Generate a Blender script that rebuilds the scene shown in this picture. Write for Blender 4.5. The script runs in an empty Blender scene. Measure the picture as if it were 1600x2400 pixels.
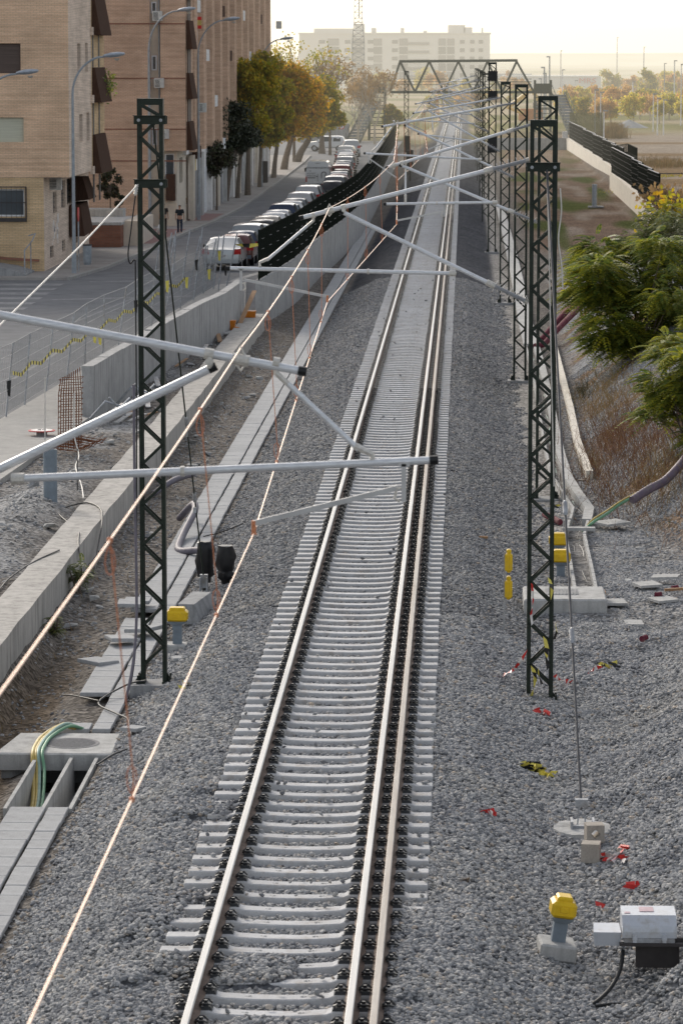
import bpy, bmesh, math, random
import numpy as np
from mathutils import Vector, Matrix
random.seed(7); rng = np.random.default_rng(11)
PI = math.pi
scn = bpy.context.scene
col = scn.collection
# ------------------------------------------------------------------ helpers
ORG = {}
class MB:
    def __init__(s): s.v = []; s.f = []
    def quad(s, a, b, c, d):
        n = len(s.v); s.v += [tuple(a), tuple(b), tuple(c), tuple(d)]; s.f.append((n, n+1, n+2, n+3)); return s
    def tri(s, a, b, c):
        n = len(s.v); s.v += [tuple(a), tuple(b), tuple(c)]; s.f.append((n, n+1, n+2)); return s
    def box(s, x0, x1, y0, y1, z0, z1):
        n = len(s.v)
        s.v += [(x0,y0,z0),(x1,y0,z0),(x1,y1,z0),(x0,y1,z0),(x0,y0,z1),(x1,y0,z1),(x1,y1,z1),(x0,y1,z1)]
        s.f += [(n,n+3,n+2,n+1),(n+4,n+5,n+6,n+7),(n,n+1,n+5,n+4),(n+1,n+2,n+6,n+5),(n+2,n+3,n+7,n+6),(n+3,n,n+4,n+7)]
        return s
    def cbox(s, cx, cy, z0, sx, sy, h): return s.box(cx-sx/2, cx+sx/2, cy-sy/2, cy+sy/2, z0, z0+h)
    def bar(s, a, b, w, d, up=(0,1,0)):
        """rectangular bar from a to b; d along up-ish, w across"""
        a = Vector(a); b = Vector(b); t = (b-a).normalized(); u = Vector(up); u = (u - t*u.dot(t))
        if u.length < 1e-4: u = Vector((1,0,0)); u = u - t*u.dot(t)
        u.normalize(); w_ = t.cross(u)
        n = len(s.v)
        for p in (a, b):
            for i, j in ((-1,-1),(1,-1),(1,1),(-1,1)): s.v.append(tuple(p + w_*(i*w/2) + u*(j*d/2)))
        s.f += [(n,n+1,n+2,n+3),(n+7,n+6,n+5,n+4)] + [(n+i, n+4+i, n+4+(i+1)%4, n+(i+1)%4) for i in range(4)]
        return s
    def tube(s, pts, r, k=8, cap=True):
        pts = [Vector(p) for p in pts]; n0 = len(s.v); m = len(pts); prev = None
        for i, p in enumerate(pts):
            t = (pts[min(i+1, m-1)] - pts[max(i-1, 0)]).normalized()
            if prev is None:
                u = Vector((0,0,1)) if abs(t.z) < .9 else Vector((1,0,0))
            else: u = prev
            u = (u - t*u.dot(t)).normalized(); prev = u; w = t.cross(u)
            rr = r[i] if isinstance(r, (list, tuple)) else r
            for j in range(k):
                a = 2*PI*j/k; s.v.append(tuple(p + (u*math.cos(a) + w*math.sin(a))*rr))
        for i in range(m-1):
            for j in range(k):
                a = n0+i*k+j; b = n0+i*k+(j+1)%k
                s.f.append((a, b, b+k, a+k))
        if cap:
            s.f.append(tuple(n0+j for j in range(k))[::-1]); s.f.append(tuple(n0+(m-1)*k+j for j in range(k)))
        return s
    def lathe(s, c, prof, k=16, axis='z'):
        """prof: (r, h) pairs"""
        n0 = len(s.v); c = Vector(c)
        for r, h in prof:
            for j in range(k):
                a = 2*PI*j/k; q = (r*math.cos(a), r*math.sin(a), h)
                if axis == 'y': q = (q[0], q[2], q[1])
                if axis == 'x': q = (q[2], q[0], q[1])
                s.v.append(tuple(c+Vector(q)))
        for i in range(len(prof)-1):
            for j in range(k):
                a = n0+i*k+j; b = n0+i*k+(j+1)%k; s.f.append((a, b, b+k, a+k))
        s.f.append(tuple(n0+j for j in range(k))[::-1]); s.f.append(tuple(n0+(len(prof)-1)*k+j for j in range(k)))
        return s
    def hull(s, pts):
        bm = bmesh.new()
        for p in pts: bm.verts.new(p)
        bmesh.ops.convex_hull(bm, input=bm.verts); bm.verts.ensure_lookup_table()
        used = [v for v in bm.verts if v.link_faces]
        ix = {v: i for i, v in enumerate(used)}; n = len(s.v)
        s.v += [tuple(v.co) for v in used]; s.f += [tuple(n+ix[v] for v in f.verts) for f in bm.faces]
        bm.free(); return s
    def rbox(s, x0, x1, y0, y1, z0, z1, c):
        P = []
        for x, sx in ((x0, 1), (x1, -1)):
            for y, sy in ((y0, 1), (y1, -1)):
                for z, sz in ((z0, 1), (z1, -1)):
                    P += [(x+sx*c, y+sy*c, z), (x+sx*c, y, z+sz*c), (x, y+sy*c, z+sz*c)]
        return s.hull(P)
    def prism(s, poly, y0, y1, axis='y'):
        n = len(s.v); m = len(poly)
        for y in (y0, y1):
            for a, b in poly: s.v.append((a, y, b) if axis == 'y' else ((y, a, b) if axis == 'x' else (a, b, y)))
        s.f.append(tuple(range(n, n+m))); s.f.append(tuple(range(n+2*m-1, n+m-1, -1)))
        for i in range(m):
            j = (i+1) % m; s.f.append((n+i, n+m+i, n+m+j, n+j))
        return s
    def merge(s, o, off=(0,0,0)):
        n = len(s.v); s.v += [(a+off[0], b+off[1], c+off[2]) for a, b, c in o.v]; s.f += [tuple(i+n for i in f) for f in o.f]; return s
    def build(s, name, mat, parent=None, smooth=False, fix=True):
        me = bpy.data.meshes.new(name)
        if parent is not None: L = ORG.get(parent.name, Vector((0,0,0)))
        else:
            vs = np.array(s.v); L = Vector((float((vs[:,0].min()+vs[:,0].max())/2), float((vs[:,1].min()+vs[:,1].max())/2), float(vs[:,2].min())))
        vv = (np.array(s.v, dtype=float) - np.array(L)).tolist()
        me.from_pydata(vv, [], s.f)
        if fix and len(s.f) < 60000:
            bm = bmesh.new(); bm.from_mesh(me); bmesh.ops.recalc_face_normals(bm, faces=bm.faces); bm.to_mesh(me); bm.free()
        me.update()
        if smooth:
            me.polygons.foreach_set('use_smooth', [True]*len(me.polygons))
        me.materials.append(mat)
        o = bpy.data.objects.new(name, me); col.objects.link(o)
        if parent is not None:
            o.parent = parent; ORG[o.name] = L
        else:
            o.location = L; ORG[o.name] = L
        return o
def smooth_angle(o, a=40):
    me = o.data
    me.polygons.foreach_set('use_smooth', [True]*len(me.polygons))
    try: me.set_sharp_from_angle(angle=math.radians(a))
    except Exception: pass
    return o
def tag(o, label=None, cat=None, group=None, kind=None):
    if label: o['label'] = label
    if cat: o['category'] = cat
    if group: o['group'] = group
    if kind: o['kind'] = kind
    return o
def empty(name, loc, label=None, cat=None, group=None, rz=0):
    o = bpy.data.objects.new(name, None); col.objects.link(o); o.location = loc; o.rotation_euler.z = rz
    o.empty_display_size = .3
    ORG[o.name] = Vector(loc) if rz == 0 else Vector((0,0,0))
    return tag(o, label, cat, group)
def copy_tree(o, parent=None):
    c = o.copy(); col.objects.link(c)
    if parent is not None: c.parent = parent
    for ch in list(o.children): copy_tree(ch, c)
    return c
def text(body, size, loc, rot, mat, parent, name='lettering', ext=.004, sx=1.0):
    cu = bpy.data.curves.new(name, 'FONT'); cu.body = body; cu.size = size; cu.extrude = ext; cu.align_x = 'CENTER'; cu.align_y = 'CENTER'
    cu.resolution_u = 3
    t = bpy.data.objects.new(name, cu); col.objects.link(t)
    dg = bpy.context.evaluated_depsgraph_get(); me = bpy.data.meshes.new_from_object(t.evaluated_get(dg))
    bpy.data.objects.remove(t)
    M = Matrix.Translation(loc) @ Matrix(rot).to_4x4() @ Matrix.Diagonal((sx, 1, 1, 1))
    me.transform(M); me.materials.clear(); me.materials.append(mat)
    if parent is not None: me.transform(Matrix.Translation(-ORG.get(parent.name, Vector((0,0,0)))))
    o = bpy.data.objects.new(name, me); col.objects.link(o)
    if parent is not None: o.parent = parent
    return o
FACE_CAM = ((1,0,0),(0,0,-1),(0,1,0))   # columns: text x->X, y->Z, normal->-Y
# ------------------------------------------------------------------ noise
def vnoise(x, y, s=1.0, seed=0):
    x = np.asarray(x, float)/s + 137.3*seed; y = np.asarray(y, float)/s + 71.7*seed
    xi = np.floor(x); yi = np.floor(y); fx = x-xi; fy = y-yi
    def h(a, b):
        v = np.sin(a*127.1 + b*311.7 + seed*17.13)*43758.5453; return v - np.floor(v)
    u = fx*fx*(3-2*fx); w = fy*fy*(3-2*fy)
    return (h(xi,yi)*(1-u)+h(xi+1,yi)*u)*(1-w) + (h(xi,yi+1)*(1-u)+h(xi+1,yi+1)*u)*w - .5
def sstep(a, b, x):
    t = np.clip((np.asarray(x, float)-a)/(b-a), 0, 1); return t*t*(3-2*t)
XC = -1.722    # track centre
TOE_Y = [20, 40, 47, 56, 66, 73, 80, 122, 150, 400]
TOE_X = [1.35, 1.45, 1.8, 3.0, 4.4, 3.6, 3.1, 3.2, 3.5, 3.6]
def height(x, y):
    x = np.asarray(x, float); y = np.asarray(y, float)
    PA = [(-4000,-.56),(-8.05,-.56),(-7.9,-.52),(-7.5,-.6),(-7.31,-.93),(-7.27,-.97),(-7.0,-1.33),(-6.4,-1.28),(-6.0,-1.12),(-5.5,-1.12),(-5.1,-1.0),(-4.7,-.86),(-3.6,-.33),(-3.15,-.285),(-.3,-.285),(.1,-.33),(1.1,-.74),(1.5,-.78),(2.4,-.76),(4000,-.70)]
    PB = [(-4000,-.56),(-8.05,-.56),(-7.9,-.52),(-7.5,-.6),(-7.31,-.95),(-7.0,-1.0),(-6.4,-1.05),(-6.0,-1.08),(-5.5,-1.1),(-5.1,-1.0),(-4.7,-.86),(-3.6,-.33),(-3.15,-.285),(-.3,-.285),(.1,-.33),(1.1,-.72),(1.5,-.76),(2.4,-.72),(4000,-.66)]
    za = np.interp(x, *zip(*PA)); zb = np.interp(x, *zip(*PB))
    t = sstep(56, 66, y); z = za*(1-t) + zb*t
    # ballast heaped over the sleeper ends near the platform
    z = z + .11*sstep(38.4, 36.2, y)*sstep(-.86, -.74, x)*sstep(.7, -.1, x)
    z = z + .10*sstep(34.9, 33.6, y)*sstep(-2.62, -2.75, x)*sstep(-4.2, -3.2, x)
    z = z + .05*sstep(33.4, 32.2, y)*sstep(-2.0, -2.45, x)*sstep(-2.9, -2.5, x)
    z = z + .10*sstep(.12,.3,vnoise(x,y,.75,41))*sstep(46,42,y)*sstep(-2.72,-2.85,x)*sstep(-4,-3.3,x)
    z = z + .09*sstep(.15,.3,vnoise(x,y,.9,44))*sstep(36,34.5,y)*(np.abs(x-XC) < 1.3)
    # right-hand embankment
    toe = np.interp(y, TOE_Y, TOE_X); sl = np.interp(y, [20, 45, 60, 73, 120], [.30, .38, .50, .74, .70])
    hc = np.interp(y, [20, 60, 80, 125], [2.0, 2.1, 1.95, 1.7])
    d = np.maximum(x-toe, 0); m = np.minimum(d*sl*(1-np.exp(-d*3)), hc) * (1-sstep(140, 175, y))
    m = m*(1 + .35*vnoise(x, y, 1.7, 3))
    z = z + m
    # hollow in front of the point machine
    z = z - .34*np.exp(-(((x-2.05)/.42)**2 + ((y-36.1)/.55)**2)) + .20*np.exp(-(((x-2.5)/.5)**2 + ((y-34.2)/.9)**2))
    z = z - .50*sstep(-6.05,-6.0,x)*sstep(-5.12,-5.17,x)*sstep(45.5,45.7,y)*sstep(50.4,50.2,y)
    z = z + .28*np.exp(-(((x-2.35)/.40)**2 + ((y-35.3)/.35)**2))
    # soft lumps of stone by the right edge
    near = sstep(75, 60, y)*sstep(.9, 1.6, x)
    z = z + near*(.14*vnoise(x, y, 1.1, 5) + .10*vnoise(x, y, .5, 8))
    # dirt left of the track
    dirt = sstep(-4.9, -5.3, x)*sstep(-14, -13, x)
    z = z + dirt*(.10*vnoise(x, y, .9, 9) + .05*vnoise(x, y, .3, 4))*sstep(-7.2, -7.35, x) + dirt*.05*vnoise(x, y, .35, 2)*sstep(-7.35, -7.2, x)*sstep(-6.05,-6.3,x)
    z = z + .42*np.exp(-(((x+8.9)/.75)**2 + ((y-71)/7.5)**2))
    z = z + .02*vnoise(x, y, .25, 6)*(np.abs(x-XC) > 1.5)*(y < 140)
    # far ground retained by walls
    r = sstep(11.3, 11.6, x)*sstep(196, 204, y); r = np.maximum(r, sstep(3.4, 4.2, x)*sstep(388.2, 389.6, y))
    z = z + r*1.15
    z = z + sstep(1900, 2300, y)*(3.0 + 3.5*vnoise(x, y, 260, 1) + 2*vnoise(x, y, 90, 3))*sstep(-60, 60, x) + sstep(3200, 4600, y)*(15 + 7*vnoise(x, y, 700, 2))
    return z
def gz(x, y): return float(height(np.array([x]), np.array([y]))[0])
# ------------------------------------------------------------------ materials
def nm(name):
    m = bpy.data.materials.new(name); m.use_nodes = True; nt = m.node_tree; b = nt.nodes['Principled BSDF']; return m, nt, b
def L(nt, a, b): nt.links.new(a, b)
def ramp(nt, fac, stops):
    r = nt.nodes.new('ShaderNodeValToRGB'); e = r.color_ramp.elements
    while len(e) < len(stops): e.new(.5)
    for i, (p, c) in enumerate(stops): e[i].position = p; e[i].color = (*c, 1)
    L(nt, fac, r.inputs[0]); return r.outputs[0]
def sc(c, k): return tuple(min(1, v*k) for v in c)
def coords(nt, scale=(1,1,1), kind='Object'):
    t = nt.nodes.new('ShaderNodeTexCoord'); mp = nt.nodes.new('ShaderNodeMapping'); mp.inputs['Scale'].default_value = scale
    L(nt, t.outputs[kind], mp.inputs[0]); return mp.outputs[0]
def noise(nt, vec, scale, detail=4, rough=.6):
    n = nt.nodes.new('ShaderNodeTexNoise'); n.inputs['Scale'].default_value = scale; n.inputs['Detail'].default_value = detail; n.inputs['Roughness'].default_value = rough
    L(nt, vec, n.inputs['Vector']); return n.outputs['Fac']
def mixc(nt, fac, a, b, mode='MIX'):
    m = nt.nodes.new('ShaderNodeMix'); m.data_type = 'RGBA'; m.blend_type = mode
    for s, v in (('Factor', fac), ('A', a), ('B', b)):
        i = [q for q in m.inputs if q.name == s and (q.type == 'VALUE' if s == 'Factor' else q.type == 'RGBA')][0]
        if hasattr(v, 'links'): L(nt, v, i)
        elif isinstance(v, (int, float)): i.default_value = v
        else: i.default_value = (*v, 1)
    return [q for q in m.outputs if q.type == 'RGBA'][0]
def bump(nt, b, h, s=.3, d=.02):
    n = nt.nodes.new('ShaderNodeBump'); n.inputs['Strength'].default_value = s; n.inputs['Distance'].default_value = d
    L(nt, h, n.inputs['Height']); L(nt, n.outputs[0], b.inputs['Normal'])
def M(name, c, rough=.6, metal=0, var=.18, scale=6, bmp=0, spec=.3, stretch=(1,1,1), dirt=None, dscale=1.2, rand=0, coat=0):
    m, nt, b = nm(name)
    v = coords(nt, stretch); n = noise(nt, v, scale)
    cc = ramp(nt, n, [(.3, sc(c, 1-var)), (.7, sc(c, 1+var))])
    if dirt:
        n2 = noise(nt, v, dscale, 6, .7); f = ramp(nt, n2, [(.48, (0,0,0)), (.68, (1,1,1))])
        cc = mixc(nt, f, cc, dirt)
    if rand:
        oi = nt.nodes.new('ShaderNodeObjectInfo'); rr = ramp(nt, oi.outputs['Random'], [(0, (1-rand,)*3), (1, (1,)*3)])
        cc = mixc(nt, 1.0, cc, rr, 'MULTIPLY')
    L(nt, cc, b.inputs['Base Color']); b.inputs['Roughness'].default_value = rough; b.inputs['Metallic'].default_value = metal
    if coat: b.inputs['Coat Weight'].default_value = coat; b.inputs['Coat Roughness'].default_value = .08
    if bmp: bump(nt, b, n, bmp, .01)
    if spec is not None: b.inputs['Specular IOR Level'].default_value = spec
    return m
def brick_mat(name, c1, c2, mortar, course=.075, length=.26, ao=None):
    m, nt, b = nm(name)
    t = nt.nodes.new('ShaderNodeNewGeometry'); sp = nt.nodes.new('ShaderNodeSeparateXYZ'); L(nt, t.outputs['Position'], sp.inputs[0])
    ad = nt.nodes.new('ShaderNodeMath'); ad.operation = 'ADD'; L(nt, sp.outputs[0], ad.inputs[0]); L(nt, sp.outputs[1], ad.inputs[1])
    cb = nt.nodes.new('ShaderNodeCombineXYZ'); L(nt, ad.outputs[0], cb.inputs[0]); L(nt, sp.outputs[2], cb.inputs[1])
    br = nt.nodes.new('ShaderNodeTexBrick'); L(nt, cb.outputs[0], br.inputs['Vector'])
    br.inputs['Scale'].default_value = 1; br.inputs['Brick Width'].default_value = length; br.inputs['Row Height'].default_value = course
    br.inputs['Mortar Size'].default_value = .012; br.inputs['Color1'].default_value = (*c1, 1); br.inputs['Color2'].default_value = (*c2, 1); br.inputs['Mortar'].default_value = (*mortar, 1)
    br.inputs['Mortar Smooth'].default_value = .3
    n = noise(nt, t.outputs['Position'], .5, 5, .65); f = ramp(nt, n, [(.3, (.78,.77,.76)), (.7, (1.08,1.06,1.05))])
    # soft horizontal banding every few courses
    mp = nt.nodes.new('ShaderNodeMapping'); mp.inputs['Scale'].default_value = (.15, 3.0, .15); L(nt, cb.outputs[0], mp.inputs[0])
    n3 = noise(nt, mp.outputs[0], 2.2, 3, .6); f3 = ramp(nt, n3, [(.35, (.86,.85,.84)), (.65, (1.08,1.08,1.08))])
    cc = mixc(nt, 1.0, br.outputs['Color'], f, 'MULTIPLY'); cc = mixc(nt, 1.0, cc, f3, 'MULTIPLY')
    L(nt, cc, b.inputs['Base Color']); b.inputs['Roughness'].default_value = .95; b.inputs['Specular IOR Level'].default_value = .1
    bump(nt, b, br.outputs['Fac'], -.4, .01); return m
def concrete(name, c, dark=.6, joints=None, bmp=.35, rand=0, streak=True):
    m, nt, b = nm(name); v = coords(nt)
    n1 = noise(nt, v, 2.0, 8, .7); cc = ramp(nt, n1, [(.3, sc(c, .8)), (.6, c), (.8, sc(c, 1.12))])
    if streak:
        v2 = coords(nt, (3, 3, .35)); n2 = noise(nt, v2, 1.6, 5, .7); f = ramp(nt, n2, [(.45, (1,1,1)), (.75, (dark,)*3)]); cc = mixc(nt, 1.0, cc, f, 'MULTIPLY')
    n3 = noise(nt, v, 45, 3, .6); f3 = ramp(nt, n3, [(.3, (.88,)*3), (.7, (1.05,)*3)]); cc = mixc(nt, 1.0, cc, f3, 'MULTIPLY')
    if rand:
        oi = nt.nodes.new('ShaderNodeObjectInfo'); rr = ramp(nt, oi.outputs['Random'], [(0, (1-rand,)*3), (1, (1,)*3)]); cc = mixc(nt, 1.0, cc, rr, 'MULTIPLY')
    L(nt, cc, b.inputs['Base Color']); b.inputs['Roughness'].default_value = .92; b.inputs['Specular IOR Level'].default_value = .2; bump(nt, b, n3, bmp, .01); return m
def leaf_mat(name, cols, trans=.35):
    m, nt, b = nm(name)
    g = nt.nodes.new('ShaderNodeNewGeometry'); c = ramp(nt, g.outputs['Random Per Island'], [(i/(len(cols)-1), q) for i, q in enumerate(cols)])
    v = coords(nt); n = noise(nt, v, 1.1, 3); f = ramp(nt, n, [(.35, (.62,.66,.6)), (.65, (1.15,1.12,1.0))]); c = mixc(nt, 1.0, c, f, 'MULTIPLY')
    L(nt, c, b.inputs['Base Color']); b.inputs['Roughness'].default_value = .55
    tr = nt.nodes.new('ShaderNodeBsdfTranslucent'); L(nt, c, tr.inputs['Color']); mx = nt.nodes.new('ShaderNodeMixShader'); mx.inputs[0].default_value = trans
    L(nt, b.outputs[0], mx.inputs[1]); L(nt, tr.outputs[0], mx.inputs[2]); L(nt, mx.outputs[0], nt.nodes['Material Output'].inputs[0]); return m

m_green = M('dark_green_paint', (.013,.021,.015), .5, var=.35, scale=9)
m_greenfar = M('green_bridge_paint', (.03,.045,.032), .6)
m_alu = M('galvanised_tube', (.66,.68,.71), .45, .35, var=.16, scale=14, stretch=(1,1,6))
m_alu2 = M('cast_aluminium', (.60,.58,.54), .5, .3, var=.2, scale=30)
m_regarm = M('grey_painted_bar', (.50,.50,.50), .5, .2, var=.1)
m_black = M('black_plastic', (.012,.013,.014), .35, var=.3)
m_copper = M('pale_copper', (.84,.62,.50), .33, .55, var=.12, scale=20)
m_copper2 = M('orange_copper', (.62,.25,.13), .45, .6, var=.3, scale=40)
m_insul = M('grey_insulator', (.36,.37,.39), .35, var=.2)
m_steel = M('galvanised_steel', (.36,.38,.41), .5, .5, var=.25, scale=10, dirt=(.22,.2,.18), dscale=3)
m_rail_top = M('worn_rail_head', (.58,.575,.56), .55, .1, var=.18, scale=3, stretch=(30,.25,1))
m_rail_new = M('unworn_rail_head', (.45,.42,.385), .7, .15, var=.14, scale=4, stretch=(12,.4,1), dirt=(.36,.31,.27), dscale=.8)
m_rail_side = M('rusty_rail_web', (.17,.125,.10), .8, var=.3, scale=8)
m_clip = M('black_clip', (.03,.033,.036), .35, var=.4, scale=60)
m_sleeper = concrete('sleeper_concrete', (.62,.625,.635), .85, bmp=.25, rand=.13, streak=False)
m_conc = concrete('grey_concrete', (.36,.365,.37), .55)
m_conc_l = concrete('light_concrete', (.50,.50,.49), .6)
m_conc_w = concrete('pale_wall_concrete', (.42,.42,.42), .55)
m_conc_warm = concrete('warm_wall_concrete', (.80,.75,.66), .7)
m_oldconc = concrete('rough_foundation_concrete', (.50,.48,.45), .5, bmp=.7)
nt = m_sleeper.node_tree; b = nt.nodes['Principled BSDF']; lk = b.inputs['Base Color'].links[0].from_socket
v_ = coords(nt); oi_ = nt.nodes.new('ShaderNodeObjectInfo'); va = nt.nodes.new('ShaderNodeVectorMath'); va.operation = 'ADD'; cbx = nt.nodes.new('ShaderNodeCombineXYZ'); mm_ = nt.nodes.new('ShaderNodeMath'); mm_.operation = 'MULTIPLY'; mm_.inputs[1].default_value = 97.0
L(nt, oi_.outputs['Random'], mm_.inputs[0]); L(nt, mm_.outputs[0], cbx.inputs[1]); L(nt, v_, va.inputs[0]); L(nt, cbx.outputs[0], va.inputs[1])
n_ = noise(nt, va.outputs[0], 3.2, 7, .72); f_ = ramp(nt, n_, [(.52, (0,0,0)), (.72, (.8,.8,.8))]); L(nt, mixc(nt, f_, lk, (.33,.29,.25)), b.inputs['Base Color'])
m_lid = concrete('trough_lid_concrete', (.46,.47,.48), .75, rand=.10)
m_yellow = M('yellow_plastic', (.72,.47,.015), .38, var=.12, scale=10, dirt=(.50,.33,.03), dscale=5)
m_orange = M('orange_plastic', (.62,.20,.02), .45, dirt=(.35,.13,.03))
m_case = M('machine_aluminium', (.52,.55,.60), .5, .25, var=.12, dirt=(.40,.40,.40), dscale=6)
m_rust = M('rust', (.16,.055,.022), .85, var=.5, scale=30)
m_grey_post = M('blue_grey_post', (.19,.23,.27), .6, var=.15)
m_cable_b = M('black_cable', (.016,.017,.018), .5)
m_cable_g = M('grey_cable', (.10,.105,.11), .55, rand=.5)
m_white_cable = M('white_cable', (.60,.58,.54), .5)
m_pipe_p = M('violet_corrugated_pipe', (.15,.115,.155), .55, dirt=(.20,.18,.16), dscale=4)
m_pipe_r = M('maroon_duct', (.13,.022,.04), .85, dirt=(.18,.10,.09), dscale=3)
m_pipe_gr = M('grey_corrugated_pipe', (.15,.14,.17), .6)
m_cg = M('green_cable', (.17,.36,.22), .5); m_cy = M('yellow_cable', (.55,.42,.13), .5); m_cgb = M('pale_green_cable', (.30,.44,.38), .5)
m_tape_y = M('yellow_tape', (.72,.62,.12), .5); m_tape_k = M('black_tape', (.02,.02,.02), .5)
m_tape_r = M('red_tape', (.58,.035,.03), .5); m_tape_w = M('white_tape', (.75,.72,.70), .5)
m_asphalt = M('asphalt', (.20,.203,.21), .95, spec=.04, var=.16, scale=1.2, bmp=.1, dirt=(.24,.24,.243), dscale=.25)
m_pave = M('pavement_tiles', (.36,.34,.32), .95, spec=.05, var=.1, scale=3, dirt=(.27,.25,.24), dscale=.5)
m_pavered = M('red_pavement', (.27,.16,.15), .9, var=.1, scale=3)
m_kerb = concrete('kerb_concrete', (.42,.41,.39), .8)
m_paint = M('road_paint', (.30,.30,.30), .8, var=.15, scale=4, dirt=(.16,.16,.17), dscale=1.5)
m_brickA = brick_mat('tan_brick', (.84,.61,.42), (.76,.53,.36), (.58,.43,.32))
m_brickA2 = brick_mat('pale_tan_brick', (.80,.68,.57), (.74,.62,.52), (.54,.45,.38))
m_brickG = brick_mat('yellow_ground_brick', (.72,.54,.33), (.64,.47,.28), (.46,.36,.25))
m_brickB = brick_mat('brown_brick', (.68,.48,.35), (.61,.42,.30), (.42,.32,.26))
m_brickR = brick_mat('red_brick', (.33,.15,.10), (.28,.12,.085), (.22,.16,.13))
m_render = M('cream_render', (.62,.55,.46), .9, var=.1, scale=2, dirt=(.50,.45,.39), dscale=.7)
m_cream = M('yellow_render', (.66,.54,.30), .9, var=.08)
m_whitewall = M('white_render', (.74,.73,.72), .9, var=.07, dirt=(.58,.57,.56), dscale=.6)
m_brownpanel = M('brown_balcony_panel', (.075,.045,.034), .95, spec=.03, var=.2, stretch=(3,3,.5))
m_glass = M('dark_window_glass', (.09,.105,.12), .12, var=.3, scale=.7)
m_carglass = M('car_glass', (.045,.055,.062), .35, spec=.12, var=.3, scale=1.5)
m_shut_d = M('brown_shutter', (.10,.075,.065), .7, stretch=(.2,.2,14), var=.3, scale=3)
m_shut_l = M('beige_shutter', (.52,.52,.42), .7, stretch=(.2,.2,14), var=.15, scale=3)
m_shut_w = M('white_shutter', (.62,.64,.66), .7, stretch=(.2,.2,10), var=.15, scale=3)
m_frame_w = M('white_frame', (.68,.70,.74), .5)
m_iron = M('dark_iron', (.05,.045,.045), .6)
m_door = M('grey_metal_door', (.16,.17,.19), .6)
m_ochre = M('ochre_dado', (.50,.27,.05), .8)
m_ac = M('air_conditioner_white', (.52,.52,.50), .6)
m_lamp = M('lamp_grey', (.30,.33,.36), .5, .2)
m_lamphead = M('lamp_head', (.36,.40,.45), .4, .3)
m_lens = M('lamp_lens', (.5,.47,.42), .2)
m_fence = M('black_green_fence', (.012,.016,.013), .95, spec=.02)
m_bark = M('bark', (.15,.12,.095), .9, var=.3, scale=12, bmp=.5)
m_bark_l = M('pale_bark', (.42,.36,.28), .9, var=.25, scale=12)
m_leafd = leaf_mat('dark_leaves', [(.02,.026,.018), (.038,.048,.03), (.06,.07,.04)], .15)
m_leafdr = leaf_mat('bronze_leaves', [(.035,.025,.018), (.06,.05,.03), (.05,.075,.03)], .2)
m_leafa = leaf_mat('autumn_leaves', [(.24,.22,.02), (.58,.40,.02), (.74,.42,.02), (.58,.26,.015), (.40,.35,.03)], .5)
m_leafag = leaf_mat('green_autumn_leaves', [(.20,.23,.02), (.34,.32,.03), (.50,.40,.03), (.55,.32,.02)], .5)
m_leafy = leaf_mat('yellow_leaves', [(.55,.52,.08), (.70,.60,.08), (.75,.52,.10), (.50,.52,.14)], .5)
m_leafo = leaf_mat('orange_leaves', [(.68,.38,.12), (.72,.46,.16), (.55,.34,.14)], .5)
m_leafbr = leaf_mat('sparse_brown_leaves', [(.30,.20,.11), (.40,.26,.13), (.22,.15,.09)], .4)
m_ail = leaf_mat('feathery_green_leaves', [(.11,.18,.05), (.18,.26,.06), (.28,.33,.07), (.42,.40,.08), (.14,.20,.06)], .5)
m_ail2 = leaf_mat('olive_green_leaves', [(.10,.14,.05), (.15,.19,.07), (.20,.23,.08), (.28,.26,.10)], .45)
m_dry = leaf_mat('dry_red_stems', [(.13,.045,.03), (.20,.085,.045), (.26,.15,.07), (.10,.05,.035)], .1)
m_straw = leaf_mat('straw_grass', [(.34,.24,.12), (.26,.16,.08), (.20,.17,.07)], .2)
m_wood = M('timber', (.33,.20,.11), .8, var=.2, stretch=(1,8,1))
m_tyre = M('tyre', (.014,.014,.015), .8); m_rim = M('wheel_rim', (.30,.31,.33), .4, .5)
m_tail = M('red_tail_light', (.40,.02,.02), .25); m_head = M('headlight', (.6,.6,.62), .15)
m_plate = M('plate_white', (.7,.7,.7), .5); m_blue = M('plate_blue', (.03,.08,.4), .5); m_ink = M('dark_ink', (.03,.03,.035), .6); m_redink = M('red_sign_letters', (.50,.06,.05), .6)
m_skin = M('skin', (.42,.26,.19), .6); m_hair = M('dark_hair', (.02,.016,.014), .7); m_shirt = M('dark_navy_shirt', (.02,.026,.032), .85); m_jeans = M('dark_blue_jeans', (.03,.04,.065), .9); m_shoe = M('shoes', (.12,.12,.12), .8)
m_bag = M('black_plastic_wrap', (.012,.012,.014), .38, var=.4, scale=8, bmp=.8)
m_exc = M('excavator_yellow', (.62,.42,.12), .5)
m_wh = M('warehouse_cladding', (.56,.56,.57), .7, stretch=(2,2,.1)); m_whd = M('warehouse_windows', (.20,.20,.22), .4)
m_apt = M('white_apartment_render', (.66,.62,.57), .9, var=.05, scale=.2); m_aptw = M('apartment_windows', (.10,.095,.09), .4); m_aptd = M('apartment_loggia', (.22,.20,.185), .8)
m_mesh = M('wire_mesh_grey', (.30,.31,.32), .6, .3)
m_block = concrete('concrete_block', (.44,.40,.35), .8); m_paper = M('torn_paper_label', (.55,.42,.45), .8)
m_debris = M('plastic_sheet', (.55,.55,.53), .7)
m_stamp = M('stamp_grey', (.30,.30,.30), .9)
m_cover = M('cast_cover', (.22,.22,.225), .85, 0, var=.2, scale=20)
m_guy = M('dark_steel_rod', (.10,.10,.105), .5, .4)
m_signred = M('sign_red', (.45,.05,.05), .6)
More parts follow.
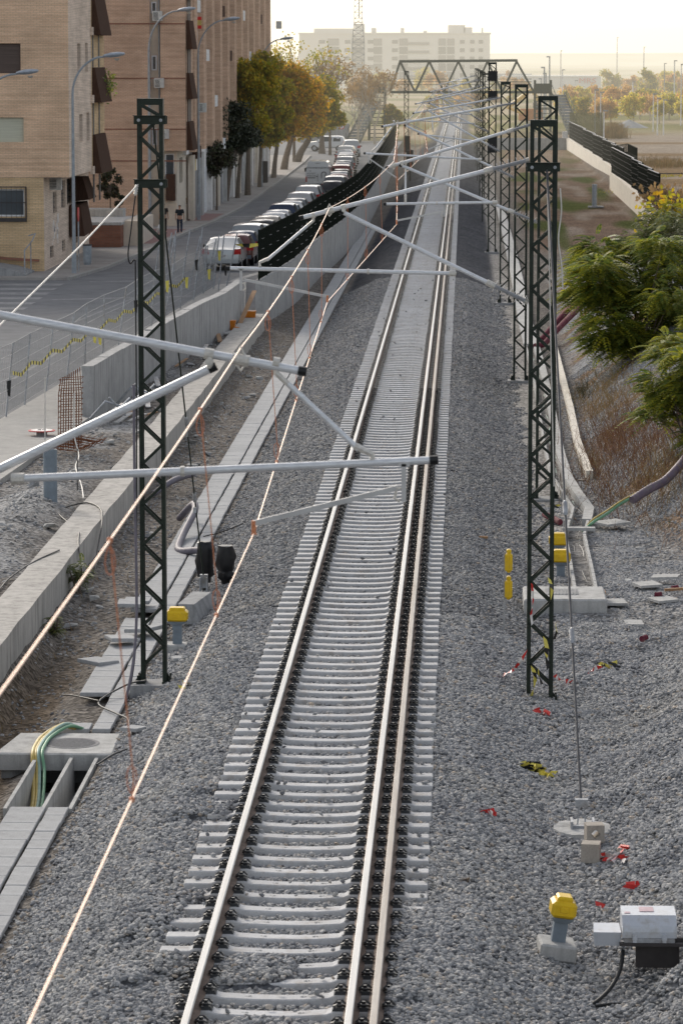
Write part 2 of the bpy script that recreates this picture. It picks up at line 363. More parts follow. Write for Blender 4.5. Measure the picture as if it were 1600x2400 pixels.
# stones: every instance its own grey
m_stone, nt, b = nm('ballast_stone')
oi = nt.nodes.new('ShaderNodeObjectInfo')
c0 = ramp(nt, oi.outputs['Random'], [(0, (.15,.156,.168)), (.3, (.25,.257,.27)), (.65, (.345,.35,.358)), (.92, (.47,.465,.455)), (1, (.42,.35,.28))])
n = noise(nt, coords(nt), 3.0, 4); f = ramp(nt, n, [(.3, (.8,.8,.8)), (.7, (1.12,1.12,1.12))]); c0 = mixc(nt, 1.0, c0, f, 'MULTIPLY')
gp = nt.nodes.new('ShaderNodeNewGeometry'); n = noise(nt, gp.outputs['Position'], .55, 5, .65); f = ramp(nt, n, [(.3, (.80,.80,.82)), (.5, (1,1,1)), (.72, (1.15,1.11,1.04))]); c0 = mixc(nt, 1.0, c0, f, 'MULTIPLY')
L(nt, c0, b.inputs['Base Color']); b.inputs['Roughness'].default_value = .85
# terrain: zone colours in an attribute, stone-scale speckle on top
def terrain_mat(name, cell=14.0, speck=.5):
    m, nt, b = nm(name); at = nt.nodes.new('ShaderNodeVertexColor'); at.layer_name = 'zone'
    v = coords(nt); vo = nt.nodes.new('ShaderNodeTexVoronoi'); vo.inputs['Scale'].default_value = cell; L(nt, v, vo.inputs['Vector'])
    bw = nt.nodes.new('ShaderNodeRGBToBW'); L(nt, vo.outputs['Color'], bw.inputs[0])
    f = ramp(nt, bw.outputs[0], [(.2, (1-speck,)*3), (.8, (1+speck*.55,)*3)])
    n1 = noise(nt, v, .35, 8, .75); f1 = ramp(nt, n1, [(.3, (.74,.74,.75)), (.7, (1.16,1.15,1.13))])
    n2 = noise(nt, v, 5, 5, .7); f2 = ramp(nt, n2, [(.3, (.80,)*3), (.7, (1.12,)*3)])
    cc = mixc(nt, 1.0, at.outputs[0], f, 'MULTIPLY'); cc = mixc(nt, 1.0, cc, f1, 'MULTIPLY'); cc = mixc(nt, 1.0, cc, f2, 'MULTIPLY')
    L(nt, cc, b.inputs['Base Color']); b.inputs['Roughness'].default_value = 1; b.inputs['Specular IOR Level'].default_value = .0
    bump(nt, b, vo.outputs['Distance'], .8, .05); return m
m_terrain = terrain_mat('ground_zones')
# ------------------------------------------------------------------ ground, one sheet to the horizon
xs = np.unique(np.round(np.concatenate([-np.geomspace(40, 4000, 22)[::-1], np.arange(-38, -16, 2.0), np.arange(-16, -8, .4), np.arange(-8, 6.6, .1), np.arange(6.6, 13, .4), np.arange(13, 40, 2.5), np.geomspace(42, 4000, 34)]), 3))
ys = np.unique(np.round(np.concatenate([np.arange(-30, 26, 4), np.arange(26, 92, .16), np.arange(92, 180, .5), np.arange(180, 400, 2.0), np.geomspace(402, 7000, 90)]), 3))
GX, GY = np.meshgrid(xs, ys); GZ = height(GX, GY)
nx, ny = len(xs), len(ys)
vv = np.stack([GX.ravel(), GY.ravel(), GZ.ravel()], 1)
idx = np.arange(nx*ny).reshape(ny, nx)
ff = np.stack([idx[:-1,:-1].ravel(), idx[:-1,1:].ravel(), idx[1:,1:].ravel(), idx[1:,:-1].ravel()], 1)
me = bpy.data.meshes.new('ground'); me.from_pydata(vv.tolist(), [], ff.tolist()); me.update()
me.polygons.foreach_set('use_smooth', [True]*len(me.polygons))
X, Y = vv[:,0], vv[:,1]
def lerp(a, b, t): return a*(1-t[:,None]) + np.array(b)[None,:]*t[:,None]
C = np.tile(np.array([.235,.218,.20]), (len(vv), 1))
C = lerp(C, (.19,.155,.12), sstep(-7.3,-7.2,X)*sstep(-6.2,-6.5,X)*sstep(64,54,Y))               # raw earth cut
C = lerp(C, (.34,.34,.34), sstep(.05,.25,vnoise(X,Y,2.2,4))*sstep(-7.9,-8.1,X)*sstep(130,100,Y))   # concrete spill
C = lerp(C, (.38,.385,.39), np.exp(-(((X+9.2)/1.0)**2+((Y-73)/8)**2)).clip(0,1))
bal = sstep(-5.05,-4.75,X)*sstep(1.9,1.2,X)
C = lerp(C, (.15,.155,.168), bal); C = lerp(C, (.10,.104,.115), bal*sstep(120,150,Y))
flat = sstep(1.1,1.7,X)*sstep(140,60,Y); C = lerp(C, (.30,.295,.29), flat)
toe = np.interp(Y, TOE_Y, TOE_X); emb = sstep(-.1,.5,X-toe)*sstep(175,150,Y)
C = lerp(C, (.31,.315,.325), emb); C = lerp(C, (.23,.165,.115), emb*sstep(.0,.22,vnoise(X,Y,1.3,12)+.4*vnoise(X,Y,.5,2)+.12*sstep(1.2,.2,X-toe))*sstep(62,74,Y))
C = lerp(C, (.14,.145,.155), sstep(70,50,Y)*emb*.8)
strip = sstep(1.15,1.45,X)*sstep(2.4,2.2,X)*sstep(66,74,Y)*sstep(300,250,Y); C = lerp(C, (.36,.35,.335), strip)
path = sstep(3.0,4.2,X)*sstep(172,185,Y)*sstep(11.5,11.2,X); C = lerp(C, (.20,.15,.118), path); C = lerp(C, (.34,.30,.26), path*sstep(.0,.3,vnoise(X,Y/7,1.1,51))*.6)
C = lerp(C, (.10,.115,.05), path*sstep(.02,.25,vnoise(X,Y/9,1.5,15)))
C = lerp(C, (.33,.25,.18), path*sstep(300,380,Y)*.6)
fld = sstep(11.4,11.7,X)*sstep(196,204,Y); C = lerp(C, (.40,.34,.28), fld); C = lerp(C, (.30,.22,.14), fld*sstep(.05,.2,vnoise(X,Y,9,20)))
far = sstep(395,470,Y); C = lerp(C, (.50,.42,.30), far); C = lerp(C, (.26,.25,.12), far*sstep(.0,.2,vnoise(X,Y,40,22)))
C = lerp(C, (.22,.22,.23), sstep(-4.4,-3.5,X)*sstep(1,.2,X)*sstep(395,470,Y)*sstep(900,700,Y))
C = C*(1+.12*vnoise(X,Y,.7,30))[:,None]
ca = me.color_attributes.new('zone', 'FLOAT_COLOR', 'POINT'); ca.data.foreach_set('color', np.concatenate([C, np.ones((len(vv),1))], 1).ravel())
me.materials.append(m_terrain)
ground = bpy.data.objects.new('ground', me); col.objects.link(ground); tag(ground, kind='structure')
# ------------------------------------------------------------------ ballast stones
src = bpy.data.collections.new('stone_shapes')
for i in range(9):
    bm = bmesh.new(); bmesh.ops.create_icosphere(bm, subdivisions=1, radius=1)
    r = random.Random(i); ax = (r.uniform(.8,1.25), r.uniform(.6,.95), r.uniform(.45,.7))
    for v in bm.verts:
        k = r.uniform(.72, 1.15); v.co = Vector((v.co.x*ax[0]*k, v.co.y*ax[1]*k, v.co.z*ax[2]*k))
    sm = bpy.data.meshes.new('stone'); bm.to_mesh(sm); bm.free(); sm.materials.append(m_stone)
    so = bpy.data.objects.new('stone', sm); src.objects.link(so)
m_stone_d = m_stone.copy(); m_stone_d.name = 'shaded_ballast_stone'  # same stone, the shade of its camera-facing sides darkened into the colour
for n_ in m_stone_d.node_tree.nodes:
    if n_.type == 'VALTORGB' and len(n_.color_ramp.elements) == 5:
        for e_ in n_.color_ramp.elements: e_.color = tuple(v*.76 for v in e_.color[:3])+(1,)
src2 = bpy.data.collections.new('stone_shapes_shaded')
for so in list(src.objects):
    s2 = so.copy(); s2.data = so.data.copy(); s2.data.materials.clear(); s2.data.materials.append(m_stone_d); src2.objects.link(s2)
def stones(name, P, smin, smax, label, seed=0, src=src):
    me = bpy.data.meshes.new(name); me.from_pydata(P.tolist(), [], [])
    o = bpy.data.objects.new(name, me); col.objects.link(o)
    g = bpy.data.node_groups.new(name, 'GeometryNodeTree')
    g.interface.new_socket('Geometry', in_out='INPUT', socket_type='NodeSocketGeometry'); g.interface.new_socket('Geometry', in_out='OUTPUT', socket_type='NodeSocketGeometry')
    a = g.nodes.new('NodeGroupInput'); z = g.nodes.new('NodeGroupOutput'); ip = g.nodes.new('GeometryNodeInstanceOnPoints'); ci = g.nodes.new('GeometryNodeCollectionInfo')
    ci.inputs['Collection'].default_value = src; ci.inputs['Separate Children'].default_value = True; ci.inputs['Reset Children'].default_value = True
    rr = g.nodes.new('FunctionNodeRandomValue'); rr.data_type = 'FLOAT_VECTOR'; rr.inputs[0].default_value = (-.7,-.7,0); rr.inputs[1].default_value = (.7,.7,6.28); rr.inputs['Seed'].default_value = seed
    rs = g.nodes.new('FunctionNodeRandomValue'); rs.data_type = 'FLOAT'; rs.inputs[2].default_value = smin; rs.inputs[3].default_value = smax; rs.inputs['Seed'].default_value = seed+1
    g.links.new(a.outputs[0], ip.inputs['Points']); g.links.new(ci.outputs[0], ip.inputs['Instance']); ip.inputs['Pick Instance'].default_value = True
    g.links.new(rr.outputs[0], ip.inputs['Rotation']); g.links.new(rs.outputs[1], ip.inputs['Scale']); g.links.new(ip.outputs[0], z.inputs[0])
    md = o.modifiers.new('scatter', 'NODES'); md.node_group = g
    return tag(o, label, 'gravel', kind='stuff')
SL0 = 30.6; SLP = .6
def scatter(n, x0, x1, y0, y1, rule):
    x = rng.uniform(x0, x1, n); y = rng.uniform(y0, y1, n); k = rule(x, y); x = x[k]; y = y[k]
    return x, y
def ballast_rule(x, y):
    inx = np.abs(x-XC) < 1.36; ph = np.abs(((y-SL0+SLP/2) % SLP) - SLP/2)
    on = inx & (ph < .15); buried = (height(x, y) > -.225)
    rail = (np.abs(x+2.552) < .10) | (np.abs(x+1.042) < .10) | (np.abs(x+.807) < .10)
    return (~on | buried | (rng.random(len(x)) < np.where(y < 50, .014, .002))) & ~(rail) & ~(((x-1.51)/.36)**2+((y-43.6)/.46)**2 < 1) & (rng.random(len(x)) < sstep(-5.15, -4.7, x)*.96 + .04*(x > -5.2))
x1, y1 = scatter(225000, -5.2, 4.7, 30.5, 58, ballast_rule)
def soft_rule(x, y): return ballast_rule(x, y) & (rng.random(len(x)) < sstep(1.75, 1.05, x+.35*vnoise(x, y, .8, 61)+.15*vnoise(x, y, .25, 62)))
x2, y2 = scatter(155000, -5.2, 1.8, 58, 98, soft_rule)
def lift(x, y):
    z = height(x, y); ph = np.abs(((y-SL0+SLP/2) % SLP) - SLP/2); on = (np.abs(x-XC) < 1.36) & (ph < .12) & (z < -.225)
    return np.where(on, -.185, z + rng.uniform(-.012, .022, len(x)))
stones('ballast_gravel', np.stack([x1, y1, lift(x1, y1)], 1), .022, .047, 'loose grey crushed stone ballast round the sleepers near the camera', 1)
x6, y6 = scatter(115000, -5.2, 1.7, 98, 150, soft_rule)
stones('ballast_gravel', np.stack([x6, y6, lift(x6, y6)], 1), .032, .056, 'grey stone ballast with painted-in shading in the middle distance along the track', 17, src2)
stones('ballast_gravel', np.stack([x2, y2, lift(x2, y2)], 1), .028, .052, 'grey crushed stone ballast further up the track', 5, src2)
def emb_rule(x, y):
    dens = np.where(vnoise(x, y, 1.3, 12)+.4*vnoise(x, y, .5, 2) > .0, .14, 1.0)
    return (rng.random(len(x)) < dens) & ~((x > 1.0) & (x < 2.6) & (y > 60.6) & (y < 62.6)) & ~((x > 1.95) & (x < 2.45) & (y > 62) & (y < 73))
x3, y3 = scatter(75000, 1.6, 6.4, 58, 76, emb_rule); x4, y4 = scatter(70000, 2.6, 7.0, 76, 108, emb_rule)
x3 = np.concatenate([x3, x4]); y3 = np.concatenate([y3, y4])
stones('slope_gravel', np.stack([x3, y3, height(x3, y3)], 1), .018, .048, 'pale loose gravel covering the right-hand slope', 9)
def dirt_rule(x, y): return (rng.random(len(x)) < .5+vnoise(x, y, .8, 3)) & ~((x > -6.0) & (x < -5.12)) & ~((x > -7.97) & (x < -7.28)) & ~((x > -7.0) & (x < -4.9) & (y < 51.4) & (y > 45))
x5, y5 = scatter(26000, -10.5, -4.8, 44, 125, dirt_rule)
stones('dirt_rubble', np.stack([x5, y5, height(x5, y5)], 1), .008, .05, 'loose rubble and small stones on the bare earth left of the track', 13)
# ------------------------------------------------------------------ rails
def rail_poly(c): return [(c-.075,-.172),(c+.075,-.172),(c+.075,-.160),(c+.012,-.14),(c+.010,-.05),(c+.036,-.036),(c+.036,-.008),(c+.028,0),(c-.028,0),(c-.036,-.008),(c-.036,-.036),(c-.010,-.05),(c-.012,-.14),(c-.075,-.160)]
for c, mt, lab in ((-2.552, m_rail_top, 'shiny worn left-hand steel rail'), (-1.042, m_rail_top, 'shiny worn middle steel rail, inner one of the close pair'), (-.807, m_rail_new, 'dull buff outer steel rail, right one of the close pair')):
    m = MB().prism(rail_poly(c), 18, 640)
    o = m.build('rail', m_rail_side); o.data.materials.append(mt)
    for p in o.data.polygons:
        if p.center.z > (.172-.045) and abs(p.normal.y) < .5 and (p.normal.z > .2 or p.center.z > .172-.03) : p.material_index = 1
    tag(o, lab, 'rail', 'rails of the mixed gauge track')
# ------------------------------------------------------------------ sleepers
ST = [(-1.35,-.215,.10),(-1.34,-.205,.112),(-1.05,-.205,.112),(-.99,-.180,.112),(-.68,-.180,.112),(-.60,-.207,.108),(-.3,-.222,.100),(0,-.226,.098),(.2,-.222,.100),(.44,-.205,.108),(.50,-.180,.112),(1.09,-.180,.112),(1.15,-.205,.112),(1.34,-.205,.112),(1.35,-.215,.10)]
def sleeper_mb():
    m = MB(); n = len(ST)
    for x, z, w in ST:
        m.v += [(x, -w-.035, -.42), (x, -w, z-.012), (x, -w+.012, z), (x, w-.012, z), (x, w, z-.012), (x, w+.035, -.42)]
    for i in range(n-1):
        for j in range(5): m.f.append((i*6+j, i*6+j+1, i*6+j+7, i*6+j+6))
    m.f.append(tuple(range(6))[::-1]); m.f.append(tuple((n-1)*6+j for j in range(6))); return m
def clip_mb(wide=.085):
    m = MB(); w = wide*.80
    m.hull([(-w,-.085,-.182),(w,-.085,-.182),(w,.085,-.182),(-w,.085,-.182),(-w*.7,-.07,-.145),(w*.7,-.07,-.145),(w*.7,.07,-.145),(-w*.7,.07,-.145)])
    for s in (-1, 1):
        m.tube([(-w*.8, s*.03, -.140), (-w*.3, s*.085, -.118), (w*.4, s*.088, -.116), (w*.85, s*.045, -.136)], .012, 5)
    m.tube([(0,0,-.15),(0,0,-.098)], .020, 6); m.tube([(0,0,-.138),(0,0,-.124)], .034, 8)
    return m
CLIPX = [-.83-.115, -.83+.115, .68-.118, .797, .915+.118]
sl_proto = sleeper_mb().build('sleeper', m_sleeper); sl_proto.location = (0,0,0)
sl_proto.data.transform(Matrix.Translation(Vector((0,0,-.42)))); ORG[sl_proto.name] = Vector((0,0,0))
clip_me = clip_mb().build('rail_clip', m_clip, sl_proto); clip_data = clip_me.data; bpy.data.objects.remove(clip_me)
fast = MB()
for c in CLIPX: fast.box(c-.07, c+.07, -.08, .08, -.182, -.135)
cdm = MB().hull([(-.08,-.085,-.182),(.08,-.085,-.182),(.08,.085,-.182),(-.08,.085,-.182),(-.035,-.05,-.13),(.035,-.05,-.13),(.035,.05,-.13),(-.035,.05,-.13)]).build('rail_clip', m_clip, sl_proto); cdata = cdm.data; bpy.data.objects.remove(cdm)
fo = fast.build('rail_fastenings', m_clip, sl_proto); fdata = fo.data; bpy.data.objects.remove(fo)
ink = MB()
sdata = sl_proto.data
_t = text('CRC', .055, (0,0,0), ((1,0,0),(0,1,0),(0,0,1)), m_stamp, sl_proto, 'stamped_mark', .0015); stamp_data = _t.data; bpy.data.objects.remove(_t)
label_near = 'pale grey concrete sleeper with black rail clips, one of the row across the track'
for i in range(300):
    s = sl_proto if i == 0 else sl_proto.copy()
    if i: col.objects.link(s)
    y = SL0 + i*SLP; s.location = (XC + random.uniform(-.012,.012), y + random.uniform(-.008,.008), 0); s.rotation_euler.z = random.uniform(-.003,.003)
    tag(s, label_near, 'railway sleeper', 'concrete sleepers under the track')
    if i < 18:
        for sx_ in (-.36, .22):
            q = bpy.data.objects.new('stamped_mark', stamp_data); col.objects.link(q); q.parent = s; q.location = (sx_, -.005, -.2195)
    if i < 112:
        for c in CLIPX:
            q = bpy.data.objects.new('rail_clip', clip_data); col.objects.link(q); q.parent = s; q.location = (c, 0, 0)
    else:
        for c in CLIPX:
            q = bpy.data.objects.new('rail_clip', cdata); col.objects.link(q); q.parent = s; q.location = (c, 0, 0)
m = MB(); base = sleeper_mb(); f2 = MB()
for i in range(300, 830):
    y = SL0 + i*SLP; m.merge(base, (XC, y, 0)); f2.merge(fast, (XC, y, 0))
o = m.build('sleeper', m_sleeper, fix=False); tag(o, 'continuous far run of concrete sleepers fading toward the footbridge', 'railway sleepers', kind='stuff')
q = f2.build('rail_fastenings', m_clip, o, fix=False)
# ------------------------------------------------------------------ lattice masts
def mast(x, y, zb, zt, label, w=.40, plates=(), bay=.315, foot=True, flip=1, group='dark green lattice masts along the track', lod=0):
    r = empty('lattice_mast', (x, y, zb), label, 'lattice mast', group)
    cw, d = .062, .20
    for s in (-1, 1):
        m = MB()
        xx = x + s*(w/2-cw/2)
        m.box(xx-cw/2, xx+cw/2, y-d/2, y-d/2+.012, zb, zt); m.box(xx-cw/2, xx+cw/2, y+d/2-.012, y+d/2, zb, zt)
        m.box(xx+s*(cw/2-.012), xx+s*cw/2, y-d/2+.012, y+d/2-.012, zb, zt)
        m.build('chord', m_green, r)
    for f, yy in ((0, y-d/2-.008), (1, y+d/2+.008)):
        m = MB(); z = zb+.28; s = flip
        if f: s = flip
        while z < zt-.12:
            z2 = min(z+bay, zt-.06)
            m.bar((x-s*(w/2-cw*.6), yy, z), (x+s*(w/2-cw*.6), yy, z2), .042, .014); z = z2; s = -s
        m.build('lacing', m_green, r)
    m = MB(); m.box(x-w/2, x+w/2, y-d/2-.002, y+d/2+.002, zt, zt+.03); m.box(x-w/2+.02, x+w/2-.02, y-d/2-.012, y-d/2-.002, zt-.07, zt); m.build('top_plate', m_green, r)
    for pz, nb in plates:
        m = MB(); m.box(x-w/2-.045, x+w/2+.045, y-d/2-.045, y-d/2-.015, pz-.062, pz+.062); m.box(x-w/2-.055, x+w/2+.055, y-d/2-.09, y-d/2-.015, pz+.062, pz+.074)
        m.box(x-w/2-.045, x+w/2+.045, y+d/2+.02, y+d/2+.05, pz-.06, pz+.06)
        c = m.build('clamp_plate', m_green, r)
        b = MB()
        for s in ((-1, 1) if nb == 2 else (1,)): b.lathe((x+s*(w/2-.03), y-d/2-.05, pz), [(.026, .004), (.026, -.010), (.012, -.012), (.012, -.03)], 8, 'y')
        b.build('bolt', m_steel, c)
    if foot:
        m = MB(); m.box(x-w/2-.16, x+w/2+.16, y-.3, y+.3, zb-.35, zb+.0); m.build('foundation', m_conc, r)
        m = MB()
        for s in (-1, 1):
            m.box(x+s*w/2-.07, x+s*w/2+.07, y-d/2-.05, y+d/2+.05, zb+.0, zb+.03); m.hull([(x+s*(w/2), y-.02, zb+.03), (x+s*(w/2+.1), y-.02, zb+.03), (x+s*w/2, y-.02, zb+.16), (x+s*w/2, y+.02, zb+.16), (x+s*(w/2+.1), y+.02, zb+.03), (x+s*w/2, y+.02, zb+.03)])
            for t in (-1, 1): m.tube([(x+s*(w/2+.045), y+t*.12, zb+.03), (x+s*(w/2+.045), y+t*.12, zb+.13)], .016, 6)
        m.build('base_plate', m_green, r)
    return r
mastL = mast(-4.80, 54.4, -.80, 8.23, 'tall dark green lattice mast on the left side, between the cable trough and the track', plates=((7.93, 2), (6.96, 1)))
mast1 = mast(1.17, 53.0, -.82, 7.93, 'nearest lattice mast on the right side, barrier tape tied round its foot', plates=((7.26, 2),), flip=-1)
mast2 = mast(1.80, 77.4, -.70, 8.05, 'second right-hand lattice mast, standing behind the nearest one by the winding trough', w=.43, flip=-1)
mast3 = mast(1.68, 106.2, -.68, 8.12, 'third right-hand lattice mast with its concrete footing showing', flip=-1)
mast4 = mast(1.60, 140.5, -.66, 8.0, 'fourth right-hand lattice mast, slim beside the gravel shoulder', flip=-1)
mast5 = mast(1.38, 178.2, -.66, 8.75, 'fifth right-hand lattice mast, taller and carrying dark boxes', flip=-1, plates=((8.0, 2),))
m = MB()
for z0, h in ((7.85, .5), (6.95, .42), (4.3, .9)): m.box(1.38-.24, 1.38+.24, 178.2-.32, 178.2-.14, z0, z0+h)
m.build('equipment_box', m_black, mast5)
FM = [(1.25, 212, 'sixth'), (1.22, 248, 'seventh'), (1.20, 285, 'eighth'), (1.20, 325, 'ninth'), (1.20, 370, 'tenth')]
for x, y, n in FM: mast(x, y, -.66, 8.1, f'{n} right-hand lattice mast counted from the camera, thin in the haze', flip=-1, foot=False)
mast0 = mast(-4.75, 26.8, -.9, 8.2, 'lattice mast carrying the nearest pull-off arms, left of the track')
mast(-4.9, 300, -.7, 8.0, 'lone thin lattice mast left of the far track', foot=False)
# ------------------------------------------------------------------ cantilevers
def ring(m, p, t, r=.045, l=.05):
    p = Vector(p); t = Vector(t).normalized(); m.tube([p-t*l/2, p+t*l/2], r, 10)
def insulator(p, t, length, parent, sheds=9, r0=.030, r1=.085):
    p = Vector(p); t = Vector(t).normalized(); m = MB(); n = sheds
    m.tube([p, p+t*length], r0, 8)
    for i in range(n):
        q = p + t*(length*(.06+.88*i/(n-1))); m.tube([q-t*.004, q+t*.004], r1 if i % 2 == 0 else r1*.75, 12)
    return smooth_angle(m.build('insulator', m_insul, parent))
def arm(name, a, b, r, mat, parent, k=12):
    return smooth_angle(MB().tube([a, b], r, k).build(name, mat, parent), 50)
def cantilever(y, T, D, S, B, BR, RA, mx, lab, wall, caps, ins=.55):
    """T top tube (wall end, free end); D diagonal; S steady tube; B brace; BR drop bracket (x,z0,z1); RA registration arm"""
    root = empty('cantilever', (wall, y, T[0][1]), lab, 'overhead line cantilever', 'cantilevers holding the overhead wires')
    P = lambda q, o=0: Vector((q[0], y+o, q[1]))
    R = .033
    for nm_, (a, b) in (('top_tube', T), ('diagonal_tube', D)):
        A = P(a); Bv = P(b); t = (Bv-A).normalized()
        if ins: insulator(A, t, ins, root); A2 = A + t*ins; f = MB(); ring(f, A2+t*.04, t, .048, .14); ring(f, A+t*.0, t, .04, .06); f.build('socket', m_alu2, root)
        else: A2 = A
        o = arm(nm_, A2, Bv, R, m_alu, root)
        if caps.get(nm_, 1): MB().tube([Bv-t*.005, Bv+t*.06], R+.004, 12).build('end_cap', m_black, root)
    a, b = S; A = P(a, -.06); Bv = P(b, -.06); t = (Bv-A).normalized()
    arm('steady_tube', A, Bv, R*.92, m_alu, root)
    MB().tube([Bv-t*.005, Bv+t*.06], R+.003, 12).build('end_cap', m_black, root)
    f = MB(); ring(f, A+t*.04, t, .045, .10); ring(f, A+t*1.3, t, .042, .03); f.tube([A, P(a, 0)], .02, 6); f.build('clamp', m_alu2, root)
    a, b = B; A = P(a, .0); Bv = P(b, -.06); t = (Bv-A).normalized()
    arm('brace_tube', A+t*.12, Bv-t*.14, .022, m_alu, root)
    f = MB(); f.tube([A+Vector((0,0,.07)), A, A+t*.16], .022, 8); f.tube([Bv-t*.18, Bv+Vector((0,0,.06))*1, Bv], [.028,.024,.022], 8); ring(f, A+Vector((0,0,.08)), P(T[1])-P(T[0]), .043, .05); f.build('clamp', m_alu2, root)
    # hook carrying the free end of the diagonal, messenger saddle
    q = P(D[1]); tt = P(T[1])-P(T[0]); k = (q.x-T[0][0])/(T[1][0]-T[0][0]); zt = T[0][1]+(T[1][1]-T[0][1])*k
    f = MB(); ring(f, (q.x, y, zt), tt, .044, .07); f.tube([(q.x, y-.02, zt-.03), (q.x+.015, y-.03, (zt+q.z)/2), (q.x, y-.01, q.z)], .024, 8); f.lathe((q.x, y-.04, (zt+q.z)/2), [(.03, -.012), (.03, .012)], 10, 'y'); f.build('hook_clamp', m_alu2, root)
    k = (mx-T[0][0])/(T[1][0]-T[0][0]); zt = T[0][1]+(T[1][1]-T[0][1])*k
    f = MB(); ring(f, (mx, y, zt), tt, .045, .13); f.tube([(mx-.03, y, zt+.03), (mx, y, zt+.10), (mx+.03, y, zt+.03)], .011, 6); f.tube([(mx-.03, y, zt-.04), (mx, y, zt-.085), (mx+.03, y, zt-.04)], .011, 6); f.build('messenger_saddle', m_alu2, root)
    # drop bracket and registration arm
    x, z0, z1 = BR
    m = MB().box(x-.018, x+.018, y-.10, y-.06, z1, z0); m.box(x-.045, x+.045, y-.10, y-.05, z0-.02, z0+.015); o = m.build('drop_bracket', m_regarm, root)
    f = MB(); s = 1 if RA[1][0] > RA[0][0] else -1
    f.tube([(x, y-.08, z1+.10), (x+s*.05, y-.09, z1+.11), (x+s*.07, y-.09, z1+.03), (x+s*.03, y-.08, z1+.0)], .011, 6); f.build('hinge', m_alu2, root)
    a, b = RA; m = MB().bar((a[0], y-.085, a[1]), (b[0], y-.085, b[1]), .040, .024, (0,1,0)); m.build('registration_arm', m_regarm, root)
    f = MB().tube([(b[0], y-.085, b[1]+.02), (b[0]-s*0, y-.085, b[1]-.07)], .018, 8); f.hull([(b[0]-.022, y-.11, b[1]-.085), (b[0]+.022, y-.11, b[1]-.085), (b[0]+.022, y-.06, b[1]-.085), (b[0]-.022, y-.06, b[1]-.085), (b[0], y-.085, b[1]-.04)]); f.build('wire_clip', m_copper2, root)
    return root
ZC = 5.25
c1 = cantilever(26.8, ((-4.56,7.10),(-1.25,6.49)), ((-4.56,5.24),(-1.93,6.50)), ((-3.43,5.66),(-.25,5.815)), ((-1.42,6.47),(-.69,5.80)), (-.45,5.79,5.50), ((-.50,5.605),(-1.59,5.33)), -1.69,
    'nearest cantilever, reaching in from the left edge over the track', -4.56, {})
c2 = cantilever(53.0, ((.93,7.36),(-2.40,6.51)), ((.93,5.26),(-1.80,6.58)), ((-.13,5.68),(-3.50,5.75)), ((-2.25,6.46),(-3.05,5.78)), (-3.33,5.74,5.42), ((-3.28,5.58),(-2.04,5.33)), -2.01,
    'cantilever on the nearest right-hand mast, its steady tube passing the silver car', .93, {})
c3 = cantilever(77.4, ((1.56,7.50),(-1.66,6.54)), ((1.56,5.36),(-1.36,6.57)), ((.70,5.78),(-1.70,5.74)), ((-1.28,6.56),(-1.28,5.76)), (-.43,5.74,5.47), ((-.48,5.57),(-1.47,5.38)), -1.54,
    'cantilever on the second right-hand mast, drooping just past the crossing of tubes', 1.56, {})
CY = [(106.2, 1.46), (140.5, 1.38), (178.2, 1.16), (212, 1.03), (248, 1.0), (285, .98), (325, .98), (370, .98)]
names = ['third', 'fourth', 'fifth', 'sixth', 'seventh', 'eighth', 'ninth', 'tenth']
MSG = [(-20, -1.7, 6.66), (0, -1.72, 6.56), (26.8, -1.69, 6.66), (53.0, -2.01, 6.65), (77.4, -1.54, 6.66)]
CON = [(-20, -1.8, ZC), (0, -1.63, ZC), (26.72, -1.59, ZC), (52.92, -2.04, ZC), (77.3, -1.47, ZC+.05)]
for i, ((y, wx), n) in enumerate(zip(CY, names)):
    lift_ = .30 if i < 2 else .12; a = i % 2 == 0
    if a:
        T = ((wx,7.5+lift_*.3),(-2.43,6.60+lift_)); Dg = ((wx,5.3+lift_*.3),(-1.75,6.62+lift_)); S = ((.5,5.62+lift_),(-2.95,5.80+lift_)); B = ((-2.1,6.66+lift_),(-2.75,5.82+lift_)); BR = (-2.85,5.78+lift_,5.5+lift_); RA = ((-2.8,5.62+lift_),(-2.0,5.36)); mx = -2.0; rx = -2.0
    else:
        T = ((wx,7.4),(-2.0,6.50+lift_)); Dg = ((wx,5.3),(-1.45,6.60+lift_)); S = ((.45,5.7),(-1.8,5.68+lift_)); B = ((-1.3,6.6+lift_),(-1.25,5.75+lift_)); BR = (-.43,5.72+lift_*.6,5.48+lift_*.6); RA = ((-.48,5.57+lift_*.6),(-1.47,5.36)); mx = -1.6; rx = -1.47
    cantilever(y, T, Dg, S, B, BR, RA, mx, f'cantilever on the {n} right-hand mast counted from the camera', wx, {})
    MSG.append((y, mx, 6.66+lift_)); CON.append((y, rx, ZC+.04))
def wire_curve(P, sag, n=10):
    out = []
    for (ya, xa, za), (yb, xb, zb) in zip(P[:-1], P[1:]):
        L_ = yb-ya
        for i in range(n):
            t = i/n; out.append((xa+(xb-xa)*t, ya+L_*t, za+(zb-za)*t - sag*(L_/26)**2*4*t*(1-t)))
    out.append((P[-1][1], P[-1][0], P[-1][2])); return out
def wire_at(W, y):
    for a, b in zip(W[:-1], W[1:]):
        if a[1] <= y <= b[1]:
            t = (y-a[1])/(b[1]-a[1]); return tuple(a[k]+(b[k]-a[k])*t for k in range(3))
MW = wire_curve(MSG, .10); CW = wire_curve(CON, .0, 4)
o = smooth_angle(MB().tube(MW, .0055, 8).build('messenger_wire', m_copper, fix=True), 60); tag(o, 'upper pale copper messenger wire running the length of the track', 'overhead wire')
o = smooth_angle(MB().tube(CW, .0057, 8).build('contact_wire', m_copper), 60); tag(o, 'lower pale copper contact wire hung from the droppers', 'overhead wire')
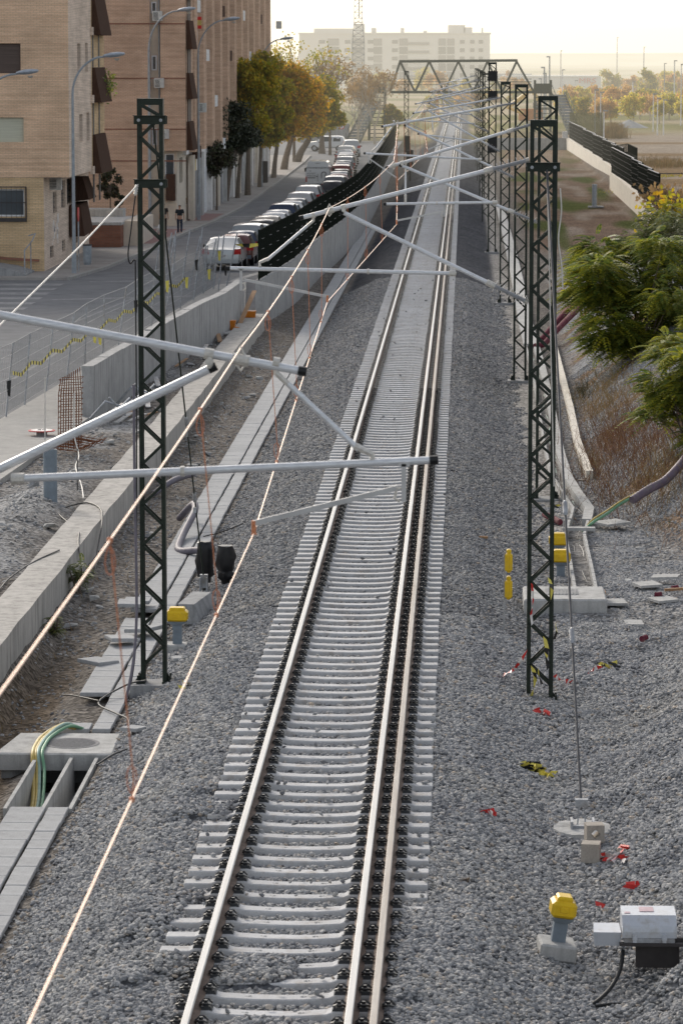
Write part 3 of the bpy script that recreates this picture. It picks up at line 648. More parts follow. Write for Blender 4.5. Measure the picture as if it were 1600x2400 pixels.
DY = [11.2, 16.9, 22.7, 31.6, 37.4, 42.8, 48.8, 58.2, 64.3, 70.4] + [83+6*i for i in range(40) if all(abs(83+6*i-c) > 2 for c, _ in CY)]
DN = {16.9: 'nearest copper dropper, hanging at the left of the frame', 22.7: 'copper dropper passing in front of the yellow box left of the track', 31.6: 'copper dropper crossing just above the nearest steady tube', 37.4: 'copper dropper over the trough slabs, fifth from the camera'}
for y in DY:
    a = wire_at(MW, y); b = wire_at(CW, y)
    if y > 250: continue
    r = empty('dropper', b, DN.get(y, 'thin copper dropper between messenger and contact wires further up the line'), 'dropper wire', 'copper droppers between the overhead wires')
    k = 6 if y < 60 else 4
    MB().tube([(a[0], a[1], a[2]), (b[0]+.01, b[1], b[2]+.10), (b[0], b[1], b[2])], .0034 if y < 90 else .0045, k).build('strand', m_copper2, r)
    m = MB()
    for (p, s) in ((a, -1), (b, 1)):
        m.lathe((p[0], p[1], p[2]-.014), [(.010, 0), (.014, .006), (.014, .022), (.010, .028)], 8)
        loop = [(p[0]+.0+.028*math.sin(u)*(.6+.4*math.sin(u/2)), p[1], p[2]+s*(.03+.14*(1-math.cos(u))/2)) for u in [2*PI*i/10 for i in range(11)]]
        m.tube(loop, .0028, 4, cap=False)
    m.build('clamp_loop', m_copper2, r)
# ------------------------------------------------------------------ guys, feeders, hanging cables
def rod_guy(a, b, label, turn, slack=0, mat=None, r_=.013):
    root = empty('guy_rod', b, label, 'guy rod')
    A = Vector(a); B = Vector(b)
    smooth_angle(MB().tube([A, B], r_, 8).build('rod', mat or m_steel, root), 60)
    t = (B-A).normalized()
    for k in turn:
        q = A+(B-A)*k; m = MB().tube([q-t*.14, q-t*.10, q+t*.10, q+t*.14], [.014,.034,.034,.014], 8); m.tube([q+Vector((0,-.02,-.16)), q+Vector((0,-.02,-.26))], .03, 8); m.build('turnbuckle', m_steel, root)
    return root
gR = rod_guy((1.22, 52.85, 7.22), (1.50, 43.75, -.50), 'long steel guy rod from the nearest right-hand mast down to the round anchor pad', (.57, .76), mat=m_guy, r_=.016)
m = MB()
for s in (-1, 1): m.bar((1.50+s*.05, 43.65, -.72), (1.50+s*.035, 43.72, -.40), .016, .03)
m.box(1.42, 1.58, 43.66, 43.74, -.46, -.36); m.box(1.36, 1.66, 43.5, 43.56, -.74, -.66); m.box(1.36, 1.39, 43.45, 43.75, -.72, -.60); m.box(1.63, 1.66, 43.45, 43.75, -.72, -.60)
m.build('anchor_shackle', m_steel, gR)
m = MB(); P = [(1.51+.40*math.cos(a)*random.uniform(.96,1.03), 43.6+.50*math.sin(a)*random.uniform(.96,1.03)) for a in [2*PI*i/26 for i in range(26)]]
zt_ = -.70; n0 = len(m.v)
for px, py in P: m.v.append((px, py, zt_-.12))
for px, py in P: m.v.append((1.51+(px-1.51)*.93, 43.6+(py-43.6)*.93, zt_+random.uniform(-.01,.015)))
for i in range(26): m.f.append((i, (i+1) % 26, 26+(i+1) % 26, 26+i))
m.v.append((1.51, 43.6, zt_+.012))
for i in range(26): m.f.append((26+i, 26+(i+1) % 26, 52))
o = m.build('anchor_pad', m_conc_l); tag(o, 'round rough concrete anchor pad in the gravel at the foot of the guy rod', 'concrete pad')
gL = rod_guy((-4.78, 54.6, 7.9), (-4.68, 63.3, -.45), 'dark guy rod running down behind the left mast to beside the wrapped signals', (.62, .80), mat=m_green, r_=.014)
m = MB(); m.box(-4.74, -4.60, 63.2, 63.3, -.62, -.38)
for s in (-1, 1): m.box(-4.67+s*.06-.012, -4.67+s*.06+.012, 63.1, 63.3, -.85, -.42)
m.build('anchor_shackle', m_steel, gL)
# pale feeder running from the left mast toward the camera
W = [(-4.98, 54.2, 6.95), (-5.0, 46, 6.42), (-5.02, 38, 5.97), (-4.97, 27, 5.5)]
root = empty('feeder_cable', W[0], 'pale twisted cable slanting down left from the left mast', 'cable')
smooth_angle(MB().tube(W, .012, 8).build('strand', m_white_cable, root), 60)
m = MB()
for k in range(4): m.lathe((-4.99, 54.05-.06*k, 6.93-.035*k), [(.012, -.03), (.035, 0), (.012, .03)], 8)
m.build('clamp', m_alu2, root)
def cable(name, pts, r_, mat, label, cat='cable', group=None, k=8, sub=6, noisy=0):
    P = [Vector(p) for p in pts]; out = []
    for i in range(len(P)-1):
        p0 = P[max(i-1,0)]; p1 = P[i]; p2 = P[i+1]; p3 = P[min(i+2, len(P)-1)]
        for j in range(sub):
            t = j/sub; out.append(.5*((2*p1)+(-p0+p2)*t+(2*p0-5*p1+4*p2-p3)*t*t+(-p0+3*p1-3*p2+p3)*t*t*t))
    out.append(P[-1])
    if r_ > .04:
        rr = []; o2 = []
        for a, b in zip(out[:-1], out[1:]):
            n = max(2, int((b-a).length/.035))
            for q in range(n): o2.append(a+(b-a)*q/n); rr.append(r_*(1.0 if len(rr) % 2 else .90))
        out = o2; rr = rr[:len(out)]
        m = MB().tube(out, rr, 10)
    else: m = MB().tube(out, r_, k)
    o = m.build(name, mat); smooth_angle(o, 60); return tag(o, label, cat, group)
cable('looped_cable', [(-4.99,54.1,6.95),(-5.08,54.1,6.3),(-5.13,54.1,5.9),(-5.1,54.12,5.75),(-5.03,54.1,5.8),(-5.02,54.1,5.5),(-5.02,54.1,3),(-5.04,54.1,1),(-5.06,54.1,-.2),(-5.12,53.9,-.75)], .011, m_cable_b, 'dark earthing cable looping out and running down the left mast')
cable('conduit', [(-5.05,54.0,3.9),(-5.045,54.0,2.2),(-5.03,54.0,.5),(-5.06,53.8,-.3),(-5.16,53.4,-.95)], .022, m_pipe_gr, 'thin grey conduit strapped down the left side of the left mast', 'conduit')
cable('loose_cable', [(1.42,52.9,6.95),(1.44,52.9,6.6),(1.40,52.9,6.2),(1.45,52.9,5.8),(1.47,52.9,5.45)], .011, m_white_cable, 'short pale cable dangling from the right side of the nearest right mast')
cable('down_lead', [(1.22,52.8,7.1),(1.26,52.8,6),(1.30,52.85,4.5),(1.36,52.8,2.5)], .009, m_white_cable, 'pale lead sagging inside the nearest right mast')
# ------------------------------------------------------------------ left side: walls, trough, slab
def extr_path(P, w, z0, z1, mat, name, parent=None, top_noise=0):
    m = MB(); n = len(P)
    L_, R_ = [], []
    for i, (x, y) in enumerate(P):
        a = P[max(i-1,0)]; b = P[min(i+1,n-1)]; t = Vector((b[0]-a[0], b[1]-a[1])).normalized(); nn = Vector((t.y, -t.x))
        R_.append((x, y)); L_.append((x-nn.x*w, y-nn.y*w))
    for i in range(n):
        dz = random.uniform(-top_noise, top_noise)
        za = z0(P[i][1]) if callable(z0) else z0; zb = z1(P[i][1]) if callable(z1) else z1
        m.v += [(*R_[i], za), (*R_[i], zb+dz), (*L_[i], zb+dz), (*L_[i], za)]
    for i in range(n-1):
        for j in range(4): m.f.append((i*4+j, i*4+(j+1) % 4, i*4+4+(j+1) % 4, i*4+4+j))
    m.f.append((0,1,2,3)); m.f.append(tuple((n-1)*4+j for j in (3,2,1,0)))
    return m.build(name, mat, parent)
P = [(-7.3+random.uniform(-.015,.015), y) for y in np.arange(38, 131, 1.5)]
o = extr_path(P, .66, -1.0, -.35, m_oldconc, 'foundation_wall', top_noise=.012); tag(o, 'low rough concrete foundation wall running up the left side of the track', 'wall')
# stained end of timber on top, weeds
FP = [(-7.45,131.2),(-7.2,137),(-6.85,146),(-6.6,163),(-6.1,181),(-5.8,199),(-5.8,216),(-5.86,236),(-6.0,262),(-6.3,300),(-6.6,345)]
def dens(P, step):
    out = []
    for a, b in zip(P[:-1], P[1:]):
        n = max(1, int(round(math.dist(a, b)/step)))
        for i in range(n): t = i/n; out.append((a[0]+(b[0]-a[0])*t, a[1]+(b[1]-a[1])*t))
    out.append(P[-1]); return out
fw = empty('retaining_wall', (-7.45,131.2,-1.0), 'tall pale concrete wall topped by the black fence, left of the track', 'wall')
extr_path(dens(FP, 3), .28, -1.05, .77, m_conc_w, 'wall_body', fw, top_noise=.01)
m = MB()
for x, y in dens(FP, 2.6)[1:-1]: m.box(x-.004, x+.006, y-.012, y+.012, -1.0, .76)
m.build('joint', m_conc, fw)
def panel_fence(P, zb, zt, step, label, slat=.11, out=.0, name='panel_fence'):
    r = empty(name, (P[0][0], P[0][1], zb), label, 'fence')
    D_ = dens(P, step)
    for i, (x, y) in enumerate(D_):
        MB().box(x-.03, x+.03, y-.03, y+.03, zb, zt+.03).build('post', m_fence, r)
        if i == len(D_)-1: break
        x2, y2 = D_[i+1]; m = MB(); n = int(math.dist((x,y),(x2,y2))/slat)
        for j in range(1, n):
            t = j/n; m.bar((x+(x2-x)*t+out*(1-t), y+(y2-y)*t, zb+.04), (x+(x2-x)*t+out*(1-t), y+(y2-y)*t, zt), .045, .055)
        for z in (zb+.12, (zb+zt)/2, zt-.08): m.bar((x+out, y, z), (x2, y2, z), .02, .03, (0,0,1))
        m.bar((x+out, y, zt), (x2, y2, zt), .05, .012, (0,0,1))
        m.build('panel', m_fence, r)
        if i % 1 == 0:
            c = MB()
            for z in np.arange(zb+.35, zt-.1, .38):
                c.bar((x+.04+out*.8, y+(y2-y)*.25, z), (x+.04+(x2-x)*.55+out*.4, y+(y2-y)*.55, z), .006, .014, (0,0,1))
            c.build('clip_strip', m_steel, r)
    return r
FPi = [(x-.14, y) for x, y in FP]
panel_fence(FPi, .77, 2.62, 3.4, 'black upright-slatted fence on the pale wall beside the row of parked cars')
# parapet by the street
par = empty('parapet_wall', (-9.7,92.3,-.6), 'grey concrete parapet wall with joints between the street and the earthworks', 'wall')
PP = [(-9.7,92.3),(-9.45,98),(-9.0,108),(-8.6,116),(-8.15,122.2),(-8.0,129.0)]
D_ = dens(PP, 3.2)
for i in range(len(D_)-1):
    a, b = D_[i], D_[i+1]; g = .03; t = Vector((b[0]-a[0], b[1]-a[1])).normalized()*g
    ztop = .90 + (0 if i < 4 else .02) + random.uniform(-.01,.01)
    extr_path([(a[0]+t.x, a[1]+t.y), (b[0]-t.x*0, b[1]-t.y*0)], .30, -.8, ztop, m_conc_w, 'wall_panel', par)
# cable trough: lids one by one
LZ = -.945
trough_lab = 'pale concrete cover slab laid in the long double strip left of the track'
skip = [(51.6, 54.5), (61.5, 63.0)]
lid1 = None; lid2 = None
i = 0; y = 32.0; cnt = 0
def lid_proto(w): 
    m = MB(); m.hull([(sx*(w/2-.006), sy*.246, 0) for sx in (-1,1) for sy in (-1,1)] + [(sx*w/2, sy*.248, .015) for sx in (-1,1) for sy in (-1,1)] + [(sx*w/2, sy*.248, .055) for sx in (-1,1) for sy in (-1,1)] + [(sx*(w/2-.008), sy*.240, .065) for sx in (-1,1) for sy in (-1,1)]); return m
la = lid_proto(.47).build('trough_lid', m_lid); lb = lid_proto(.27).build('trough_lid', m_lid); used = [False, False]
rest = MB()
while y < 210:
    for j, (cx, pr) in enumerate(((-5.72, la), (-5.31, lb))):
        if 49.0 < y < 51.2: continue
        if any(a < y < b for a, b in skip) and j == 0: continue
        if 45.9 < y < 49.3: continue
        if y < 105:
            o = pr if not used[j] else pr.copy()
            if used[j]: col.objects.link(o)
            used[j] = True
            o.location = (cx+random.uniform(-.006,.006), y, LZ-.065+random.uniform(-.004,.006)); o.rotation_euler = (0, random.uniform(-.01,.01), random.uniform(-.006,.006))
            tag(o, ('wide ' if j == 0 else 'narrow ')+trough_lab, 'cover slab', 'concrete slabs covering the cable trough')
        else:
            rest.cbox(cx, y, LZ-.065, .47 if j == 0 else .27, .49, .065)
    y += .5
o = rest.build('cover_slabs', m_lid); tag(o, 'far stretch of concrete cover slabs merging into one pale strip', 'cover slabs', kind='stuff')
# displaced lids
for k, (x, y, z, rz, ry, lab) in enumerate([(-5.75, 58.9, -.88, .35, .06, 'loose cover slab askew near the foot of the left mast'), (-5.45, 59.8, -.86, -.5, -.1, 'tilted cover slab lying across the strip behind the left mast'), (-5.95, 57.0, -.95, .9, .05, 'cover slab lying off the strip just left of the left mast'), (-4.55, 56.5, -.80, .2, 0, 'short flat slab on the gravel right of the left mast'), (-5.85, 63.0, -.86, 0, 0, 'lifted lid lying across the open gap in the strip'), (-5.9, 62.3, -.80, .03, .02, 'upper of the two lids stacked across the gap in the strip'), (-4.75, 50.2+.2, -.80, 1.0, .02, 'pale slab scrap on gravel right of the manhole slab'), (-6.85, 46.4, -.80, .5, .55, 'broken lid leaning at the left edge by the open trough')]):
    o = la.copy(); col.objects.link(o); o.location = (x, y, z); o.rotation_euler = (.03*(k % 3-1), ry, rz); o['label'] = lab; o['category'] = 'cover slab'; o['group'] = 'displaced cover slabs'
    if k == 3 or k == 6: o.scale = (.6, .6, .8)
# open trough near the slab
tr = empty('open_cable_trough', (-5.6, 47.5, -1.35), 'open concrete cable trough with its covers off, below the manhole slab', 'cable trough')
m = MB()
for x in (-6.02, -5.52, -5.16): m.box(x-.025, x+.025, 45.7, 49.3, -1.5, -.96)
m.box(-6.0, -5.14, 45.7, 49.3, -1.53, -1.5)
m.build('channel', m_conc_l, tr)
# manhole slab
sl = empty('manhole_slab', (-5.75, 50.0, -1.2), 'wide concrete slab with a round manhole cover over the cable trough', 'concrete slab')
m = MB().hull([(-6.62,49.22,-1.16),(-4.94,49.2,-1.16),(-6.62,49.2,-.93),(-4.94,49.18,-.93),(-6.45,50.75,-.93),(-4.97,50.75,-.93),(-6.45,50.75,-1.16),(-4.97,50.75,-1.16),(-6.6,49.24,-.91),(-4.96,49.22,-.91),(-6.43,50.72,-.91),(-4.99,50.72,-.91)])
m.build('slab', m_conc_l, sl)
m = MB().box(-6.55,-6.06,49.35,50.6,-1.6,-1.163); m.box(-5.12,-5.0,49.35,50.6,-1.6,-1.163); m.box(-6.06,-5.12,50.2,50.5,-1.6,-1.163); m.build('pit_wall', m_conc, sl)
m = MB().lathe((-5.60, 49.95, -.915), [(.40, 0), (.40, .010), (.37, .014), (.36, .010), (.02, .010)], 32)
for k in range(-7, 8):
    w = math.sqrt(max(0, .34**2-(k*.045)**2)); m.box(-5.6-w, -5.6+w, 49.95+k*.045-.010, 49.95+k*.045+.010, -.906, -.901)
m.build('manhole_cover', m_cover, sl)
for k, (mt, dx, r_) in enumerate(((m_cy, -.0, .040), (m_cgb, .07, .036), (m_cg, .13, .030), (m_cy, .045, .034))):
    lab = ['thick tan cable draped over the manhole slab into the open trough, leftmost of the bundle', 'pale green cable in the bundle draped over the manhole slab', 'darker green cable on the right of the bundle over the manhole slab', 'thin yellow cable in the middle of the bundle over the manhole slab'][k]
    cable('draped_cable', [(-5.62+dx*.3, 52.1, -1.15),(-5.65+dx*.6, 51.4, -.98),(-5.88+dx, 50.95, -.85+.03*(k%2)),(-6.06+dx, 50.3, -.875),(-6.08+dx, 49.6, -.875),(-6.06+dx, 49.12, -.90),(-6.02+dx*1.2, 48.8, -1.10),(-5.92+dx, 47.9, -1.35),(-5.86+dx, 46.6, -1.44)], r_*.8, mt, lab, group='cables over the manhole slab')
cable('trough_cable', [(-5.35,49.2,-1.47),(-5.33,48,-1.47),(-5.38,46.6,-1.47),(-5.34,45.8,-1.47)], .014, m_cable_b, 'thin black cable lying in the right half of the open trough')
# snaking black and grey cables
cable('black_cable', [(-4.9,54.1,-.72),(-5.2,54.2,-.80),(-5.55,53.2,-.90),(-5.2,52.3,-.90),(-4.95,51.6,-.86),(-4.82,50.6,-.86),(-4.62,49.6,-.84),(-4.9,48.9,-.86),(-5.1,48.6,-.95)], .014, m_cable_g, 'grey cable snaking down past the manhole slab from the left mast')
cable('black_cable', [(-5.55,53.2,-.88),(-6.05,54.3,-1.0),(-6.3,54.8,-1.08)], .012, m_cable_b, 'black cable end lying in the dirt left of the trough strip')
cable('black_cable', [(-5.35,72.5,-.93),(-4.9,73,-.86),(-4.1,74,-.6),(-3.4,75.5,-.30)], .012, m_cable_b, 'black cable crossing the gravel behind the wrapped signals')
cable('black_cable', [(-7.9,70.5,-.42),(-8.3,72,-.35),(-7.9,73.2,-.33),(-7.5,72.4,-.33),(-7.25,70.5,-.36),(-7.2,69.2,-.7),(-7.1,67.5,-1.0)], .016, m_cable_b, 'black cable looping on the low foundation wall and over its edge')
cable('black_cable', [(-7.6,66.0,-.33),(-7.9,64.5,-.34),(-8.15,63,-.42),(-8.2,61.5,-.46),(-8.35,60,-.5)], .014, m_cable_g, 'grey cable winding along the top of the foundation wall')
cable('black_cable', [(-7.5,68.5,-.33),(-7.35,67,-.34),(-7.2,66.0,-.6),(-7.15,65,-1.0)], .016, m_cable_b, 'second black cable slipping over the foundation wall edge')
cable('white_cable', [(-9.0,81.5,1.2),(-8.98,81.2,.3),(-8.8,80.5,-.15),(-8.6,78,-.12),(-8.2,75.5,-.25),(-8.0,74,-.33)], .014, m_white_cable, 'white cable hanging from the rebar and trailing over the ground')
cable('corrugated_pipe', [(-6.1,75.5,-.95),(-5.75,74.8,-.55),(-5.62,73.5,-.55),(-5.75,72,-.85),(-5.70,70.4,-.93),(-5.25,69.6,-.82),(-5.0,69.3,-.80)], .075, m_pipe_gr, 'bent grey corrugated pipe lying across the trough behind the left mast', 'pipe')
cable('corrugated_pipe', [(-7.0,79.5,-.9),(-6.6,80.5,-.7),(-6.3,82,-.75)], .07, m_pipe_gr, 'curled grey corrugated pipe against the foundation wall', 'pipe')
# ------------------------------------------------------------------ yellow junction boxes
def jbox(x, y, zb, h, label, lean=0, w=.36, base=True, rz=0):
    r = empty('junction_box', (x, y, zb), label, 'yellow box', 'yellow trackside junction boxes')
    m = MB().rbox(x-w/2, x+w/2, y-.14, y+.14, zb+h-.20, zb+h-.02, .035); m.rbox(x-w/2+.05, x+w/2-.05, y-.10, y+.10, zb+h-.04, zb+h+.03, .02); c = m.build('lid', m_yellow, r)
    MB().rbox(x-.05, x+.04, y-.155, y-.135, zb+h-.13, zb+h-.07, .006).build('latch', m_yellow, c)
    MB().tube([(x+w/2, y-.05, zb+h-.12), (x+w/2+.03, y-.08, zb+h-.14), (x+w/2+.02, y-.10, zb+h-.18)], .008, 6).build('hasp', m_steel, c)
    m = MB().hull([(x+sx*(w/2-.01), y+sy*.13, zb+h-.20) for sx in (-1,1) for sy in (-1,1)]+[(x+sx*.08, y+sy*.08, zb+h-.26) for sx in (-1,1) for sy in (-1,1)]); m.build('tray', m_grey_post, r)
    MB().box(x-.075, x+.075, y-.05, y+.05, zb, zb+h-.25).build('post', m_grey_post, r)
    if base: MB().rbox(x-.20, x+.20, y-.2, y+.2, zb-.16, zb+.02, .02).build('base', m_conc_l, r)
    if lean: r.rotation_euler = lean
    return r
jbox(-4.72, 57.9, -.78, .60, 'yellow-lidded box on a grey post right of the left mast')
jbox(1.82, 65.4, -.72, .50, 'nearer of the two yellow boxes behind the nearest right mast')
jbox(1.83, 67.6, -.72, .52, 'farther of the two yellow boxes behind the nearest right mast')
jbox(1.03, 37.1, -.54, .50, 'tilted yellow-lidded box on its grey post in the gravel, bottom right', lean=(.05,.14,.1), w=.27)
# two yellow capsules on a post
r = empty('signal_post', (.70, 58.1, -.62), 'slim post with two upright yellow capsule boxes beside the track', 'yellow marker post')
MB().box(.675, .705, 58.08, 58.11, -.62, .78).build('post', m_conc_w, r)
for z in (.62, .17):
    m = MB().rbox(.695, .82, 58.0, 58.16, z-.19, z+.15, .045); m.rbox(.72, .80, 58.02, 58.14, z+.13, z+.20, .02); c = m.build('capsule', m_yellow, r)
    MB().box(.735, .765, 57.985, 58.0, z-.1, z+.1).build('rib', m_yellow, c)
# wrapped dwarf signals
for k, (x, y) in enumerate(((-4.72, 64.3), (-4.32, 63.9))):
    r = empty('wrapped_signal', (x, y, -.68), ['left of two trackside signals bundled in black plastic', 'right of two trackside signals bundled in black plastic, ringed lower down'][k], 'wrapped signal', 'signals wrapped in black plastic')
    m = MB(); prof = [(.10,0),(.12,.10),(.17,.16),(.18,.5),(.19,.75),(.17,.92),(.13,.95)] if k == 0 else [(.07,0),(.09,.12),(.15,.18),(.16,.24),(.15,.27),(.165,.31),(.15,.34),(.165,.38),(.20,.5),(.195,.68),(.165,.86),(.16,.92)]
    rr = random.Random(k+5); K = 18
    n0 = 0
    for (ra, h) in prof:
        for j in range(K):
            a = 2*PI*j/K; q = ra*.86*(1+.10*math.sin(a*5+h*9+k)+.08*math.sin(a*3-h*15)+rr.uniform(-.09,.09)); m.v.append((x+q*math.cos(a)*1.0, y+q*math.sin(a)*.9, -.68+h*.80+rr.uniform(-.008,.008)))
    for i in range(len(prof)-1):
        for j in range(K): m.f.append((i*K+j, i*K+(j+1) % K, (i+1)*K+(j+1) % K, (i+1)*K+j))
    m.f.append(tuple((len(prof)-1)*K+j for j in range(K))); smooth_angle(m.build('plastic_wrap', m_bag, r), 50)
    MB().box(x-.05, x+.05, y-.05, y+.05, -.95, -.72).build('stand', m_black, r)
    if k: MB().tube([(x-.13,y-.02,.04),(x,y-.12,.055),(x+.13,y-.02,.045)], .010, 6).build('pale_rim', m_conc_l, r)
o = MB().hull([(-4.86,60.2,-.80),(-4.5,60.1,-.80),(-4.25,61.6,-.78),(-4.75,61.7,-.80),(-4.9,60.25,-.46),(-4.62,60.2,-.46),(-4.42,61.5,-.44),(-4.74,61.6,-.44)]).build('concrete_plinth', m_conc); tag(o, 'angular grey concrete plinth in front of the wrapped signals', 'concrete plinth')
# rebar, sign, pipe post
r = empty('rebar_cage', (-9.45, 84.5, -.45), 'rusty upright cage of bent reinforcing bars by the street kerb', 'rebar cage')
m = MB()
for i in range(9):
    for yy in (84.2, 84.7): m.tube([(-9.70+.062*i, yy, -.4), (-9.68+.062*i, yy, .9), (-9.62+.05*i, yy, 1.28+.03*i)], .010, 4)
for k in range(13):
    z = -.3+.13*k; q = .02*k
    m.tube([(-9.71+q*.2,84.15,z),(-9.18+q*.2,84.15,z+.03),(-9.18+q*.2,84.75,z+.03),(-9.71+q*.2,84.75,z),(-9.71+q*.2,84.15,z)], .008, 4, cap=False)
m.build('bars', m_rust, r)
m = MB()
for i in range(16):
    a = random.uniform(-.3,.5); m.tube([(-9.9+.02*i, 83.0+.12*i, -.25+.01*i), (-9.1+.03*i, 82.9+.13*i, -.30+a*.15), (-8.9+.02*i, 82.9+.13*i, -.18)], .009, 4)
for i in range(8):
    m.tube([(-9.95+.15*i, 82.8, -.28), (-9.8+.15*i, 85.4, -.2)], .008, 4)
o = m.build('reinforcing_mat', m_rust); tag(o, 'rusty mat of loose hooked bars lying at the foot of the rebar cage', 'rebar')
for x, y, h, lab in ((-9.55, 83.2, 1.7, 'thin white rod standing left of the rebar cage'),): tag(MB().tube([(x-.35,y,-.5),(x-.33,y,h-.3)], .014, 6).build('white_rod', m_white_cable), lab, 'rod')
r = empty('round_sign', (-10.5, 87.6, -.42), 'round red-rimmed sign lying flat on the ground by the kerb', 'road sign')
MB().lathe((-10.5,87.6,-.33), [(.33,0),(.34,.005),(.34,.02),(.33,.024)], 28).build('rim', m_signred, r)
MB().lathe((-10.5,87.6,-.305), [(.27,0),(.27,.006),(.02,.006)], 28).build('face', m_tape_w, r)
text('50', .22, (-10.5,87.6,-.292), ((1,0,0),(0,1,0),(0,0,1)), m_cable_g, r, 'digits')
MB().box(-10.62,-10.38,87.5,87.75,-.6,-.33).build('support', m_conc, r)
o = MB().lathe((-8.57, 72.9, -.75), [(.145,0),(.145,1.58),(.12,1.58),(.12,1.3)], 20).build('pipe_post', m_grey_post); smooth_angle(o, 40); tag(o, 'short thick grey pipe post standing in the earth under the nearest tubes', 'post')
for x, y, z, lab in ((-8.9, 63, 1.1, 'bare iron bar standing at the left edge'), (-8.35, 76, .6, 'thin iron bar right of the grey pipe post'), (-9.1, 77, .55, 'thin iron bar left of the grey pipe post')): tag(MB().tube([(x,y,-.6),(x+.01,y,z-.1)], .012, 5).build('iron_bar', m_iron), lab, 'iron bar')
# buckets and clutter by the wall gap
def bucket(x, y, z, s, label):
    m = MB().hull([(x-s*.4,y-s*.3,z),(x+s*.4,y-s*.3,z),(x+s*.4,y+s*.3,z),(x-s*.4,y+s*.3,z),(x-s*.5,y-s*.4,z+s*.8),(x+s*.5,y-s*.4,z+s*.8),(x+s*.5,y+s*.4,z+s*.8),(x-s*.5,y+s*.4,z+s*.8)])
    r = empty('orange_crate', (x,y,z), label, 'orange container'); m.build('body', m_orange, r); MB().box(x-s*.52,x+s*.52,y-s*.42,y+s*.42,z+s*.8,z+s*.86).build('rim', m_orange, r)
bucket(-8.15, 123.2, -.5, .42, 'orange container at the end of the parapet wall')
bucket(-7.72, 127.6, -.5, .45, 'orange container leaning near the end of the fence wall')
tag(MB().bar((-7.9,124.5,-.4),(-7.6,128.5,.55),.16,.03,(0,0,1)).build('plank', m_wood), 'grey-brown plank leaning up beside the fence wall end', 'plank')
tag(MB().bar((-8.3,121.2,-.47),(-7.7,122.4,-.44),.5,.05,(0,0,1)).build('flat_slab', m_conc_l), 'flat pale slab on the ground by the orange containers', 'slab')
for i in range(9):
    x = random.uniform(-8.5,-7.7); y = random.uniform(122.5,127); s = random.uniform(.06,.16)
    m = MB().hull([(x+random.uniform(-s,s), y+random.uniform(-s,s)*1.5, -.5+random.uniform(0,s*1.6)) for _ in range(10)])
    o = m.build('site_debris', [m_orange, m_conc_l, m_wood, m_debris][i % 4]); tag(o, 'small lump of site rubbish among the orange containers', 'debris', 'rubbish by the orange containers')
for i in range(64):
    x = random.choice([random.uniform(-9.3,-8.0), random.uniform(-7.0,-6.2)]); y = random.uniform(60,118); s = random.uniform(.05,.17); z = gz(x,y)
    m = MB().hull([(x+random.uniform(-s,s), y+random.uniform(-s,s), z+random.uniform(-.02,s*.8)) for _ in range(12)])
    o = m.build('rubble_block', m_conc_l if i % 3 else m_conc); tag(o, 'broken lump of concrete lying in the dirt left of the track', 'rubble', 'concrete lumps left of the track')
for x,y,rz,lab in ((-9.2,91.5,.4,'bent grey rod and plate bundle left of the parapet end'),(-8.9,95.5,.8,'metal scrap against the inside of the parapet')):
    m = MB().bar((x-.2,y-.6,-.4),(x+.35,y+.5,-.05),.18,.02,(0,0,1)); m.tube([(x-.5,y,-.4),(x-.1,y,.05),(x+.3,y+.2,-.1),(x+.5,y+.4,.1)], .03, 6); m.tube([(x,y,.15),(x+.4,y+.3,-.35)], .025, 6); tag(m.build('metal_scrap', m_steel), lab, 'scrap metal')
for i in range(12):
    x = random.uniform(-9.1,-8.1); y = random.uniform(84,119); a = random.uniform(-1,1); l = random.uniform(.4,.9); z = gz(x,y)+.05
    tag(MB().bar((x-l*.3*a,y-l,z),(x+l*.3*a,y+l,z+random.uniform(0,.18)),random.uniform(.06,.16),.03,(0,0,1)).build('timber_offcut', [m_wood,m_steel,m_conc_l][i % 3]), 'plank or bar dropped in the dirt behind the parapet', 'offcut', 'offcuts behind the parapet')
# ------------------------------------------------------------------ right side
r = empty('concrete_cover_block', (1.8, 61.5, -.8), 'broad concrete inspection block with a grooved cover between mast and slope', 'concrete block')
MB().rbox(1.06, 2.50, 60.75, 62.3, -.95, -.42, .03).build('block', m_conc_l, r)
m = MB().box(1.45, 2.02, 61.25, 61.95, -.421, -.412)
for k in range(9): m.box(1.49+.06*k, 1.51+.06*k, 61.28, 61.92, -.412, -.404)
m.build('grooved_cover', m_conc, r)
# winding trough
TP = [(2.20,62.4),(2.22,66),(2.24,70.5),(2.38,72.6),(2.50,74.5),(2.36,77),(2.22,80),(2.18,84),(2.18,89),(2.22,95),(2.25,101.5),(2.26,109),(2.24,117),(2.22,128),(2.30,155),(2.32,185),(2.3,230)]
r = empty('winding_trough', (2.2, 62.4, -.8), 'open pale trough winding away beside the right-hand masts', 'cable trough')
def strip(P, off, w, z0, z1, wob=0):
    m = MB(); n = len(P)
    for i, (x, y) in enumerate(P):
        a = P[max(i-1,0)]; b = P[min(i+1,n-1)]; t = Vector((b[0]-a[0], b[1]-a[1])).normalized(); nn = Vector((t.y, -t.x)); d = random.uniform(-wob, wob)
        for o_, z in ((off-w/2,z0),(off-w/2,z1+d),(off+w/2,z1+d),(off+w/2,z0)): m.v.append((x+nn.x*o_, y+nn.y*o_, z))
    for i in range(n-1):
        for j in range(4): m.f.append((i*4+j, i*4+(j+1) % 4, i*4+4+(j+1) % 4, i*4+4+j))
    m.f.append((0,1,2,3)); m.f.append(tuple((n-1)*4+j for j in (3,2,1,0))); return m
DTP = dens(TP, .5)
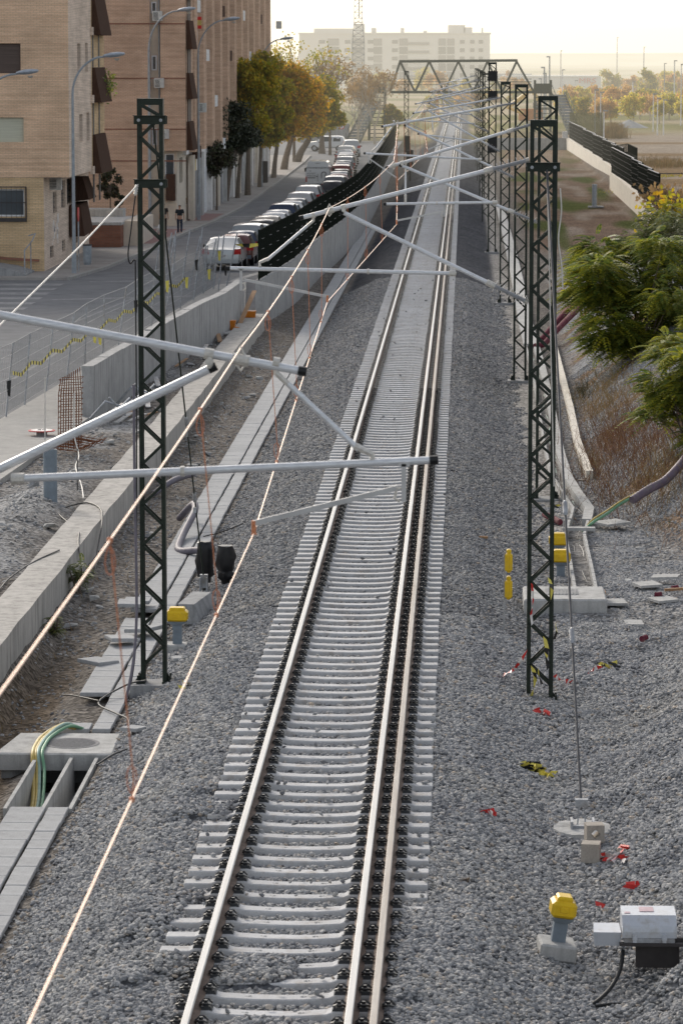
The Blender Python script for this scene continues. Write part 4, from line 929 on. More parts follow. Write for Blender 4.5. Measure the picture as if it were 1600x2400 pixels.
for s in (-1, 1):
    m = MB(); near = [p for p in DTP if p[1] < 72.7]
    for a, b in zip(near[:-1], near[1:]):
        m.merge(strip([a, (a[0]+(b[0]-a[0])*.95, a[1]+(b[1]-a[1])*.95)], s*.19, .055, -.95, -.56+random.uniform(-.008,.008)))
    m.build('side_slab', m_conc_l, r)
    strip([p for p in DTP if p[1] > 72.4], s*.17, .05 if s < 0 else .20, -.95, -.54, .006).build('side_slab', m_conc_l, r)
strip([p for p in DTP if p[1] < 125], 0, .34, -.95, -.86).build('trough_floor', m_conc, r)
MB().box(2.02-.02, 2.66, 70.85, 71.05, -.56, -.50).build('crosspiece', m_conc_l, r)
strip([p for p in DTP if p[1] > 117.5], 0, .5, -.60, -.52).build('cover', m_conc_l, r)
for k in range(11):
    pts = []; ph = random.uniform(0, 6); f1 = random.uniform(.8,1.7); off = random.uniform(-.12, .12)
    for (x, y) in dens(TP, .9):
        if y > 117: break
        pts.append((x+max(-.14,min(.14,off*(1 if y < 73 else .6)+.05*math.sin(y*f1+ph))), y, -.83+.02*k % .12+.02*math.sin(y*2+ph)))
    mt = m_cable_g if k % 4 else (m_cy if k == 0 else m_cgb)
    cable('trough_cable', pts, .016, mt, 'one of the tangled cables filling the winding trough on the right', group='cables in the winding trough', sub=3, k=6)
cable('ground_cable', [(2.45,71.9,-.72),(2.62,71.6,-.50),(2.95,72.2,-.38),(3.25,73.0,-.28),(3.6,73.3,-.14)], .030, m_cg, 'green and yellow cable running from the trough to the violet pipe')
cable('ground_cable', [(2.45,72.0,-.74),(2.62,71.7,-.455),(2.95,72.3,-.33),(3.25,73.05,-.235),(3.6,73.35,-.09)], .018, m_cy, 'thin yellow cable lying against the green one')
cable('corrugated_pipe', [(3.5,73.0,-.20),(3.85,73.4,-.03),(4.2,73.7,.12),(4.5,74.3,.32),(4.8,75.2,.52),(5.2,76,.8)], .095, m_pipe_p, 'violet grey corrugated pipe coming down the slope at the right edge', 'pipe')
cable('maroon_duct', [(2.35,117.0,-.52),(2.65,117.4,-.48),(2.95,118,-.22),(3.35,119.2,.08),(3.75,120.6,.34),(4.2,122.5,.60)], .10, m_pipe_r, 'nearer maroon duct curving up behind the big bush', 'duct', 'maroon ducts')
cable('maroon_duct', [(2.6,119.4,-.50),(2.85,119.8,-.25),(3.15,120.6,.02),(3.6,122,.36),(4.1,124,.68)], .10, m_pipe_r, 'farther maroon duct curving up behind the big bush', 'duct', 'maroon ducts')
cable('maroon_duct', [(1.72,74.2,-.66),(1.85,73.5,-.64),(2.02,72.9,-.66)], .07, m_pipe_r, 'stub of maroon pipe on the ground at the foot of the second mast', 'duct')
# narrow ditch curb
o = extr_path(dens([(2.98,81),(2.92,88),(3.0,97),(3.05,108),(3.1,120)], 1.2), .16, -.95, -.52, m_conc_warm, 'drain_kerb', top_noise=.015); tag(o, 'thin curved concrete drain edge along the toe of the slope', 'drain edge')
for y,x0,x1,lab in ((76.2,1.45,2.1,'flat concrete footing showing at the base of the second mast'),):
    pass
# scattered slabs, wood, pipes
def slab(x, y, z, sx, sy, rz, rx, mat, label, h=.045, name='flat_slab', cat='slab', group=None):
    c, s = math.cos(rz), math.sin(rz); m = MB(); m.box(-sx/2,sx/2,-sy/2,sy/2,0,h)
    m.v = [(x+a*c-b*s, y+a*s+b*c, z+q+a*rx) for a,b,q in m.v]; return tag(m.build(name, mat), label, cat, group)
for a in ((2.60,62.0,-.68,.55,.55,.1,0,'thin slab lying just right of the concrete inspection block'),(2.92,59.9,-.72,.30,.5,.05,0,'pale slab lying alone in the gravel right of the block'),(3.35,63.9,-.64,.42,.5,.3,.03,'upper pale slab near the right edge of the litter patch'),(3.72,64.6,-.60,.5,.4,-.2,.06,'slab at the right edge above the maroon pipe stub'),(3.55,62.2,-.66,.4,.45,.4,.03,'lower pale slab near the right edge'),(3.05,72.3,-.60,.55,.6,.5,.05,'pale slab under the green cable')):
    slab(*a[:7], m_conc_l, a[7])
for a in ((2.52,62.9,-.62,.04,.5,.05,0,'short pale batten standing by the trough end'),(.40,68.6,-.42,.17,.05,-.3,0,'short wood offcut on the ballast beside the track'),(3.78,62.9,-.58,.35,.06,.15,.05,'timber offcut near the right edge'),(-4.05,47.0,-.70,.14,.04,.1,0,'small wood offcut in the gravel at lower left')):
    slab(*a[:7], m_wood, a[7], name='wood_offcut', cat='wood offcut')
for x,y,z,rz,lab in ((2.96,58.0,-.66,.8,'maroon pipe stub in the gravel at right'),(3.75,63.1,-.57,.2,'maroon pipe stub at the right edge by the slabs'),(3.42,62.5,-.60,-.3,'maroon pipe stub between the pale slabs')):
    c,s=math.cos(rz),math.sin(rz); m = MB().tube([(x,y,z),(x+.12*c,y+.12*s,z+.02)], .045, 12); m.tube([(x-.004*c,y-.004*s,z),(x+.02*c,y+.02*s,z)], .052, 12); tag(m.build('pipe_stub', m_pipe_r), lab, 'pipe stub')
# concrete hollow blocks
def hollow(x, y, z, s, rz, label, open_front=True):
    m = MB(); a = s/2; t = .055
    m.box(-a,a,-.11,.11,0,t); m.box(-a,a,-.11,.11,s-t,s); m.box(-a,-a+t,-.11,.11,t,s-t); m.box(a-t,a,-.11,.11,t,s-t)
    q = .05
    for sx in (-1,1):
        for sz in (0,1):
            cx = sx*(a-t); cz = t if sz == 0 else s-t; m.prism([(cx,cz),(cx-sx*q,cz),(cx,cz+(q if sz==0 else -q))], -.108, .108)
    c_, s_ = math.cos(rz), math.sin(rz); m.v = [(x+p*c_-q_*s_, y+p*s_+q_*c_, z+w) for p,q_,w in m.v]
    return tag(m.build('hollow_block', m_block), label, 'concrete block', 'hollow concrete blocks')
hollow(1.63, 42.85, -.71, .22, .12, 'farther hollow concrete block, its square hole facing the camera')
hollow(1.55, 41.75, -.71, .23, 1.45, 'nearer hollow concrete block, its blank side facing the camera')
# point machine
r = empty('point_machine', (1.98, 36.7, -.5), 'silver metal machine case over a dark pit, bottom right', 'machine case')
m = MB().prism([(36.42,-.315),(36.42,-.25),(36.44,-.19),(36.56,-.10),(36.98,-.10),(37.02,-.19),(37.02,-.315)], 1.69, 2.26, 'x'); m.build('housing', m_case, r)
m = MB().box(1.71,2.24,36.415,37.0,-.365,-.317)
m.build('lower_case', m_steel, r)
m = MB()
for x in (1.82, 2.13): m.box(x-.02,x+.02,36.395,36.42,-.36,-.27); m.box(x-.026,x+.026,36.385,36.40,-.33,-.30)
m.build('latch', m_case, r)
m = MB().hull([(1.40,36.5,-.42),(1.67,36.5,-.42),(1.40,36.8,-.42),(1.67,36.8,-.42),(1.39,36.48,-.27),(1.68,36.48,-.27),(1.40,36.82,-.25),(1.67,36.82,-.25)]); m.build('side_box', m_case, r)
m = MB().box(1.66,2.7,36.40,36.47,-.40,-.367); m.box(2.24,2.9,36.5,36.56,-.38,-.33); m.build('support_beam', m_iron, r)
MB().box(1.84,2.3,36.60,36.64,-.68,-.40).build('pit_back', m_iron, r)
m = MB().box(1.88,2.03,36.7,36.9,-.098,-.092); m.box(1.72,1.78,36.62,36.68,-.098,-.093); m.build('paper_label', m_paper, r)
cable('black_cable', [(1.70,36.45,-.46),(1.66,36.2,-.60),(1.56,35.9,-.70),(1.42,35.6,-.76),(1.30,35.45,-.80)], .022, m_cable_b, 'thick black cable curving from the silver case into the gravel')
cable('black_cable', [(2.1,35.95,-.80),(1.8,35.75,-.84),(1.55,35.5,-.78),(1.38,35.42,-.78)], .018, m_cable_b, 'second black cable lying in the hollow below the silver case')
# barrier tape
def tape(name, pts, w, mats, label, group=None, cat='barrier tape', seg=.16, twist=2.0):
    r = empty(name, pts[0], label, cat, group); P = [Vector(p) for p in pts]; out = [P[0]]
    for a, b in zip(P[:-1], P[1:]):
        n = max(1, int((b-a).length/(seg/2)))
        for i in range(1, n+1): out.append(a+(b-a)*i/n)
    ms = [MB(), MB()]
    for i in range(len(out)-1):
        a, b = out[i], out[i+1]; t = (b-a).normalized()
        def wv(k):
            an = math.sin(k*twist*.37+len(pts))*1.3; u = Vector((0,0,1))*math.cos(an)+Vector((.6,.8,0))*math.sin(an); return u*(w/2)
        ms[(i//1) % 2].quad(a-wv(i), b-wv(i+1), b+wv(i+1), a+wv(i))
    ms[0].build('coloured_band', mats[0], r, fix=False); 
    if ms[1].f: ms[1].build('contrast_band', mats[1], r, fix=False)
    return r
YK = (m_tape_y, m_tape_k); RW = (m_tape_r, m_tape_w)
tape('barrier_tape', [(.97,52.85,-.02),(.90,52.8,-.12),(.80,52.9,-.28),(.70,53.2,-.40),(.64,53.3,-.46),(.66,53.6,-.48),(.60,53.5,-.54),(.55,53.3,-.62),(.53,53.1,-.72)], .07, RW, 'red and white tape trailing left from the foot of the nearest right mast')
tape('barrier_tape', [(1.40,53.2,-.44),(1.55,53.6,-.60),(1.72,54.0,-.68),(1.80,54.6,-.70),(1.92,54.4,-.71),(2.02,55.0,-.68),(2.12,55.2,-.66),(2.2,55.3,-.66)], .08, RW, 'red and white tape lying on the gravel right of the nearest mast')
tape('barrier_tape', [(1.04,52.82,1.02),(1.06,52.8,.8),(1.03,52.8,.55),(1.05,52.8,.40)], .06, RW, 'red and white tape hanging on the left leg of the nearest right mast')
tape('barrier_tape', [(1.30,52.82,1.1),(1.34,52.78,.95),(1.32,52.78,.82),(1.29,52.76,.72)], .10, YK, 'yellow and black tape flapping on the right leg of the nearest mast, upper scrap')
tape('barrier_tape', [(1.24,52.8,.20),(1.27,52.76,.05),(1.25,52.76,-.12),(1.30,52.76,-.25)], .12, YK, 'yellow and black tape scrap inside the nearest mast, middle')
tape('barrier_tape', [(1.06,52.8,-.25),(1.10,52.76,-.40),(1.05,52.76,-.62),(1.02,52.8,-.78)], .12, YK, 'yellow and black tape at the very foot of the nearest mast')
tape('barrier_tape', [(1.14,52.8,-.30),(1.18,52.76,-.42),(1.2,52.76,-.5)], .10, YK, 'small yellow tape scrap beside the mast foot')
tape('barrier_tape', [(1.40,52.8,.42),(1.42,52.78,.3),(1.38,52.8,.18)], .06, YK, 'yellow tape end flapping outside the right leg of the nearest mast')
def heap(x, y, n, s, mats, label, group=None):
    r = empty('tape_scrap', (x,y,gz(x,y)), label, 'tape scrap', group); ms = [MB(), MB()]
    for i in range(n):
        a = Vector((x+random.gauss(0,s), y+random.gauss(0,s*1.6), 0)); a.z = gz(a.x,a.y)+random.uniform(.03,.07); d = Vector((random.uniform(-1,1), random.uniform(-1,1), random.uniform(-.1,.3))).normalized()*random.uniform(.05,.11); w = Vector((random.uniform(-.6,.6), random.uniform(-.6,.6), .6)).normalized()*.03
        ms[0 if i % 3 else 1].quad(a-d-w, a+d-w, a+d*.9+w, a-d+w)
    ms[0].build('coloured_scraps', mats[0], r, fix=False); ms[1].build('contrast_scraps', mats[1], r, fix=False)
heap(1.0, 47.0, 34, .085, YK, 'heap of torn yellow and black tape on the gravel below the nearest mast')
heap(2.3, 55.6, 8, .10, YK, 'few scraps of yellow tape on the gravel near the right edge'); heap(.35, 42.9, 7, .03, RW, 'small red and white tape scrap on the gravel beside the track')
heap(1.85, 41.6, 16, .09, RW, 'red and white tape scraps by the hollow blocks'); heap(1.62, 39.7, 3, .02, RW, 'tiny red scrap below the hollow blocks'); heap(1.98, 40.0, 3, .03, RW, 'small red scrap right of the hollow blocks')
heap(1.15, 51.6, 8, .05, RW, 'red scrap just in front of the nearest mast foot'); heap(-4.2, 52.9, 10, .07, (m_tape_w, m_tape_y), 'crumpled white and yellow litter right of the left mast foot'); heap(.05, 38.9, 4, .02, (m_straw, m_tape_w), 'small straw-coloured scrap on the ballast near the track'); heap(2.0,75.8,3,.03,YK,'yellow tape scrap hung at the second mast foot')
for i in range(24):
    x = random.uniform(2.6, 4.6); y = random.uniform(62, 84); z = gz(x,y); s = random.uniform(.03,.09)
    m = MB().hull([(x+random.uniform(-s,s)*1.4, y+random.uniform(-s,s), z+random.uniform(0,s*.8)) for _ in range(10)])
    tag(m.build('pale_rubble', [m_conc_l, m_debris, m_block][i % 3]), 'pale lump of rubble or plastic on the slope at right', 'rubble', 'pale rubble on the right slope')
# ------------------------------------------------------------------ plants on the slope
def ailanthus(cx, cy, zb, H, R, n, mat, label, seed, leaf=.45, stems=14, flat=.8, clumps=24, mat2=None):
    rr = random.Random(seed); r = empty('bush', (cx,cy,zb), label, 'bush'); m = MB(); tips = []
    cl = [Vector((cx+rr.uniform(-R,R)*.8, cy+rr.uniform(-R,R)*.9, zb+H*rr.uniform(.06,.95))) for _ in range(clumps)]
    for c in cl:
        b = Vector((cx+(c.x-cx)*.25+rr.uniform(-.1,.1), cy+(c.y-cy)*.25, zb)); mid = b.lerp(c, .55)+Vector((rr.uniform(-.1,.1), rr.uniform(-.1,.1), .1))
        m.tube([b, mid, c], [.022,.015,.006], 5)
    m.build('stems', m_bark, r)
    def foliage(sel, mt, nm_):
        f = MB()
        for k in range(sel):
            c = rr.choice(cl); d = Vector((rr.gauss(0,1), rr.gauss(0,1), rr.gauss(.25,.8))).normalized(); rad = R*.34*rr.uniform(.25,1)
            yl = rr.random(); p = c + Vector((d.x*rad, d.y*rad, d.z*rad*flat))
            dr = Vector((d.x+rr.uniform(-.4,.4), d.y+rr.uniform(-.4,.4), rr.uniform(-.25,.35))).normalized(); L_ = leaf*rr.uniform(.6,1.15); side = dr.cross(Vector((0,0,1))).normalized(); N = 8
            for j in range(1, N+1):
                t = j/N; q = p + dr*(L_*t) + Vector((0,0,-.45*L_*t*t)); ll = leaf*.25*math.sin(PI*min(.95, t*.75+.22))
                for s in (-1, 1):
                    dd = (side*s + dr*.35 + Vector((0,0,-.35))).normalized()*ll; w = dr*(leaf*.075)
                    f.v += [tuple(q), tuple(q+dd*.5+w), tuple(q+dd), tuple(q+dd*.5-w)]; b_ = len(f.v)-4; f.f.append((b_,b_+1,b_+2,b_+3))
        f.build(nm_, mt, r, fix=False)
    foliage(n, mat, 'foliage')
    if mat2: foliage(n//2, mat2, 'yellowing_foliage')
    return r
m_ailY = leaf_mat('yellow_green_leaves', [(.36,.38,.05), (.50,.46,.05), (.26,.32,.05)], .5)
ailanthus(4.9, 101, .65, 3.3, 1.95, 2700, m_ail, 'large feathery green bush rising behind the gravel slope, yellowing on its left', 1, leaf=.62,  mat2=m_ailY)
ailanthus(6.3, 104, 1.1, 3.3, 1.9, 3200, m_ail2, 'darker dense green bush at the right edge beside the feathery one', 2, leaf=.40)
ailanthus(5.05, 76.5, .45, 2.5, 1.15, 1500, m_ail, 'nearer feathery green bush leaning in at the right edge', 3, leaf=.5,  mat2=m_ailY)
ailanthus(5.6, 92, 1.2, 1.2, .6, 260, m_ailY, 'sparse yellow shoots on the crest between the bushes', 4, clumps=7)
ailanthus(-7.15, 64.8, -1.0, .75, .26, 110, m_ail2, 'weed sprouting against the foundation wall left of the mast', 6, leaf=.25, clumps=5)
ailanthus(-7.05, 60.8, -1.05, .42, .16, 60, m_ail2, 'small fern-like weed lower on the foundation wall face', 7, leaf=.22, clumps=4)
def brush(name, cx, cy, rx, ry, n, hmin, hmax, mat, label, cat, seed, lean=.5, w=.006, follow=True):
    rr = random.Random(seed); m = MB()
    for _ in range(n):
        x = cx+rr.gauss(0,rx*.5); y = cy+rr.gauss(0,ry*.5); z = gz(x,y)-.02; h = rr.uniform(hmin,hmax); p = Vector((x,y,z)); d = Vector((rr.gauss(0,lean), rr.gauss(0,lean), 1)).normalized()
        q = p+d*h*.55; s = p+d*h+Vector((rr.gauss(0,.12),rr.gauss(0,.12),-.05))*h; sd = Vector((rr.uniform(-1,1), rr.uniform(-.4,.4), 0)).normalized()*w
        m.quad(p-sd,p+sd,q+sd*.7,q-sd*.7); m.quad(q-sd*.7,q+sd*.7,s+sd*.2,s-sd*.2)
        for b in range(rr.randint(1,4)):
            t = rr.uniform(.3,.95); a = p.lerp(q, t*1.0) if t < .6 else q.lerp(s, (t-.6)/.4); e = a+Vector((rr.gauss(0,.5),rr.gauss(0,.5),rr.uniform(.1,.7))).normalized()*h*rr.uniform(.15,.35)
            m.quad(a-sd*.5,a+sd*.5,e+sd*.3,e-sd*.3)
    return tag(m.build(name, mat, fix=False), label, cat)
brush('dry_brush', 4.1, 82, 1.6, 9, 1700, .25, .85, m_dry, 'tangle of dry reddish brush on the slope above the green cable', 'dry brush', 1)
brush('dry_brush', 3.6, 86.5, .5, 6, 200, .25, .7, m_dry, 'dry red-brown weeds lower down at the toe of the slope', 'dry brush', 2)
brush('dry_brush', 4.6, 74.5, .9, 3, 420, .15, .5, m_straw, 'brown scrub on the soil around the violet pipe', 'dry brush', 17)
brush('dry_grass', 3.9, 95, .9, 9, 900, .2, .55, m_straw, 'straw-coloured dry grass running up the slope below the big bush', 'dry grass', 3)
brush('dry_grass', 3.4, 101, .22, 3, 160, .15, .35, m_leafdr, 'dark green tuft of grass by the curved drain edge', 'grass tuft', 4)
brush('dry_grass', 4.1, 77.2, .7, 2.5, 500, .12, .40, m_straw, 'short dry stalks at the bottom of the slope by the slabs', 'dry grass', 5)
brush('dry_grass', 3.0, 84, .3, 5, 300, .1, .35, m_straw, 'dead stalks in the ditch below the red brush', 'dry grass', 6)
brush('weeds', -6.9, 58.5, .18, 9, 60, .06, .18, m_straw, 'small green weeds along the raw earth cut', 'weeds', 8)
brush('weeds', -6.9, 100, .5, 40, 380, .06, .25, m_straw, 'scattered dry weeds at the foot of the foundation wall', 'weeds', 9)
# ------------------------------------------------------------------ street
ZR = -.50
def sheet(pts, z, mat, name, kind='structure', label=None, cat=None):
    m = MB(); n = len(m.v)
    for x, y in pts: m.v.append((x, y, z))
    m.f.append(tuple(range(len(pts))))
    o = m.build(name, mat); tag(o, label, cat, kind=kind); return o
sheet([(-13.0,60),(-7.9,131),(-7.9,140),(-7.3,146),(-6.6,181),(-6.3,216),(-6.6,262),(-7.0,300),(-7.3,420),(-70,420),(-70,60)], ZR, m_asphalt, 'road')
def raised(pts, z0, z1, mat, name):
    m = MB(); n = len(pts)
    for z in (z0, z1):
        for x, y in pts: m.v.append((x, y, z))
    m.f.append(tuple(range(n, 2*n)))
    for i in range(n): j = (i+1) % n; m.f.append((i, j, n+j, n+i))
    o = m.build(name, mat); tag(o, kind='structure'); return o
kerbline = [(-17.0,151.5),(-16.2,160),(-15.6,176),(-15.2,192),(-14.6,206),(-14.25,225),(-14.35,250),(-14.5,280),(-14.9,330),(-15.3,352)]
pv = raised([(-34,151.5)]+kerbline+[(-18,352),(-34,352)], -.56, -.38, m_pave, 'pavement')
kb = extr_path([(x+.13, y) for x, y in kerbline], .14, -.56, -.365, m_kerb, 'kerb'); tag(kb, kind='structure')
sheet([(-22,182),(-15.85,180),(-15.5,190),(-15.35,196),(-22,196)], -.374, m_pavered, 'red_paving')
sheet([(-17.0,206),(-14.8,206.5),(-14.6,216),(-17.0,216)], -.374, m_pavered, 'red_paving')
raised([(-13.0,60),(-12.05,92),(-11.6,104),(-10.6,140),(-10.3,148),(-9.2,150),(-8.1,131),(-8.45,122),(-9.0,108),(-9.8,92),(-11.0,60)], -.58, -.44, m_kerb, 'verge')
# road markings
m = MB()
for i in range(7):   # zebra on the side street
    x0 = -22.5; y0 = 130.5+i*2.9; m.quad((x0,y0,ZR+.004),(-16.6-.05*i,y0,ZR+.004),(-16.55-.05*i,y0+1.3,ZR+.004),(x0,y0+1.3,ZR+.004))
for (x0,y0,x1,y1,w) in ((-16.2,139,-10.8,141.5,.5),(-14.2,124,-12.4,150,.12),(-15.9,150.5,-11.6,152,.35),(-10.0,150.5,-9.0,158,.35),(-13.3,104,-12.9,121,.12)):
    t = Vector((x1-x0,y1-y0)).normalized(); n_ = Vector((t.y,-t.x))*w/2
    m.quad((x0-n_.x,y0-n_.y,ZR+.004),(x1-n_.x,y1-n_.y,ZR+.004),(x1+n_.x,y1+n_.y,ZR+.004),(x0+n_.x,y0+n_.y,ZR+.004))
for i in range(4):
    y0 = 207+i*2.4; m.quad((-14.5,y0,ZR+.004),(-10.9,y0,ZR+.004),(-10.9,y0+1.0,ZR+.004),(-14.5,y0+1.0,ZR+.004))
o = m.build('road_marking', m_paint); tag(o, kind='structure')
# temporary mesh fence with tape
tf = empty('temporary_fence', (-12.3,88,-.45), 'leaning temporary site fence of thin posts hung with yellow and black tape', 'site fence')
FPX = [(-12.35,86.0),(-12.0,92.3),(-11.9,95.5),(-11.8,99.6),(-11.65,103.5),(-11.55,107.5),(-11.4,111.5),(-11.3,115.5),(-11.15,120),(-11.0,124.5),(-10.9,129),(-10.7,133.5),(-10.55,138),(-10.45,142),(-10.35,146)]
rr = random.Random(3); tops = []
for i, (x, y) in enumerate(FPX):
    lx = rr.uniform(.05,.32); h = 1.95; MB().tube([(x,y,-.45),(x+lx,y+.1,-.45+h)], .024, 6).build('post', m_steel, tf); tops.append((x+lx,y+.1,-.45+h))
m = MB()
for i in range(len(FPX)-1):
    a0 = Vector((*FPX[i],-.35)); a1 = Vector(tops[i]); b0 = Vector((*FPX[i+1],-.35)); b1 = Vector(tops[i+1])
    for k in range(7): t = k/6; m.bar(a0.lerp(a1,t), b0.lerp(b1,t), .010, .010, (0,0,1))
    for k in range(22): t = k/21; m.bar(a0.lerp(b0,t), a1.lerp(b1,t), .008, .008, (0,1,0))
m.build('wire_mesh', m_mesh, tf)
tp = []
for i, (x, y) in enumerate(FPX[1:12]):
    tp.append((x+.2,y-.05,.72)); 
    if i < 10: x2,y2 = FPX[i+2]; tp.append(((x+x2)/2+.17,(y+y2)/2,.52))
ms = [MB(), MB()]; kk = 0
for a, b in zip(tp[:-1], tp[1:]):
    a = Vector(a); b = Vector(b); n = 7
    for q in range(n):
        p0 = a.lerp(b,q/n); p1 = a.lerp(b,(q+1)/n); ms[kk % 2].quad(p0+Vector((0,0,-.05)), p1+Vector((0,0,-.05)), p1+Vector((0,0,.05)), p0+Vector((0,0,.05))); kk += 1
ms[0].build('tape_band', m_tape_y, tf, fix=False); ms[1].build('dark_tape_band', m_tape_k, tf, fix=False)
for i, (x,y) in enumerate([(-11.98,92.4),(-11.3,107.6),(-11.2,108.2),(-11.0,118),(-10.7,127),(-10.55,134),(-10.4,137),(-10.2,141),(-10.1,145.5),(-9.95,147)]):
    z = [.5,.7,.6,.9,1.0,.7,1.2,.6,1.1,.4][i]; MB().quad((x,y-.1,z),(x+.13,y-.1,z+.02),(x+.10,y-.1,z-.42),(x+.03,y-.1,z-.38)).build('tape_end', m_tape_y if i % 3 else m_tape_k, tf, fix=False)
# leaning bundle of posts near the silver car
for i in range(12):
    x = -12.6+.26*i; y = 144+rr.uniform(-1.5,2.5); o = MB().tube([(x,y,-.5),(x+rr.uniform(.1,.5),y+.3,rr.uniform(1.4,2.1))], .028, 6).build('fence_post', m_steel); tag(o, 'thin leaning steel post in the cluster in front of the silver car', 'steel post', 'leaning fence posts by the silver car')
tape('barrier_tape', [(-10.1,157.0,.75),(-9.5,157.2,.70),(-9.0,157,.78),(-8.4,156.6,.72),(-7.9,156,.80)], .20, YK, 'yellow and black tape stretched behind the silver car to the fence', seg=.55)
# ------------------------------------------------------------------ street lamps
def lamp(x, y, h, arm, label, zb=-.40, r0=.075):
    r = empty('street_lamp', (x,y,zb), label, 'street lamp', 'tall curved street lamps')
    pts = [(x,y,zb),(x,y,zb+h*.45),(x,y,zb+h*.80)]; n = 8
    for i in range(1, n+1):
        t = i/n; a = t*PI/2*.82; pts.append((x+arm*(1-math.cos(a))*.95, y, zb+h*.80+h*.17*math.sin(a)))
    e = pts[-1]; pts.append((e[0]+.35, y, e[2]+.03)); 
    rr_ = [r0*1.1, r0*.95, r0*.72]+[r0*.62]*n+[r0*.5]
    smooth_angle(MB().tube(pts, rr_, 10).build('pole', m_lamp, r), 50)
    e = pts[-1]; m = MB(); K = 10
    prof = [(-.1,.05),(.0,.10),(.25,.155),(.55,.15),(.80,.08),(.86,.02)]
    for d, q in prof:
        for j in range(K):
            a = 2*PI*j/K; m.v.append((e[0]+d, y+q*1.3*math.cos(a), e[2]+.05+q*.75*math.sin(a)+d*.10))
    for i in range(len(prof)-1):
        for j in range(K): m.f.append((i*K+j, i*K+(j+1) % K, (i+1)*K+(j+1) % K, (i+1)*K+j))
    m.f.append(tuple(range(K))); m.f.append(tuple((len(prof)-1)*K+j for j in range(K))); hd = smooth_angle(m.build('lamp_head', m_lamphead, r), 50)
    m = MB(); m.lathe((e[0]+.5, y, e[2]-.10), [(.03,-.07),(.10,-.04),(.13,.03)], 12); smooth_angle(m.build('lens', m_lens, hd), 50)
    MB().box(x-r0*1.3,x+r0*1.3,y-r0*1.3,y+r0*1.3,zb,zb+.9).build('base_sleeve', m_lamp, r)
    return r
lamp(-17.05,154.8,9.75,1.6,'street lamp standing at the corner of the tan brick building')
lamp(-20.45,150,9.0,1.9,'street lamp reaching in from the left edge, only its arm and head in view')
lamp(-16.75,189,12.3,1.9,'tall street lamp rising behind the left lattice mast')
lamp(-15.5,207.4,12.0,1.8,'tall street lamp in front of the white striped apartment facade')
lamp(-14.95,262,11.2,1.7,'farther street lamp whose head shows beside the autumn trees')
# ------------------------------------------------------------------ buildings
def wall_y(m_wall, x0, x1, y, z0, z1, holes, depth=.22, rev=None):
    """wall facing the camera at Y=y with rectangular holes (x0,x1,z0,z1)"""
    xs_ = sorted({x0, x1, *[h[0] for h in holes], *[h[1] for h in holes]}); zs_ = sorted({z0, z1, *[h[2] for h in holes], *[h[3] for h in holes]})
    xs_ = [q for q in xs_ if x0 <= q <= x1]; zs_ = [q for q in zs_ if z0 <= q <= z1]
    for a, b in zip(xs_[:-1], xs_[1:]):
        for c, d in zip(zs_[:-1], zs_[1:]):
            cx, cz = (a+b)/2, (c+d)/2
            if any(h[0] < cx < h[1] and h[2] < cz < h[3] for h in holes): continue
            m_wall.quad((a,y,c),(b,y,c),(b,y,d),(a,y,d))
    for h in holes:
        a, b, c, d = h; Y2 = y+depth; m_wall.quad((a,y,c),(a,Y2,c),(a,Y2,d),(a,y,d)); m_wall.quad((b,y,c),(b,y,d),(b,Y2,d),(b,Y2,c)); m_wall.quad((a,y,d),(a,Y2,d),(b,Y2,d),(b,y,d)); m_wall.quad((a,y,c),(b,y,c),(b,Y2,c),(a,Y2,c))
def wall_x(m_wall, x, y0, y1, z0, z1, holes, depth=.22):
    """wall facing +X at X=x, holes (y0,y1,z0,z1)"""
    t = MB(); wall_y(t, y0, y1, 0, z0, z1, holes, depth); m_wall.f += [tuple(i+len(m_wall.v) for i in f) for f in t.f]; m_wall.v += [(x-b, a, c) for a, b, c in t.v]
def win(parent, axis, u0, u1, pos, z0, z1, mat, depth=.15, frame=None, name='window', mull=1):
    g = MB(); 
    if axis == 'y': g.box(u0+.002,u1-.002,pos+depth,pos+depth+.03,z0+.002,z1-.002)
    else: g.box(pos-depth-.03,pos-depth,u0+.002,u1-.002,z0+.002,z1-.002)
    o = g.build(name, mat, parent)
    if frame:
        f = MB(); t = .07
        segs = [(u0,u0+t,z0,z1),(u1-t,u1,z0,z1),(u0+t,u1-t,z0,z0+t),(u0+t,u1-t,z1-t,z1)]+[((u0+(u1-u0)*k/(mull+1))-t*.6,(u0+(u1-u0)*k/(mull+1))+t*.6,z0+t,z1-t) for k in range(1,mull+1)]
        for a,b,c,d in segs:
            if axis == 'y': f.box(a,b,pos+depth-.05,pos+depth-.003,c,d)
            else: f.box(pos-depth+.003,pos-depth+.05,a,b,c,d)
        f.build('frame', frame, o)
    return o
def acunit(parent, x, y, z, w=.75, face='y'):
    m = MB().rbox(x-w/2,x+w/2,y-.3,y,z,z+.55,.02); o = m.build('air_conditioner', m_ac, parent)
    g = MB()
    for k in range(6): g.box(x-w/2+.06,x+w/2-.22,y-.312,y-.302,z+.08+k*.07,z+.11+k*.07)
    g.build('grille', m_iron, o)
